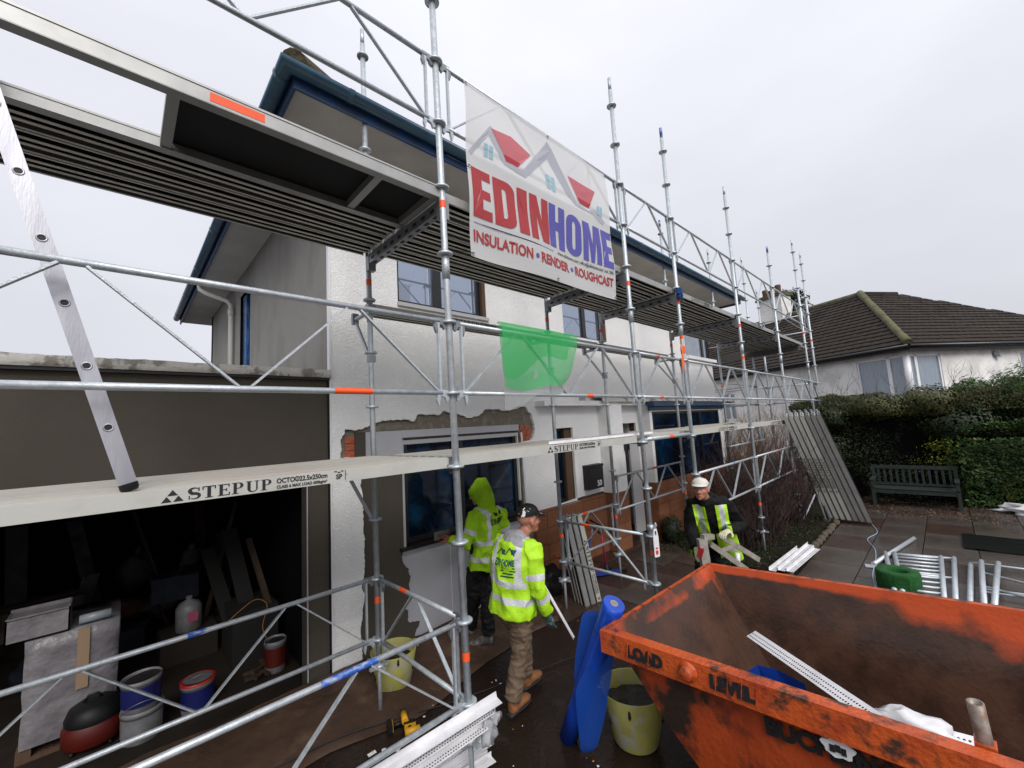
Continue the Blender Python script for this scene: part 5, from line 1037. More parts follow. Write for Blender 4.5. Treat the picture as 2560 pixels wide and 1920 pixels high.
bush(LH, 11000, (14.9, -1.6, 2.35), (.8, 1.2, .75), 3, M_lv, .04, .2); bush(LH, 2200, (14.9, -.5, 2.5), (.4, .45, .45), 5, M_lv, .04, .1); bush(LH, 2600, (14.7, .35, 2.38), (.4, .6, .2), 15, M_lv, .035, .1); bush(LH, 3000, (14.9, 1.6, 2.36), (.6, 1.2, .16), 16, M_ht, .03, .1); bush(LH, 9000, (15.2, -3.4, 2.2), (.8, 1.5, .6), 6, M_lv, .04, .2); bush(LH, 1500, (15.3, -1.2, 1.5), (.7, 1.3, .5), 7, M_hd, .05)
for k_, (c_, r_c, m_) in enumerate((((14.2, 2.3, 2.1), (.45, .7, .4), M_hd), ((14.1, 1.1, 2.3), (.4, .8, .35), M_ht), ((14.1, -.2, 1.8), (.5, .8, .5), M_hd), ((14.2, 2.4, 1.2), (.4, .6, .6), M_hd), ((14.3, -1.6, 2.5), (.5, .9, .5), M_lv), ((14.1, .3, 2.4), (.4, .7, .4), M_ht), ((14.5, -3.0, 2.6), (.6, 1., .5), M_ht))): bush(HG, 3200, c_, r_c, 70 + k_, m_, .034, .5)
YB_ = thing('variegated_shrub', 'yellow-leaved shrub growing through the dark hedge behind the bench', 'shrub'); bush(YB_, 170, (13.95, .15, 1.35), (.18, .42, .25), 8, M_ly, .035, .1); bush(YB_, 200, (13.95, .2, .95), (.15, .7, .35), 9, M_ly, .025, .1)
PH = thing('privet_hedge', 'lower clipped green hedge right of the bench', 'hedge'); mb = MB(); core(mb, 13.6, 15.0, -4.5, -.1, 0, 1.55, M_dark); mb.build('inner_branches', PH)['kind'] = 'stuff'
P, Q = surf_points(30000, 13.6, 15.0, -4.5, -.1, 0, 1.55, .3, 11); o = bpy.data.objects.new('foliage', leafmesh('f', P, Q, .034, [M_pr, M_pr, M_lv, M_pr], .55, .8, 11)); COL.objects.link(o); o.parent = PH; o['kind'] = 'stuff'
def twigs(mb, base, n, h, spread, m, seed, r0=.012, gen=3, up=.9):
    r = random.Random(seed)
    def br(p, d, l, rad, g):
        k = 3; pts = [p]; dd = V(d)
        for i in range(k): dd = (dd + V((r.uniform(-.22, .22), r.uniform(-.22, .22), r.uniform(-.05, .2)))).normalized(); pts.append(pts[-1] + dd * l / k)
        mb.path(pts, [rad * (1 - .22 * i) for i in range(k + 1)], m, 3 if g < 2 else 4, False)
        if g > 0:
            for j in range(r.choice((2, 3, 3))): q = pts[r.choice((1, 2, 3))]; br(q, (dd + V((r.uniform(-.75, .75), r.uniform(-.75, .75), r.uniform(-.1, .5)))).normalized(), l * r.uniform(.5, .8), rad * .6, g - 1)
    for i in range(n):
        a = r.uniform(0, 6.28); q = r.random() ** .5 * spread; p = V(base) + V((math.cos(a) * q, math.sin(a) * q, 0)); br(p, V((math.cos(a) * .3, math.sin(a) * .3, up)).normalized(), h * r.uniform(.4, .65), r0, gen)
M_tw = mat('bare_twig', (.1, .075, .055), .9, col2=(.055, .035, .03), nscale=5); M_tp = mat('dark_red_twig', (.022, .009, .009), .8, col2=(.04, .018, .016), nscale=5); M_tr = mat('tan_twig', (.22, .12, .065), .9, col2=(.13, .08, .05), nscale=4)
for i, (b, n, h, sp, m, lb) in enumerate((((9.0, 2.9, 0), 85, 1.45, .65, M_tp, 'dark red bare-stemmed shrub behind the man in the white cap'), ((10.3, 2.8, 0), 75, 1.5, .7, M_tp, 'dark red bare shrub under the far lower planks'), ((8.0, 2.6, 0), 30, 1.0, .4, M_tp, 'low brown bare shrub in the garden bed'), ((13.2, 4.6, 0), 60, 2.1, .8, M_tr, 'tall bare shrub beyond the bay window'), ((14.6, 4.4, 0), 60, 2.1, .9, M_tr, 'tan twiggy hedge beyond the far scaffold end'), ((16.0, 5.0, 0), 26, 2.2, .9, M_tr, 'second tan twiggy hedge further back beside the neighbour'))):
    t = thing('bare_shrub', lb, 'shrub', b, group='bare shrubs'); mb = MB(); twigs(mb, (0, 0, 0), n, h, sp, m, 20 + i, .013, 3); mb.build('twigs', t)['kind'] = 'stuff'
t = thing('hedge_shoots', 'thin bare shoots sticking up out of the tall hedge top', 'shoots'); mb = MB()
for i in range(46): twigs(mb, (14.5 + rr_.uniform(-.3, .8), rr_.uniform(-3.0, 2.9), 2.25), 1, rr_.uniform(.5, 1.3), .02, M_tw, 60 + i, .009, 2, 1.4)
mb.build('twigs', t)['kind'] = 'stuff'
t = thing('bare_tree', 'bare-branched small tree at the right edge before the neighbour wall', 'tree', (15.0, -3.2, 0)); mb = MB(); twigs(mb, (0, 0, 0), 3, 4.6, .15, M_tw, 99, .03, 3, 1.5); mb.build('branches', t)['kind'] = 'stuff'
ES = thing('evergreen_shrub', 'small dark evergreen bush at the foot of the orange bay plinth', 'shrub', (7.55, 3.78, 0)); bush(ES, 5000, (0, 0, .26), (.24, .2, .30), 31, leafmat('dark_bush_leaf', (.012, .02, .01), (.02, .03, .012)), .018, .1)
t = thing('ground_plants', 'low weeds and fallen leaves over the garden bed', 'ground cover'); t['kind'] = 'stuff'
r = np.random.default_rng(12); n = 16000; P = np.stack([r.uniform(7.0, 12.0, n), r.uniform(1.9, 3.9, n), r.uniform(.03, .10, n)], 1); o = bpy.data.objects.new('weeds', leafmesh('weeds', P, np.tile([0, 0, 1.], (n, 1)), .014, [M_hd, M_tp, M_hd, M_tw, M_hd, M_pr], .4, .6, 12)); COL.objects.link(o); o.parent = t; o['kind'] = 'stuff'
CT = thing('conifer_tree', 'dark conifer tree rising behind the neighbour chimney', 'tree', (33, 6.4, 0)); mb = MB(); mb.tube((0, 0, 0), (0, 0, 9.6), .22, M_tw, r2=.04, n=8); mb.build('trunk', CT)
r = random.Random(8); P = []; Q = []; mb = MB()
for i in range(150):
    z = 3 + 7.2 * (i / 150) ** .8; a = r.uniform(0, 6.28); l = (11 - z) * .42 * r.uniform(.6, 1.15) + .5; d = V((math.cos(a), math.sin(a), .35)); 
    for k in range(60):
        q = k / 60; p = V((0, 0, z)) + d * l * q + V((0, 0, .35 * math.sin(q * 2.5) - .5 * q * q)); sp = .28 * (1 - q) + .06; P.append(tuple(p + V((r.gauss(0, sp), r.gauss(0, sp), r.gauss(0, sp * .5))))); Q.append((0, 0, 1))
o = bpy.data.objects.new('crown', leafmesh('crown', np.array(P), np.array(Q), .11, M_hd, .3, 1, 14)); COL.objects.link(o); o.parent = CT; o['kind'] = 'stuff'

# ================= NEIGHBOUR HOUSE =================
NH = thing('neighbour_house', 'white rendered house with brown tiled hipped roof and mossy ridge on the right', 'house')
E0 = V((20.8, .64)); a_ = V((.428, .904)).normalized(); b_v = V((.837, -.547)).normalized(); cc = (a_ + b_v).normalized(); W0 = E0 + cc * .45; ez = 4.55
M_nw = mat('neighbour_white_wall', (.78, .77, .75), .85, col2=(.58, .57, .55), nscale=1.2, bump=.4, bscale=25)
def P3(o, d, u, z, inn=0, nv=None): p = o + d * u; return V((p.x, p.y, z)) + (V((nv.x, nv.y, 0)) * inn if nv else V((0, 0, 0)))
nA = (b_v - a_ * b_v.dot(a_)).normalized(); nB = (a_ - b_v * a_.dot(b_v)).normalized()
mb = MB(); wall(mb, P3(W0, a_, 0, -1), (a_.x, a_.y, 0), (0, 0, 1), 13, ez + 1.05, [(.0, 1.72, 3.5, 5.22), (7.9, 8.75, 3.05, 4.55), ], M_nw, (nA.x * .15, nA.y * .15, 0), M_upvc); mb.build('front_wall', NH)
mb = MB(); wall(mb, P3(W0, b_v, 0, -1), (b_v.x, b_v.y, 0), (0, 0, 1), 12, ez + 1.05, [(.0, 1.6, 3.5, 5.22), (5.6, 7.2, 3.5, 5.22)], M_nw, (nB.x * .15, nB.y * .15, 0), M_upvc); mb.build('side_wall', NH)
def nwin(o, d, nv, u0, u1, z0, z1, mulls, lab):
    u = V((d.x, d.y, 0)); M = Matrix.Translation(V((o.x, o.y, 0)) + V((nv.x, nv.y, 0)) * .03) @ Matrix((u, V((nv.x, nv.y, 0)), V((0, 0, 1)))).transposed().to_4x4(); f = .07; mb = MB()
    for q in ((u0, u1, z0, z0 + f), (u0, u1, z1 - f, z1), (u0, u0 + f, z0, z1), (u1 - f, u1, z0, z1)) + tuple((m_ - .06, m_ + .06, z0, z1) for m_ in mulls): mb.box((q[0], 0, q[2]), (q[1], .08, q[3]), M_upvc, M)
    w_ = mb.build('window', NH); w_['label'] = lab
    xs = [u0 + f] + [k for m_ in mulls for k in (m_ - .06, m_ + .06)] + [u1 - f]
    for a, b in zip(xs[::2], xs[1::2]): mb = MB(); mb.box((a, .04, z0 + f), (b, .05, z1 - f), M_curt, M); mb.build('pane', w_)
nwin(W0, a_, nA, 0.02, 1.72, 2.5, 4.22, (.62,), 'corner window, half facing the camera side'); nwin(W0, b_v, nB, .02, 1.6, 2.5, 4.22, (.45,), 'corner window, half facing right'); nwin(W0, a_, nA, 7.9, 8.75, 2.05, 3.55, (8.3,), 'small far window beyond the scaffold'); nwin(W0, b_v, nB, 5.6, 7.2, 2.5, 4.22, (6.4,), 'window at the right edge')
mb = MB(); c = P3(W0, b_v, 0, 0); 
cornerp = MB(); cornerp.tube((W0.x + .06, W0.y + .02, 2.5), (W0.x + .06, W0.y + .02, 4.22), .11, M_upvc, n=8); cornerp.build('corner_post', NH)
Pk = V((26.5, 2.25, 7.93)); e0 = V((E0.x, E0.y, ez))
eA = V((*(E0 + a_ * 14), ez)); pA = Pk + V((a_.x, a_.y, 0)) * 9.5; eB = V((*(E0 + b_v * 13), ez)); pB = Pk + V((b_v.x, b_v.y, 0)) * 2.2; pB2 = V((E0.x, E0.y, ez)) + V((b_v.x, b_v.y, 0)) * 13
RN = MB(); RN.add([e0, eA, pA, Pk], [(0, 1, 2, 3)], M_tile); RN.add([e0, eB, pB, Pk], [(0, 3, 2, 1)], M_tile)
RN.add([Pk, pA, pA + V((6, -3, -3.4)), pB + V((6, 1, -3.4)), pB], [(0, 1, 2, 3, 4)], M_tile); RN.add([eA, pA, V((eA.x + 8, eA.y + 3, ez))], [(0, 1, 2)], M_tile); RN = RN.build('roof', NH)
# tiles: the largest 300 as parts, the rest as one
mb = MB(); mb.add([(0, 0, .012), (1, 0, .012), (1, 1, .012), (0, 1, .012), (0, 0, 0.06), (.5, 0, .072), (1, 0, .06), (1, 1, .015), (.5, 1, .03), (0, 1, .015)], [(4, 5, 8, 9), (5, 6, 7, 8), (0, 1, 6, 5, 4), (0, 4, 9, 3), (1, 2, 7, 6)], M_tile); tile_me = mb.mesh('tile')
tiles = []
for (o_, d_, ln, pk, tl_) in ((e0, V((a_.x, a_.y, 0)), 14, Pk, pA), (e0, V((b_v.x, b_v.y, 0)), 13, Pk, pB)):
    v = Pk - e0; v = v - d_ * v.dot(d_); sl = v.length; v.normalize(); sd = (Pk - e0).dot(d_); nr = int(sl / .31); tl2 = (tl_ - e0).dot(d_)
    for r_i in range(nr):
        q = r_i / nr; u0 = sd * q + .05; u1 = ln + (tl2 - ln) * q; x = u0 + (.17 if r_i % 2 else 0)
        while x < u1 - .1: tiles.append((o_ + d_ * x + v * (.31 * r_i), d_, v)); x += .34
tiles.sort(key=lambda t: t[0].length); nrm_c = []
rest = MB()
for i, (p_, d_, v_) in enumerate(tiles):
    nn = d_.cross(v_); nn = nn if nn.z > 0 else -nn; j = 1 + rr_.uniform(-.02, .02); M = Matrix.Translation(p_ + nn * rr_.uniform(0, .01)) @ Matrix((d_ * .335, v_ * .34, nn)).transposed().to_4x4()
    if i < 300: o = bpy.data.objects.new('tile', tile_me); COL.objects.link(o); o.parent = RN; o.matrix_local = M
    else: rest.add([M @ v.co for v in tile_me.vertices], [tuple(f.vertices) for f in tile_me.polygons], M_tile)
rest.build('far_tiles', RN)['kind'] = 'stuff'
mb = MB(); k = 14; pts = [e0.lerp(Pk, i / k) + V((0, 0, .06 + .02 * mnoise.noise(V((i * .7, 0, 0))))) for i in range(k + 1)]; mb.path(pts, [.14 + .05 * mnoise.noise(V((i * 1.3, 5, 0))) for i in range(k + 1)], M_moss, 10); mb.build('hip_ridge', RN)
mb = MB(); mb.path([Pk + V((0, 0, .02)), pA + V((0, 0, .02))], .13, M_moss, 8); mb.path([Pk + V((0, 0, .02)), pB + V((0, 0, .02))], .13, M_tile, 8); mb.build('ridge', RN)
for o_, d_ in ((e0, a_), (e0, b_v)):
    mb = MB(); d3 = V((d_.x, d_.y, 0)); p_ = o_ + V((0, 0, -.06)); mb.tube(p_ - V((.05, 0, 0)), p_ + d3 * 13.5 - V((.05, 0, 0)), .075, M_frame, n=8); mb.bar(p_ + V((.04, .01, -.06)), p_ + d3 * 13.5 + V((.04, .01, -.06)), .03, .2, M_blk); mb.build('gutter', NH)
mb = MB(); mb.add([e0 + V((0, 0, -.14)), eA + V((0, 0, -.14)), P3(W0, a_, 13, ez - .14), P3(W0, a_, 0, ez - .14)], [(0, 1, 2, 3)], M_soffit); mb.add([e0 + V((0, 0, -.14)), eB + V((0, 0, -.14)), P3(W0, b_v, 12, ez - .14), P3(W0, b_v, 0, ez - .14)], [(0, 3, 2, 1)], M_soffit); mb.build('soffit', NH)
ch = V((28.45, 6.37, 0)); CM = MB(); ux, uy = V((a_.x, a_.y, 0)), V((nA.x, nA.y, 0)); M = Matrix.Translation(ch) @ Matrix((ux, uy, V((0, 0, 1)))).transposed().to_4x4()
CM.box((-.75, -.4, 6.0), (.75, .4, 9.15), M_nw, M); CM = CM.build('chimney', RN)
mb = MB(); mb.box((-.85, -.5, 9.15), (.85, .5, 9.28), M_moss, M); mb.box((-.8, -.45, 9.28), (.8, .45, 9.38), M_moss, M); mb.build('chimney_cap', RN)
for s, h_, c_ in ((-.35, .55, 0), (.1, .35, 0), (.5, .5, 1)): mb = MB(); q = M @ V((s, 0, 9.36)); mb.lathe(q, [(.17, 0), (.15, h_ * .6), (.17, h_ * .8), (.15, h_), (.1, h_)], mat('chimney_pot', (.09, .035, .025), .8) if c_ == 0 else MATS['chimney_pot'], 12); mb.build('chimney_pot', RN)
mb = MB(); M = Matrix.Translation(P3(W0, b_v, 4.25, 4.15)); mb.box((-.1, -.15, -.1), (.1, 0, .1), M_gald, M); mb.box((-.03, -.2, -.16), (.08, -.1, -.06), M_gal, M); mb.build('security_light', NH)
# low white parapet of the neighbour's side wing
tag(MB().box((0, 0, 0), (2.5, .3, 4.9), M_nw).build('side_wing', NH, loc=(21.5, 10.0, 0)))
for i, (z0, l) in enumerate(((0, 0),)):
    t = thing('brick_lean_to', 'red tiled lean-to just above the hedge at its left end', 'lean-to', (19.0, 3.4, 0)); mb = MB(); mb.add([(0, 0, 2.45), (0, -1.2, 2.0), (.9, -1.5, 2.0), (.9, 0, 2.6)], [(0, 1, 2, 3)], mat('red_clay_roof', (.2, .07, .035), .8)); mb.box((0.02, -1.15, 0), (.88, -.02, 1.98), M_nw); mb.build('roof', t)
# ================= GARAGE CONTENTS =================
M_wrap = mat('shrink_wrap', (.15, .14, .15), .35, col2=(.21, .2, .21), nscale=5, bump=.9, bscale=11)
PA = thing('wrapped_pallet', 'shrink-wrapped pale pallet load in the garage', 'pallet', (-.22, 5.45, .03))
mb = MB(); vs = []; n = 24
mb.blob((0, 0, 0), 1, M_wrap, 1); mb = MB()
for j in range(9):
    z = .1 + .78 * j / 8
    for i in range(32):
        a = i / 32 * 2 * math.pi; c, s_ = math.cos(a), math.sin(a); k = 1 / max(abs(c), abs(s_)) ** .92; vs.append((c * k * .27 + .012 * mnoise.noise(V((c * 3, s_ * 3, z * 7))), s_ * k * .38, z))
mb.add(vs, [(j * 32 + i, j * 32 + (i + 1) % 32, (j + 1) * 32 + (i + 1) % 32, (j + 1) * 32 + i) for j in range(8) for i in range(32)] + [tuple(8 * 32 + i for i in range(32))], M_wrap, True); mb.build('wrapped_load', PA)
mb = MB(); mb.box((.02, -.395, .42), (.09, -.385, .88), mat('brown_tape', (.3, .2, .13), .5)); mb.build('tape', PA)
mb = MB(); mb.box((-.28, -.36, 0), (.28, .36, .03), M_wood); mb.box((-.28, -.36, .03), (-.2, .36, .1), M_wood); mb.box((.2, -.36, .03), (.28, .36, .1), M_wood); mb.build('pallet_base', PA)
def drum(x, y, z, r, h, m1, m2, label, lid=None, fill=None, n='paint_drum'):
    t = thing(n, label, 'bucket', (x, y, z)); mb = MB(); mb.lathe((0, 0, 0), [(0, 0), (r * .92, 0), (r * .93, .01), (r * .96, h * .45)], m2, 26); mb.lathe((0, 0, 0), [(r * .965, h * .2), (r * .99, h * .8)], m1, 26); mb.lathe((0, 0, 0), [(r * .96, h * .45), (r * .98, h * .85), (r * 1.03, h * .86), (r * 1.03, h * .92), (r, h), (r * .96, h), (r * .94, h * .9)], m2, 26); mb.build('body', t)
    mb = MB(); mb.lathe((0, 0, 0), [(0, h * .93), (r * .96, h * .93)] if not lid else [(0, h * 1.0), (r * .85, h * 1.0), (r * .86, h * 1.02), (r * 1.05, h * 1.02), (r * 1.05, h * .95)], lid or fill or M_mud, 26); mb.build('lid' if lid else 'contents', t)
    mb = MB(); mb.path([(r * math.cos(a), r * 1.02 * math.sin(a) - .01, h * .85 - .12 * math.sin(a)) for a in [math.pi * (1 + k / 12) for k in range(13)]], .003, M_gald, 5); mb.build('handle', t); return t
M_nav = mat('navy_label', (.01, .015, .11), .4); M_pwh = mat('bucket_white', (.2, .2, .21), .4, col2=(.13, .125, .12), nscale=5)
drum(.20, 4.78, .03, .135, .24, M_pwh, M_pwh, 'white bucket under the navy one in the garage mouth'); drum(.19, 4.80, .25, .13, .24, M_nav, M_pwh, 'navy blue and white bucket stacked on another')
drum(.57, 4.86, .03, .125, .25, M_nav, M_pwh, 'round bucket with red-rimmed white lid in the garage', mat('red_rim_lid', (.4, .02, .02), .4)); mb = MB(); mb.lathe((.57, 4.86, .03), [(0, .258), (.105, .258)], M_pwh, 24); tag(mb.build('lid_face'), 'white lid face on the red-rimmed bucket', 'lid')
t = thing('waste_box', 'pale grey translucent box standing on the wrapped pallet', 'box', (-.42, 5.2, .92)); mb = MB()
for q in (((-.17, -.12, 0), (.17, -.11, .19)), ((-.17, .11, 0), (.17, .12, .2)), ((-.17, -.12, .17), (.17, .12, .175)), ((-.17, -.12, 0), (-.16, .12, .18)), ((.16, -.12, 0), (.17, .12, .2)), ((-.17, -.12, 0), (.17, .12, .01))): mb.box(*q, M_wrap)
mb.build('shell', t)
t = thing('wrap_roll', 'short roll of clear wrap lying on the pallet corner', 'roll', (-.1, 5.15, .96)); mb = MB(); mb.tube((-.1, 0, 0), (.09, .0, 0), .035, mat('grey_film_roll', (.25, .28, .3), .3), n=14); mb.lathe((.0905, 0, 0), [(0, 0), (.02, 0), (.036, 0)], M_pwh, 12, (1, 0, 0)); mb.build('roll', t)
t = thing('vacuum_cleaner', 'black and red round wet vacuum cleaner at the garage mouth', 'vacuum cleaner', (-.08, 5.0, .02)); t.scale = (.8, .8, .8); M_vr = mat('red_vac', (.09, .006, .003), .5)
mb = MB(); mb.lathe((0, 0, 0), [(0, .05), (.2, .05), (.23, .08), (.235, .22), (.2, .28)], M_vr, 28); mb.build('tank', t); mb = MB(); mb.lathe((0, 0, 0), [(.215, .26), (.22, .3), (.19, .38), (.12, .42), (.03, .43), (0, .43)], M_rub, 28); mb.build('lid', t)
mb = MB(); mb.path([(.05, 0, .42), (.02, .0, .47), (-.05, 0, .47), (-.08, 0, .42)], .012, M_rub, 8); mb.build('handle', t)
for a in range(4): mb = MB(); mb.lathe((.19 * math.cos(a * 1.57 + .7), .19 * math.sin(a * 1.57 + .7), .03), [(0, -.015), (.03, -.015), (.03, .015), (0, .015)], M_rub, 12, (1, 0, 0)); mb.build('castor', t)
t = thing('jerry_can', 'white plastic jug with pink label in the dark garage', 'jug', (.62, 6.1, .3)); mb = MB(); mb.lathe((0, 0, 0), [(0, 0), (.11, 0), (.12, .03), (.12, .25), (.09, .3), (.03, .33), (.03, .37), (0, .37)], M_pwh, 20); mb.build('body', t); mb = MB(); mb.box((-.02, -.125, .12), (.07, -.118, .22), mat('pink_label', (.4, .08, .15), .5)); mb.build('label_sticker', t)
tag(MB().box((-.25, -.2, 0), (.25, .2, .28), mat('brown_carton', (.022, .015, .01), .9)).build('carton', loc=(.62, 6.15, .03)), 'brown carton under the white jug', 'carton')
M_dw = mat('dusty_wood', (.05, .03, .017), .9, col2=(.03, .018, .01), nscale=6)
for i, (a, b, wd, th) in enumerate((((.75, 6.3, .1), (1.25, 7.2, 1.5), .05, .04), ((1.1, 5.5, .4), (1.0, 6.2, 1.3), .16, .02), ((.95, 5.6, .35), (.8, 6.3, 1.1), .14, .02), ((1.25, 5.3, .5), (1.15, 5.9, 1.2), .05, .05))):
    t = thing('timber_offcut', ['long batten', 'wide board', 'second wide board', 'short post'][i] + ' leaning in the dark right side of the garage', 'timber'); mb = MB(); mb.bar(a, b, wd, th, M_dw if i in (0, 3) else mat('shaded_board' + str(i), (.008, .007, .006), .8)); mb.build('board', t)  # wide boards coloured near-black to stand for the garage's darkness
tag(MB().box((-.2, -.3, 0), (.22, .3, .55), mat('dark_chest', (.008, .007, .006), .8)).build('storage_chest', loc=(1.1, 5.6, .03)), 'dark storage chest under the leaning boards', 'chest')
cable([(.85, 5.25, .55), (.95, 5.25, .62), (1.1, 5.28, .68), (1.2, 5.25, .6), (1.15, 5.2, .4), (1.22, 5.15, .2)], .004, mat('orange_cord', (.35, .15, .02), .5), 'orange_cord', 'orange cord hanging over the storage chest')
for i in range(7): tag(MB().box((-.06, -.02, 0), (.06, .02, .03), M_dw, Matrix.Rotation(i * .8, 4, 'Z') @ Matrix.Rotation(.3 * (i % 3), 4, 'X')).build('wood_offcut', loc=(1.0 + .06 * (i % 4), 4.95 + .05 * (i // 3), .05 + .03 * (i // 3))), ['largest', 'leftmost', 'rightmost', 'topmost', 'rearmost', 'middle', 'foremost'][i] + ' block in the heap of wood offcuts on the garage floor', 'offcut', 'wood offcuts in the garage')
drum(1.22, 5.0, .03, .1, .3, M_vr, M_pwh, 'small red and white tub at the garage door jamb')
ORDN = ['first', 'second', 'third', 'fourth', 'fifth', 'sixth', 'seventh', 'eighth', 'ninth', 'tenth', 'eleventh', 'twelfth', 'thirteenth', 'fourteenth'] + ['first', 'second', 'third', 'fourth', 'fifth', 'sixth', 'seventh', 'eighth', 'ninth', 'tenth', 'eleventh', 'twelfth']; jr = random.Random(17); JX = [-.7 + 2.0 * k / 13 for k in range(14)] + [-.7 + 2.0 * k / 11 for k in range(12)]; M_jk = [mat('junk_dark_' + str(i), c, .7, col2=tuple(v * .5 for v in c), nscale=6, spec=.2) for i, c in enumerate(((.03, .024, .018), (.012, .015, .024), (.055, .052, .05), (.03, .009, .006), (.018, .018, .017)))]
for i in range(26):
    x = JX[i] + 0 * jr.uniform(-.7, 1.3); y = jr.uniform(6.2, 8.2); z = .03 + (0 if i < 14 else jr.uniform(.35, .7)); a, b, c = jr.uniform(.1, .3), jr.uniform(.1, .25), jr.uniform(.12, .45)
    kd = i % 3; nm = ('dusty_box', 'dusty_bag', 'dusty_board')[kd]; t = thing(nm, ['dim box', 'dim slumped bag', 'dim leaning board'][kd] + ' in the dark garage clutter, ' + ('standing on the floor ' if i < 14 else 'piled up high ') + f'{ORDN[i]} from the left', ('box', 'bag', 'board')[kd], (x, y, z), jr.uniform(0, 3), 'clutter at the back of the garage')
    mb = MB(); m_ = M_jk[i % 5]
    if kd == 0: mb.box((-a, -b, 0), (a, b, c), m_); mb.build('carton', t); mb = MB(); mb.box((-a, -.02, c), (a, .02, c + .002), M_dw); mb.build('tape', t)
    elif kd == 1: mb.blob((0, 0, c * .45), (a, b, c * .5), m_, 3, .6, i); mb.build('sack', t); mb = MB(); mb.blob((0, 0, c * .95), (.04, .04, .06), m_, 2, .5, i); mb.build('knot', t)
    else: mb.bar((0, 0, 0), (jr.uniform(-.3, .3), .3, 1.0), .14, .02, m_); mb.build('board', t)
# ---- small things round the scaffold and the paving
M_clo = mat('blue_rag', (.012, .05, .18), .9, bump=1, bscale=30); M_tea = mat('teal_cloth', (.015, .05, .06), .8, bump=1, bscale=12)
for p_, r_b, lb in (((5.42, 2.29, 4.03), (.045, .04, .07), 'blue rag tied where the top deck meets the fourth front pole'), ((10.33, 2.29, 2.2), (.12, .07, .07), 'blue rag bunched on the pole above the leaning planks')):
    t = thing('rag', lb, 'rag', p_); mb = MB(); mb.blob((0, 0, 0), r_b, M_clo, 3, .9, 3); mb.build('cloth', t); mb = MB(); mb.blob((.02, -.02, -r_b[2]), (r_b[0] * .4, .02, r_b[2] * .6), M_clo, 2, .8, 5); mb.build('loose_corner', t)
t = thing('warning_tape', 'orange warning tape wrapped round the fourth front pole below the deck', 'tape', (5.45, 2.33, 3.2)); mb = MB(); mb.lathe((0, 0, 0), [(.029, 0), (.031, .05), (.029, .1)], M_or, 16); mb.build('wrap', t)
mb = MB(); mb.add([(-.03, -.02, .1), (-.15, -.03, .14), (-.13, -.04, .0), (-.15, -.03, -.12), (-.10, -.02, -.3), (-.05, -.03, -.12), (-.04, -.02, 0)], [(0, 1, 2, 6), (2, 3, 4, 5), (2, 5, 6)], mat('orange_tape', (.75, .16, .05), .5)); mb.build('loose_end', t)
t = thing('reflection_sheet', 'dark reflection on the slabs behind the braced frame, laid as a flat black sheet', 'reflection_sheet', (10.3, -.45, .035)); mb = MB(); vs = [(-.55 + .07 * i, -.5 + .1 * j, .012 + .012 * mnoise.noise(V((i * .7, j * .7, 0)))) for j in range(11) for i in range(16)]; mb.add(vs, [(j * 16 + i, j * 16 + i + 1, (j + 1) * 16 + i + 1, (j + 1) * 16 + i) for j in range(10) for i in range(15)], mat('dark_reflection', (.006, .006, .007), .25), True); mb.build('sheet', t)  # black sheet stands in for a dark reflection on the wet slabs
t = thing('plastic_heap', 'crumpled white plastic on the soil at the far right below the privet hedge', 'plastic sheet', (13.3, -.95, .05)); mb = MB(); mb.blob((0, 0, .04), (.35, .4, .10), M_wpl, 3, 1.0, 6); mb.build('sheet', t)
t = thing('draped_coat', 'dark teal coat draped at the extreme right edge over the skip rim', 'coat', (4.22, -.52, 1.08)); mb = MB(); mb.blob((0, 0, .03), (.10, .20, .18), M_tea, 3, .7, 4); mb.build('body', t); mb = MB(); mb.path([(.06, .05, .08), (.1, .12, -.08), (.1, .14, -.25)], [.05, .05, .04], M_tea, 10); mb.build('sleeve', t)
r_l = np.random.default_rng(33); n = 2600; P = np.stack([13.2 + .9 * (r_l.random(n) - .7) * 2, r_l.uniform(-4, 2.2, n), np.full(n, .034)], 1); o = bpy.data.objects.new('fallen_leaves', leafmesh('fallen_leaves', P, np.tile([0, 0, 1.], (n, 1)), .02, [M_tw, M_soil, M_tr], .5, .25, 33)); COL.objects.link(o); tag(o, 'brown fallen leaves strewn on the slabs in front of the hedges', 'leaf litter', kind='stuff')
# ================= SCOOTERS =================
def scooter(x, y, rz, m, label, lean=.15):
    t = thing('kick_scooter', label, 'scooter', (x, y, 0), rz); t.rotation_euler = (lean, 0, rz)
    mb = MB(); mb.tube((.0, 0, .12), (-.10, 0, .62), .014, m, n=10); mb.build('stem', t)
    mb = MB(); mb.tube((-.10, 0, .60), (-.13, 0, .78), .011, M_gal, n=10); mb.build('upper_stem', t)
    mb = MB(); mb.tube((-.13, -.17, .78), (-.13, .17, .78), .011, M_rub, n=10); mb.build('handlebar', t)
    for s in (-1, 1): mb = MB(); mb.tube((-.13, s * .17, .78), (-.13, s * .26, .78), .015, M_rub, n=10); mb.build('grip', t)
    mb = MB(); mb.box((-.55, -.05, .06), (-.06, .05, .08), m); mb.build('deck', t)
    for xx in (.03, -.6): mb = MB(); mb.lathe((xx, -.012, .06), [(0, 0), (.02, 0), (.06, .002), (.06, .022), (.02, .024), (0, .024)], M_rub, 20, (0, 1, 0)); mb.build('wheel', t)
    mb = MB(); mb.bar((0, 0, .14), (.03, 0, .06), .03, .03, M_gald); mb.build('fork', t); return t
scooter(5.55, 3.92, -.3, mat('pink_scooter', (.5, .02, .15), .4), 'pink child scooter standing behind the leaning short planks')
scooter(5.15, 4.0, 2.6, mat('blue_scooter', (.02, .05, .3), .4), 'blue child scooter behind the pink one', -.1)
t = thing('child_bike', 'small black balance bike against the orange plinth', 'bicycle', (4.55, 3.95, 0), .15)
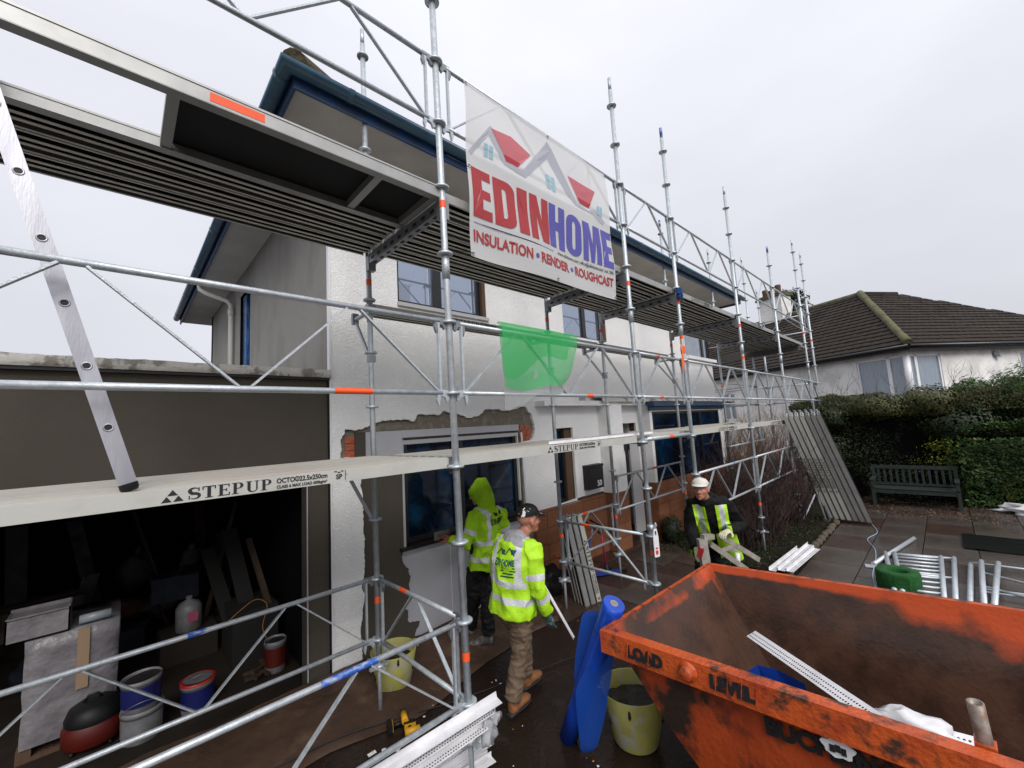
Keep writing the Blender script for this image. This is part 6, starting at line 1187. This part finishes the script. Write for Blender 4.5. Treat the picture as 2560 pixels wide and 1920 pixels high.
for x in (0, .48): 
    mb = MB(); mb.path([(x + .13 * math.cos(a), 0, .14 + .13 * math.sin(a)) for a in [k * math.pi / 12 for k in range(25)]], .014, M_rub, 8, False); mb.build('tyre', t); mb = MB(); mb.lathe((x, -.02, .14), [(0, 0), (.03, 0), (.03, .04), (0, .04)], M_gal, 12, (0, 1, 0)); [mb.bar((x, 0, .14), (x + .12 * math.cos(a), 0, .14 + .12 * math.sin(a)), .006, .006, M_gal, (0, 1, 0)) for a in [k * 1.05 for k in range(6)]]; mb.build('wheel', t)
for p_, q_, m in (((0, 0, .14), (.08, 0, .42), M_gald), ((.08, 0, .36), (.34, 0, .26), M_vr), ((.34, 0, .26), (.48, 0, .14), M_vr), ((.34, 0, .26), (.32, 0, .4), M_gald)): mb = MB(); mb.tube(p_, q_, .014, m, n=8); mb.build('frame_tube', t)
mb = MB(); mb.tube((.08, -.15, .45), (.08, .15, .45), .011, M_gald, n=8); mb.build('handlebar', t)
for s in (-1, 1): mb = MB(); mb.tube((.08, s * .1, .45), (.08, s * .17, .45), .016, mat('orange_grip', (.6, .1, .01), .5) if s < 0 else MATS['orange_grip'], n=10); mb.build('grip', t)
mb = MB(); mb.blob((.31, 0, .42), (.1, .05, .03), M_rub, 2); mb.build('saddle', t)
t = thing('black_bag', 'black sack slumped against the orange plinth behind the bike', 'sack', (4.42, 4.08, 0)); mb = MB(); mb.blob((0, 0, .17), (.26, .16, .2), M_rub, 3, .5, 3); mb.build('sack', t)
# ================= PEOPLE =================
def fuse(mb, name, voxel, parent, mats, smooth=4, fold=0., fs=9., seed=0, band=None, st=(1, 1, 1)):
    me = mb.mesh(name); o = bpy.data.objects.new('tmp', me); COL.objects.link(o)
    r = o.modifiers.new('r', 'REMESH'); r.mode = 'VOXEL'; r.voxel_size = voxel
    s = o.modifiers.new('s', 'SMOOTH'); s.iterations = smooth; s.factor = .5
    dg = bpy.context.evaluated_depsgraph_get(); dg.update(); m2 = bpy.data.meshes.new_from_object(o.evaluated_get(dg)); bpy.data.objects.remove(o)
    m2.name = name; m2.materials.clear()
    for q in mats: m2.materials.append(q)
    if fold:
        co = [v.co.copy() for v in m2.vertices]; no = [v.normal.copy() for v in m2.vertices]
        for v, c, n_ in zip(m2.vertices, co, no):
            q = V((c.x * st[0], c.y * st[1], c.z * st[2])) * fs + V((seed, 0, 0)); w_ = mnoise.noise(q + .6 * mnoise.noise_vector(q * .6)); w_ = 1 - 2 * abs(w_) * 1.6
            v.co = c + n_ * (fold * (w_ * .8 + .5 * mnoise.noise(q * 2.4)))
    if band:
        a = m2.attributes.new('band', 'FLOAT', 'POINT'); a.data.foreach_set('value', [band(v.co) for v in m2.vertices])
    m2.polygons.foreach_set('use_smooth', [True] * len(m2.polygons)); m2.update()
    o = bpy.data.objects.new(name, m2); COL.objects.link(o); o.parent = parent; return o
def hv(name, base, silver=(.5, .52, .54), base2=None, dirt=None):
    m = mat(name, base, .65, col2=base2 or tuple(c * .75 for c in base), nscale=5, thr=(.35, .7), col3=dirt, n3=16, thr3=(.66, .7), bump=.3, bscale=60)
    t = m.node_tree; N = t.nodes; K = t.links.new; b = N['Principled BSDF']; src = b.inputs['Base Color'].links[0].from_socket
    a = N.new('ShaderNodeAttribute'); a.attribute_name = 'band'; r = N.new('ShaderNodeMapRange'); r.inputs['From Min'].default_value = -.0008; r.inputs['From Max'].default_value = .0008; K(a.outputs['Fac'], r.inputs['Value'])
    x = N.new('ShaderNodeMix'); x.data_type = 'RGBA'; x.inputs[7].default_value = (*silver, 1); K(r.outputs[0], x.inputs[0]); K(src, x.inputs[6]); K(x.outputs[2], b.inputs['Base Color'])
    y = N.new('ShaderNodeMapRange'); y.inputs['To Min'].default_value = .65; y.inputs['To Max'].default_value = .35; K(r.outputs[0], y.inputs['Value']); K(y.outputs[0], b.inputs['Roughness']); return m
M_hi = hv('hi_vis_yellow', (.42, .74, .012), base2=(.33, .62, .01)); M_hid = hv('dirty_hi_vis_yellow', (.33, .60, .012), base2=(.22, .42, .012), dirt=(.1, .14, .03)); M_hid.node_tree.nodes['Principled BSDF'].inputs['Specular IOR Level'].default_value = .2
M_skin = mat('skin', (.42, .19, .13), .5, col2=(.36, .14, .095), nscale=14); M_skin.node_tree.nodes['Principled BSDF'].inputs['Subsurface Weight'].default_value = .08
M_trs = mat('beige_work_trousers', (.17, .12, .082), .8, spec=.2, col2=(.12, .084, .057), nscale=4, bump=.3, bscale=50); M_trb = mat('black_work_trousers', (.007, .007, .007), .7, spec=.2, col2=(.014, .014, .014), nscale=6, col3=(.22, .22, .21), n3=15, thr3=(.68, .72))
M_boot = mat('tan_boot', (.3, .12, .045), .7, col2=(.2, .08, .03), nscale=9, bump=.3); M_bootw = mat('plaster_covered_boot', (.2, .19, .18), .8, col2=(.05, .045, .04), nscale=12, thr=(.4, .6)); M_sole = mat('boot_sole', (.012, .011, .01), .7)
M_blkc = mat('black_jacket', (.005, .005, .0055), .8, spec=.15, col2=(.010, .010, .0105), nscale=5, col3=(.3, .3, .29), n3=16, thr3=(.715, .73)); M_gry = mat('grey_hood_fleece', (.3, .3, .33), .9, bump=.5, bscale=80)
M_capb = mat('splashed_black_cap', (.007, .007, .008), .7, spec=.2, col3=(.6, .6, .58), n3=14, thr3=(.58, .61), col2=(.01, .01, .01)); M_capw = mat('white_cap', (.62, .6, .55), .8, col2=(.5, .47, .42), nscale=9)
M_glg = mat('green_grey_glove', (.03, .09, .085), .7, col2=(.25, .28, .26), nscale=12, thr=(.52, .6)); M_gly = mat('pale_lime_glove', (.5, .52, .25), .8, col2=(.55, .52, .42), nscale=9); M_glo = mat('orange_rubber_glove', (.45, .1, .03), .6, col2=(.1, .05, .03), nscale=9)
def segdist(p, a, b):
    ab = b - a; t = max(0, min(1, (p - a).dot(ab) / ab.length_squared)); return (p - a - ab * t).length, t
def head(mb, c, f, up, s=1., m=None):
    """c head centre, f forward, up"""
    f = V(f).normalized(); up = (V(up) - f * V(up).dot(f)).normalized(); r = f.cross(up); m = m or M_skin
    P = lambda a, b, z: V(c) + r * a * s + f * b * s + up * z * s
    B = Matrix((r, f, up)).transposed()
    def bl(a, b, z, ra, rb, rz, sub=3):
        t = MB(); t.blob((0, 0, 0), (ra * s, rb * s, rz * s), m, sub); mb.add([P(a, b, z) + B @ V(v) for v in t.v], t.f, m, True)
    bl(0, -.012, .035, .078, .098, .088); bl(0, .012, -.025, .064, .078, .075); bl(0, .035, -.075, .045, .052, .036); bl(0, .068, -.098, .022, .018, .018, 2)
    for e in (-1, 1): bl(e * .036, .052, -.022, .026, .026, .024, 2); bl(e * .03, .071, .022, .024, .014, .009, 2); bl(e * .078, -.008, -.012, .010, .020, .032, 2)
    mb.path([P(0, .078, .018), P(0, .094, -.006), P(0, .108, -.03), P(0, .088, -.04)], [.008 * s, .010 * s, .015 * s, .008 * s], m, 8)
    for e in (-1, 1): bl(e * .012, .09, -.035, .010, .011, .008, 2)
    bl(0, .080, -.062, .024, .010, .006, 2); bl(0, .077, -.074, .02, .010, .007, 2)
    return P, B, r, f, up
def eyes(parent, P, s=1.):
    for e in (-1, 1):
        mb = MB(); mb.blob(P(e * .03, .071, .004), .011 * s, mat('eye_white', (.5, .45, .42), .3) if 'eye_white' not in MATS else MATS['eye_white'], 2); mb.blob(P(e * .03, .080, .003), (.005, .005, .005), M_blk, 1); mb.build('eye', parent)
        mb = MB(); mb.path([P(e * .015, .083, .026), P(e * .032, .083, .030), P(e * .048, .070, .024)], [.002, .003, .002], M_wood, 5); mb.build('eyebrow', parent)
    mb = MB(); mb.path([P(-.022, .083, -.068), P(0, .0905, -.068), P(.022, .083, -.068)], [.0015, .0022, .0015], mat('lip_line', (.16, .05, .04), .6) if 'lip_line' not in MATS else MATS['lip_line'], 5); mb.build('mouth', parent)
def hand(mb, wrist, d, n, m, curl=.6, s=1., side=1):
    """wrist pos, d finger direction, n palm normal (towards palm side)"""
    d = V(d).normalized(); n = (V(n) - d * V(n).dot(d)).normalized(); x = d.cross(n) * side; wrist = V(wrist)
    P = lambda a, b, c: wrist + x * a * s + d * b * s + n * c * s
    mb.path([P(0, -.03, 0), P(0, .01, 0), P(0, .05, 0), P(0, .09, .002)], [(.024 * s, .02 * s), (.028 * s, .02 * s), (.040 * s, .018 * s), (.041 * s, .015 * s)], m, 12, side=x)
    for i, (a, l) in enumerate(((-.031, .062), (-.011, .076), (.011, .080), (.031, .072))):
        p = P(a, .085, 0); ang = 0; pts = [P(a, .06, 0), p]
        for k, (fr, c) in enumerate(((.45, .5), (.3, .9), (.25, .8))): ang += curl * c + .05 * i * curl; p = p + (d * math.cos(ang) + n * math.sin(ang)) * l * fr * s; pts.append(p)
        mb.path(pts, [.0105 * s, .0105 * s, .010 * s, .009 * s, .007 * s], m, 8)
    p = P(.034, .015, .008); t = (x * .8 + d * .7 + n * .3).normalized(); t2 = (d * .9 + n * .6 * curl + x * .2).normalized(); mb.path([P(.015, .0, .004), p + t * .02 * s, p + t * .045 * s, p + t * .05 * s + t2 * .03 * s], [.014 * s, .014 * s, .012 * s, .009 * s], m, 8)
def boot(t, a, yaw, m, name='boot', lift=0.):
    """a = ankle point on ground below (x,y), heel at a"""
    f = V((math.cos(yaw), math.sin(yaw), 0)); a = V(a); mb = MB(); s = V((-f.y, f.x, 0))
    mb.path([a - f * .035 + V((0, 0, .05)), a + f * .03 + V((0, 0, .06)), a + f * .10 + V((0, 0, .052)), a + f * .17 + V((0, 0, .04)), a + f * .215 + V((0, 0, .034))], [(.036, .038), (.042, .05), (.047, .04), (.048, .034), (.03, .022)], m, 14, side=s); mb.path([a + f * .01 + V((0, 0, .03)), a + f * .005 + V((0, 0, .17))], [(.045, .05), (.05, .055)], m, 14, side=s)
    o = fuse(mb, name, .008, t, [m], 5, .002, 20); mb = MB(); mb.path([a - f * .06 + V((0, 0, .012)), a + f * .02 + V((0, 0, .012)), a + f * .12 + V((0, 0, .012)), a + f * .2 + V((0, 0, .014)), a + f * .225 + V((0, 0, .016))], [(.03, .013), (.04, .013), (.052, .013), (.046, .013), (.02, .01)], M_sole, 12, side=s); mb.build('sole', o); return o
def person(label, J, f, m_j, m_t, m_b, bands, hood=None, torso_r=1., hemz=None, glove=None, vest=None, foldseed=0, coat_open=False, curl=(.6, .6), hn=None, hd=None, yaw=None, headup=(0, 0, 1), hf=None):
    t = thing('person', label, 'person'); f = V(f).normalized(); J = {k: V(v) for k, v in J.items()}; up = (J['neck'] - J['hip']).normalized(); r = f.cross(V((0, 0, 1))).normalized()
    # body
    mb = MB(); P, B, *_ = head(mb, J['head'], hf or f, headup)
    mb.path([J['chest'], J['neck'], J['head'] - up * .06 - f * .015], [.06, .058, .055], M_skin, 12)
    mb.path([J['hip'] - up * .05, J['hip'] + up * .1, J['chest'] - up * .1, J['chest'] + up * .12], [(.12, .08), (.13, .09), (.15, .10), (.12, .08)], M_skin, 16, side=r)
    for s_ in 'LR':
        mb.path([J['chest'] + up * .1, J[s_ + 'sh'], J[s_ + 'el'], J[s_ + 'wr']], [.05, .05, .038, .026], M_skin, 10)
        mb.path([J['hip'], J[s_ + 'hp'], J[s_ + 'kn'], J[s_ + 'an']], [.08, .075, .052, .036], M_skin, 10)
    fuse(mb, 'body', .0075, t, [M_skin], 3); eyes(t, P)
    # jacket
    mb = MB(); hz = J['hem']; W = torso_r
    mb.path([hz, hz.lerp(J['chest'], .35), hz.lerp(J['chest'], .7), J['chest'], J['chest'] + up * .12, J['neck'] - up * .01], [(.205 * W, .15 * W), (.19 * W, .145 * W), (.19 * W, .14 * W), (.20 * W, .14 * W), (.175 * W, .115 * W), (.075, .075)], m_j, 24, side=r)
    for s_ in 'LR': mb.path([J['chest'] + up * .10 + (J[s_ + 'sh'] - J['chest']) * .3, J[s_ + 'sh'], J[s_ + 'sh'].lerp(J[s_ + 'el'], .5), J[s_ + 'el'], J[s_ + 'el'].lerp(J[s_ + 'wr'], .5), J[s_ + 'wr']], [.08, .082, .072, .065, .056, .046], m_j, 14)
    def bandf(p):
        dt, tt = segdist(p, hz, J['neck']); best = (dt - .17, 'T', None)
        for s_ in 'LR':
            for a, b, k, rr in ((s_ + 'sh', s_ + 'el', 'U', .065), (s_ + 'el', s_ + 'wr', 'F', .052)):
                d_, q = segdist(p, J[a], J[b]); 
                if d_ - rr < best[0]: best = (d_ - rr, k, (q, (J[b] - J[a]).length))
        v = -.05
        if best[1] == 'T':
            h = (p - hz).dot(up) - .02 * (p - hz).dot(r); lat = (p - J['chest']).dot(r); back = (p - J['chest']).dot(f)
            for c in bands.get('T', ()): v = max(v, .025 - abs(h - c))
            if 'S' in bands and h > bands['T'][-1]: v = max(v, .024 - abs(abs(lat) - bands['S']))
        else:
            q, ln = best[2]
            for c in bands.get(best[1], ()): v = max(v, .025 - abs(q - c) * ln)
        return v
    jk = fuse(mb, 'jacket', .0085, t, [m_j], 4, .017, 8.0, foldseed, bandf if vest is None else None, (1, 1, .7))
    if hem_strip := None: pass
    # trousers
    mb = MB(); mb.path([J['hip'] - up * .10, J['hip'] + up * .02, J['hip'] + up * .14], [(.15, .12), (.175, .13), (.16, .12)], m_t, 18, side=r)
    for s_ in 'LR': mb.path([J['hip'] - V((0, 0, .02)), J[s_ + 'hp'] - V((0, 0, .06)), J[s_ + 'hp'].lerp(J[s_ + 'kn'], .5), J[s_ + 'kn'], J[s_ + 'kn'].lerp(J[s_ + 'an'], .5), J[s_ + 'an'] + V((0, 0, .0))], [.10, .105, .092, .077, .072, .068], m_t, 14)
    fuse(mb, 'trousers', .0095, t, [m_t], 4, .012, 9, foldseed + 5, None, (1, 1, 1.6))
    yw = yaw or (math.atan2(f.y, f.x),) * 2
    for s_, y_ in zip('LR', yw): boot(t, (J[s_ + 'an'].x, J[s_ + 'an'].y, J[s_ + 'an'].z - .12), y_, m_b)
    for k, s_ in enumerate('LR'):
        mb = MB(); dd = V(hd[k]) if hd else (J[s_ + 'wr'] - J[s_ + 'el']); hand(mb, J[s_ + 'wr'] + dd.normalized() * .02, dd, hn[k] if hn else f, glove[k], curl[k], 1.05, 1 if k == 0 else -1); fuse(mb, 'glove', .0045, t, [glove[k]], 2)
    return t, P, B, r, f, up, J
def cap(t, P, B, m, tilt=0, name='cap', brim=.09, ch=.088, dr=.034):
    mb = MB(); vs = []
    n = 20
    for k in range(8):
        a = k / 7 * math.pi / 2
        for j in range(n): b = 2 * math.pi * j / n; vs.append(P(math.cos(a) * math.cos(b) * .089, math.cos(a) * math.sin(b) * .110 - .012, .045 + math.sin(a) * ch + .006 * mnoise.noise(V((math.cos(b) * 3, math.sin(b) * 3, a * 3))) + .010 * (math.sin(b) > 0)))
    mb.add(vs, [(i * n + j, i * n + (j + 1) % n, (i + 1) * n + (j + 1) % n, (i + 1) * n + j) for i in range(7) for j in range(n)], m, True); o = mb.build(name, t)
    mb = MB(); vs = []
    for k in range(4):
        for j in range(11): b = math.pi * (.1 + .8 * j / 10); q = k / 3; vs.append(P(math.cos(b) * (.086 + .0 * q), math.sin(b) * (.098 + brim * q) - .012, .058 - dr * q * math.sin(b) - .012 * q * math.cos(b) ** 2))
    vs += [v + V((0, 0, -.005)) for v in vs[:]]
    mb.add(vs, [(i * 11 + j, i * 11 + j + 1, (i + 1) * 11 + j + 1, (i + 1) * 11 + j) for i in range(3) for j in range(10)] + [(44 + i * 11 + j, 44 + (i + 1) * 11 + j, 44 + (i + 1) * 11 + j + 1, 44 + i * 11 + j + 1) for i in range(3) for j in range(10)] + [(33 + j, 34 + j, 78 + j, 77 + j) for j in range(10)], m, True); mb.build('peak', o)
    mb = MB(); mb.blob(P(0, -.012, .047 + ch), .008, m, 1); mb.build('button', o); return o
def backprint(t, J, r, f, up, w_, h_, dz, colr, off=.15, big=.085):
    """print on the back of the jacket, laid on its surface"""
    from mathutils.bvhtree import BVHTree
    jk = [c for c in t.children if c.name.startswith('jacket')][0]; bv = BVHTree.FromPolygons([v.co[:] for v in jk.data.vertices], [p.vertices[:] for p in jk.data.polygons])
    o = J['chest'] + up * dz; R_ = r; U_ = up
    def lay(me, name):
        bm = bmesh.new(); bm.from_mesh(me)
        for v in bm.verts:
            p = o + R_ * v.co.x + U_ * v.co.y; h = bv.ray_cast(p - f * .5, f, 1.0)
            v.co = (h[0] - f * .004) if h[0] else p - f * off
        bm.to_mesh(me); bm.free(); me.materials.clear(); me.materials.append(colr); ob = bpy.data.objects.new(name, me); COL.objects.link(ob); ob.parent = t; return ob
    def tm(txt, x, y, size, width, o_): 
        me = textmesh(txt, size, colr, Matrix.Identity(4), o_, 0, 0); xs = [v.co.x for v in me.vertices]; k = width / (max(xs) - min(xs)); me.transform(Matrix.Translation((x, y, 0)) @ Matrix.Diagonal((k, 1, 1, 1)) @ Matrix.Translation((-(max(xs) + min(xs)) / 2, 0, 0))); return me
    lay(tm('EDINHOME', 0, 0, big, w_, .003), 'vest_print')
    for k, wd in enumerate((.12, .14, .1, .13)): mb = MB(); mb.box((.02 - wd / 2 + .02, -.025 - k * .022, 0), (.02 + wd / 2 + .02, -.016 - k * .022, .0001), colr); lay(mb.mesh('print'), 'vest_print')
    mb = MB(); 
    for a, b in (((-.10, .075), (-.05, .13)), ((-.05, .13), (0, .085)), ((0, .085), (.04, .14)), ((.04, .14), (.09, .08))): mb.bar((a[0], a[1], 0), (b[0], b[1], 0), .008, .0002, colr, (0, 0, 1))
    mb.add([(-.05, .125, 0), (0, .12, 0), (-.01, .085, 0), (-.035, .085, 0)], [(0, 1, 2, 3)], colr); mb.add([(.05, .13, 0), (.10, .125, 0), (.085, .09, 0), (.06, .09, 0)], [(0, 1, 2, 3)], colr); lay(mb.mesh('print'), 'vest_print')
# person 1: hooded plasterer at the wall
J1 = dict(head=(2.93, 3.71, 1.635), neck=(2.985, 3.66, 1.49), chest=(2.99, 3.64, 1.30), hem=(2.96, 3.70, .84), hip=(2.96, 3.72, .93), Lsh=(2.83, 3.66, 1.40), Rsh=(3.155, 3.60, 1.37), Lel=(2.72, 3.68, 1.13), Lwr=(2.66, 3.87, 1.17), Rel=(3.27, 3.66, 1.12), Rwr=(3.13, 3.88, 1.10), Lhp=(2.88, 3.74, .88), Rhp=(3.04, 3.70, .88), Lkn=(2.90, 3.84, .50), Rkn=(2.98, 3.70, .47), Lan=(2.97, 4.0, .13), Ran=(2.98, 3.70, .13))
p1 = person('person in hooded dirty hi-vis jacket with back to camera, trowelling the lower wall', J1, (-.28, .96, 0), M_hid, M_trb, M_bootw, dict(T=(.13, .30), S=.12, U=(.55,), F=(.45,)), glove=(M_glo, M_glo), foldseed=2, yaw=(2.0, 2.5), hf=(-.5, .85, -.25))
t1_, P1_, B1_ = p1[0], p1[1], p1[2]
mb = MB(); mb.path([V(J1['neck']) - V((0, .01, .05)), V(J1['neck']) + V((0, -.02, .05)), P1_(0, -.03, .04), P1_(0, -.02, .10), P1_(0, 0, .125)], [(.10, .10), (.105, .105), (.115, .13), (.095, .12), (.04, .06)], M_hid, 20); fuse(mb, 'hood', .008, t1_, [M_hid], 5, .005, 9, 3, lambda p: -1.)
backprint(*((p1[0], p1[6], p1[3], p1[4], p1[5])), .20, .1, .01, M_blk)
tr = thing('plastering_trowel', 'steel trowel in the hooded plasterer left hand', 'trowel', (2.64, 3.98, 1.2)); mb = MB(); mb.box((-.10, .04, -.045), (.10, .045, .045), M_gald); mb.build('blade', tr); mb = MB(); mb.tube((-.06, .0, 0), (.06, 0, 0), .014, M_wood, n=10); mb.tube((0, .0, 0), (0, .04, 0), .006, M_gal, n=6); mb.build('handle', tr)
# person 2: walking man in cap
J2 = dict(head=(2.60, 2.60, 1.54), neck=(2.53, 2.66, 1.385), chest=(2.47, 2.68, 1.22), hem=(2.45, 2.71, .80), hip=(2.49, 2.72, .88), Lsh=(2.50, 2.86, 1.33), Rsh=(2.53, 2.50, 1.32), Lel=(2.50, 2.93, 1.05), Lwr=(2.62, 2.95, .85), Rel=(2.50, 2.45, 1.05), Rwr=(2.60, 2.45, .82), Lhp=(2.49, 2.80, .84), Rhp=(2.49, 2.64, .84), Lkn=(2.66, 2.82, .47), Rkn=(2.50, 2.69, .45), Lan=(2.68, 2.84, .16), Ran=(2.41, 2.72, .13))
p2 = person('person in black splashed cap and bright hi-vis jacket walking right past the front pole', J2, (.98, .2, 0), M_hi, M_trs, M_boot, dict(T=(.14, .27), S=.12, U=(.75,), F=(.42,)), glove=(M_glg, M_glg), foldseed=11, yaw=(.1, .15), torso_r=1.04, curl=(.5, .5), hd=((.2, 0, -1), (.3, 0, -1)), hf=(.97, -.25, .0))
cap(p2[0], p2[1], p2[2], M_capb)
mb = MB(); n_ = V(J2['neck']); mb.path([n_ + V((-.10, 0, -.10)), n_ + V((-.09, .0, -.03)), n_ + V((-.05, 0, .03)), n_ + V((.0, 0, .045))], [(.11, .05), (.13, .06), (.115, .06), (.08, .05)], M_gry, 18, side=V((0, 1, 0))); mb.path([n_ + V((.0, 0, -.05)), n_ + V((.01, 0, .03))], [.10, .085], M_gry, 16); fuse(mb, 'hood', .008, p2[0], [M_gry], 5, .008, 11, 7)
colr_ = mat("faded_print", (.01, .09, .09), .6)
backprint(p2[0], p2[6], p2[3], p2[4], p2[5], .19, .1, .0, big=.07, colr=colr_)
bead((2.62, 2.50, 1.02), (2.78, 2.34, .58), .03, 'perforated bead held against the leg by the walking man', up=(.6, -.6, .2))
# person 3: man in white cap holding frame
J3 = dict(head=(4.66, 1.955, 1.555), neck=(4.80, 1.98, 1.43), chest=(4.95, 1.99, 1.24), hem=(5.13, 2.06, .86), hip=(5.15, 2.08, .92), Lsh=(5.03, 1.85, 1.34), Rsh=(4.81, 2.13, 1.34), Lel=(5.14, 1.73, 1.10), Lwr=(4.86, 1.77, 1.10), Rel=(4.74, 2.15, 1.08), Rwr=(4.58, 2.04, .93), Lhp=(5.17, 2.00, .86), Rhp=(5.12, 2.17, .86), Lkn=(5.05, 1.98, .47), Rkn=(5.0, 2.18, .47), Lan=(5.2, 1.97, .13), Ran=(5.15, 2.2, .13))
p3 = person('person in white cap and open hi-vis vest over black jacket carrying an aluminium frame', J3, (-.9, -.42, 0), M_blkc, M_trb, M_boot, {}, glove=(M_gly, M_gly), foldseed=21, vest=True, hf=(-.96, -.2, .05), curl=(.65, .65), headup=(.12, 0, 1), hd=((-.9, .2, -.15), (-.3, -.4, -.8)), hn=((0, 0, -1), (-.5, -.8, 0)), torso_r=1.0)
cap(p3[0], p3[1], p3[2], M_capw, brim=.07, ch=.07, dr=.016)
# open vest panels laid over the jacket
def vestpanel(t, J, r, f, up, x0, x1, z0, z1, side, name, shift=0.):
    from mathutils.bvhtree import BVHTree
    jk = [c for c in t.children if c.name.startswith('jacket')][0]; bv = BVHTree.FromPolygons([v.co[:] for v in jk.data.vertices], [p.vertices[:] for p in jk.data.polygons])
    vs = []; bd = []; nu, nv = 14, 40
    for j in range(nv + 1):
        for i in range(nu + 1):
            u = i / nu; v = j / nv; lat = x0 + (x1 - x0) * u + shift * (1 - v); h = z0 + (z1 - z0) * v
            p = J['chest'] + r * lat + up * h; s = f if side > 0 else -f; hh = bv.ray_cast(p + s * .5, -s, 1.0); q = hh[0] if hh[0] else p + s * .12; vs.append(q + s * .012); bd.append(.028 - abs(lat - (x0 + x1) / 2 - shift * (1 - v)))
    mb = MB(); mb.add(vs, [(j * (nu + 1) + i, j * (nu + 1) + i + 1, (j + 1) * (nu + 1) + i + 1, (j + 1) * (nu + 1) + i) for j in range(nv) for i in range(nu)], M_hi, True); o = mb.build(name, t); a = o.data.attributes.new('band', 'FLOAT', 'POINT'); a.data.foreach_set('value', bd)
for lx, sh in ((-.115, .01), (.115, -.01)): vestpanel(p3[0], p3[6], p3[3], p3[4], p3[5], lx - .062, lx + .062, -.44, .15, 1, 'vest_panel', sh)
# vest skirt at the sides/back
J = p3[6]; mb = MB(); up3 = p3[5]; hz = V(J3['hem']); r3 = p3[3]; f3 = p3[4]; vs = []; bd = []; nu, nv = 40, 20
for j in range(nv + 1):
    for i in range(nu + 1):
        a = math.radians(-262 + 285 * i / nu) ; v = j / nv; c_ = hz - up3 * .24 + up3 * .46 * v; q = c_ + r3 * math.cos(a) * (.29 - .04 * v) + f3 * math.sin(a) * (.225 - .03 * v) + V((0, 0, .01 * mnoise.noise(V((i * .3, j * .2, 4))))); vs.append(q); bd.append(.028 - abs(v * .46 - .2))
mb.add(vs, [(j * (nu + 1) + i, j * (nu + 1) + i + 1, (j + 1) * (nu + 1) + i + 1, (j + 1) * (nu + 1) + i) for j in range(nv) for i in range(nu)], M_hi, True); o = mb.build('vest_skirt', p3[0]); a = o.data.attributes.new('band', 'FLOAT', 'POINT'); a.data.foreach_set('value', bd)
mb = MB(); n_ = V(J3['neck']); mb.path([n_ + V((.10, .03, -.06)), n_ + V((.07, .02, .01)), n_ + V((.02, .0, .03))], [(.12, .07), (.12, .06), (.09, .05)], M_blkc, 16, side=r3); mb.path([n_ - V((-.02, 0, .06)), n_ + V((-.0, 0, .015))], [.09, .075], M_blkc, 14); fuse(mb, 'collar_hood', .009, p3[0], [M_blkc], 5, .006, 10, 2)
AF = thing('aluminium_frame', 'worn aluminium trestle head held by the man in the white cap', 'trestle'); M_wa = mat('worn_aluminium', (.42, .4, .36), .5, .4, col2=(.3, .27, .22), nscale=9)
mb = MB(); mb.bar((4.50, 1.93, 1.06), (4.52, 1.90, .35), .085, .075, M_wa, (.7, .7, 0)); mb.build('post', AF)
mb = MB(); mb.bar((4.50, 1.92, 1.08), (4.62, 1.86, 1.07), .06, .05, M_wa); mb.bar((4.455, 1.92, .98), (4.455, 1.95, .88), .03, .05, M_red); mb.build('head_casting', AF)
for a, b in (((4.56, 1.86, 1.0), (4.98, 1.60, .62)), ((4.74, 1.84, 1.06), (5.22, 1.62, .72))): mb = MB(); mb.bar(a, b, .02, .055, M_wa, (0, 0, 1)); mb.build('side_rail', AF)
mb = MB(); mb.bar((4.68, 1.80, .92), (4.92, 1.74, .93), .02, .04, M_wa); mb.build('cross_bar', AF)
mb = MB(); mb.tube((4.86, 1.72, .74), (4.88, 1.72, .86), .025, M_wpl, n=10); mb.build('tape_wrap', AF)
# sliver of a dark teal sleeve at the right picture edge
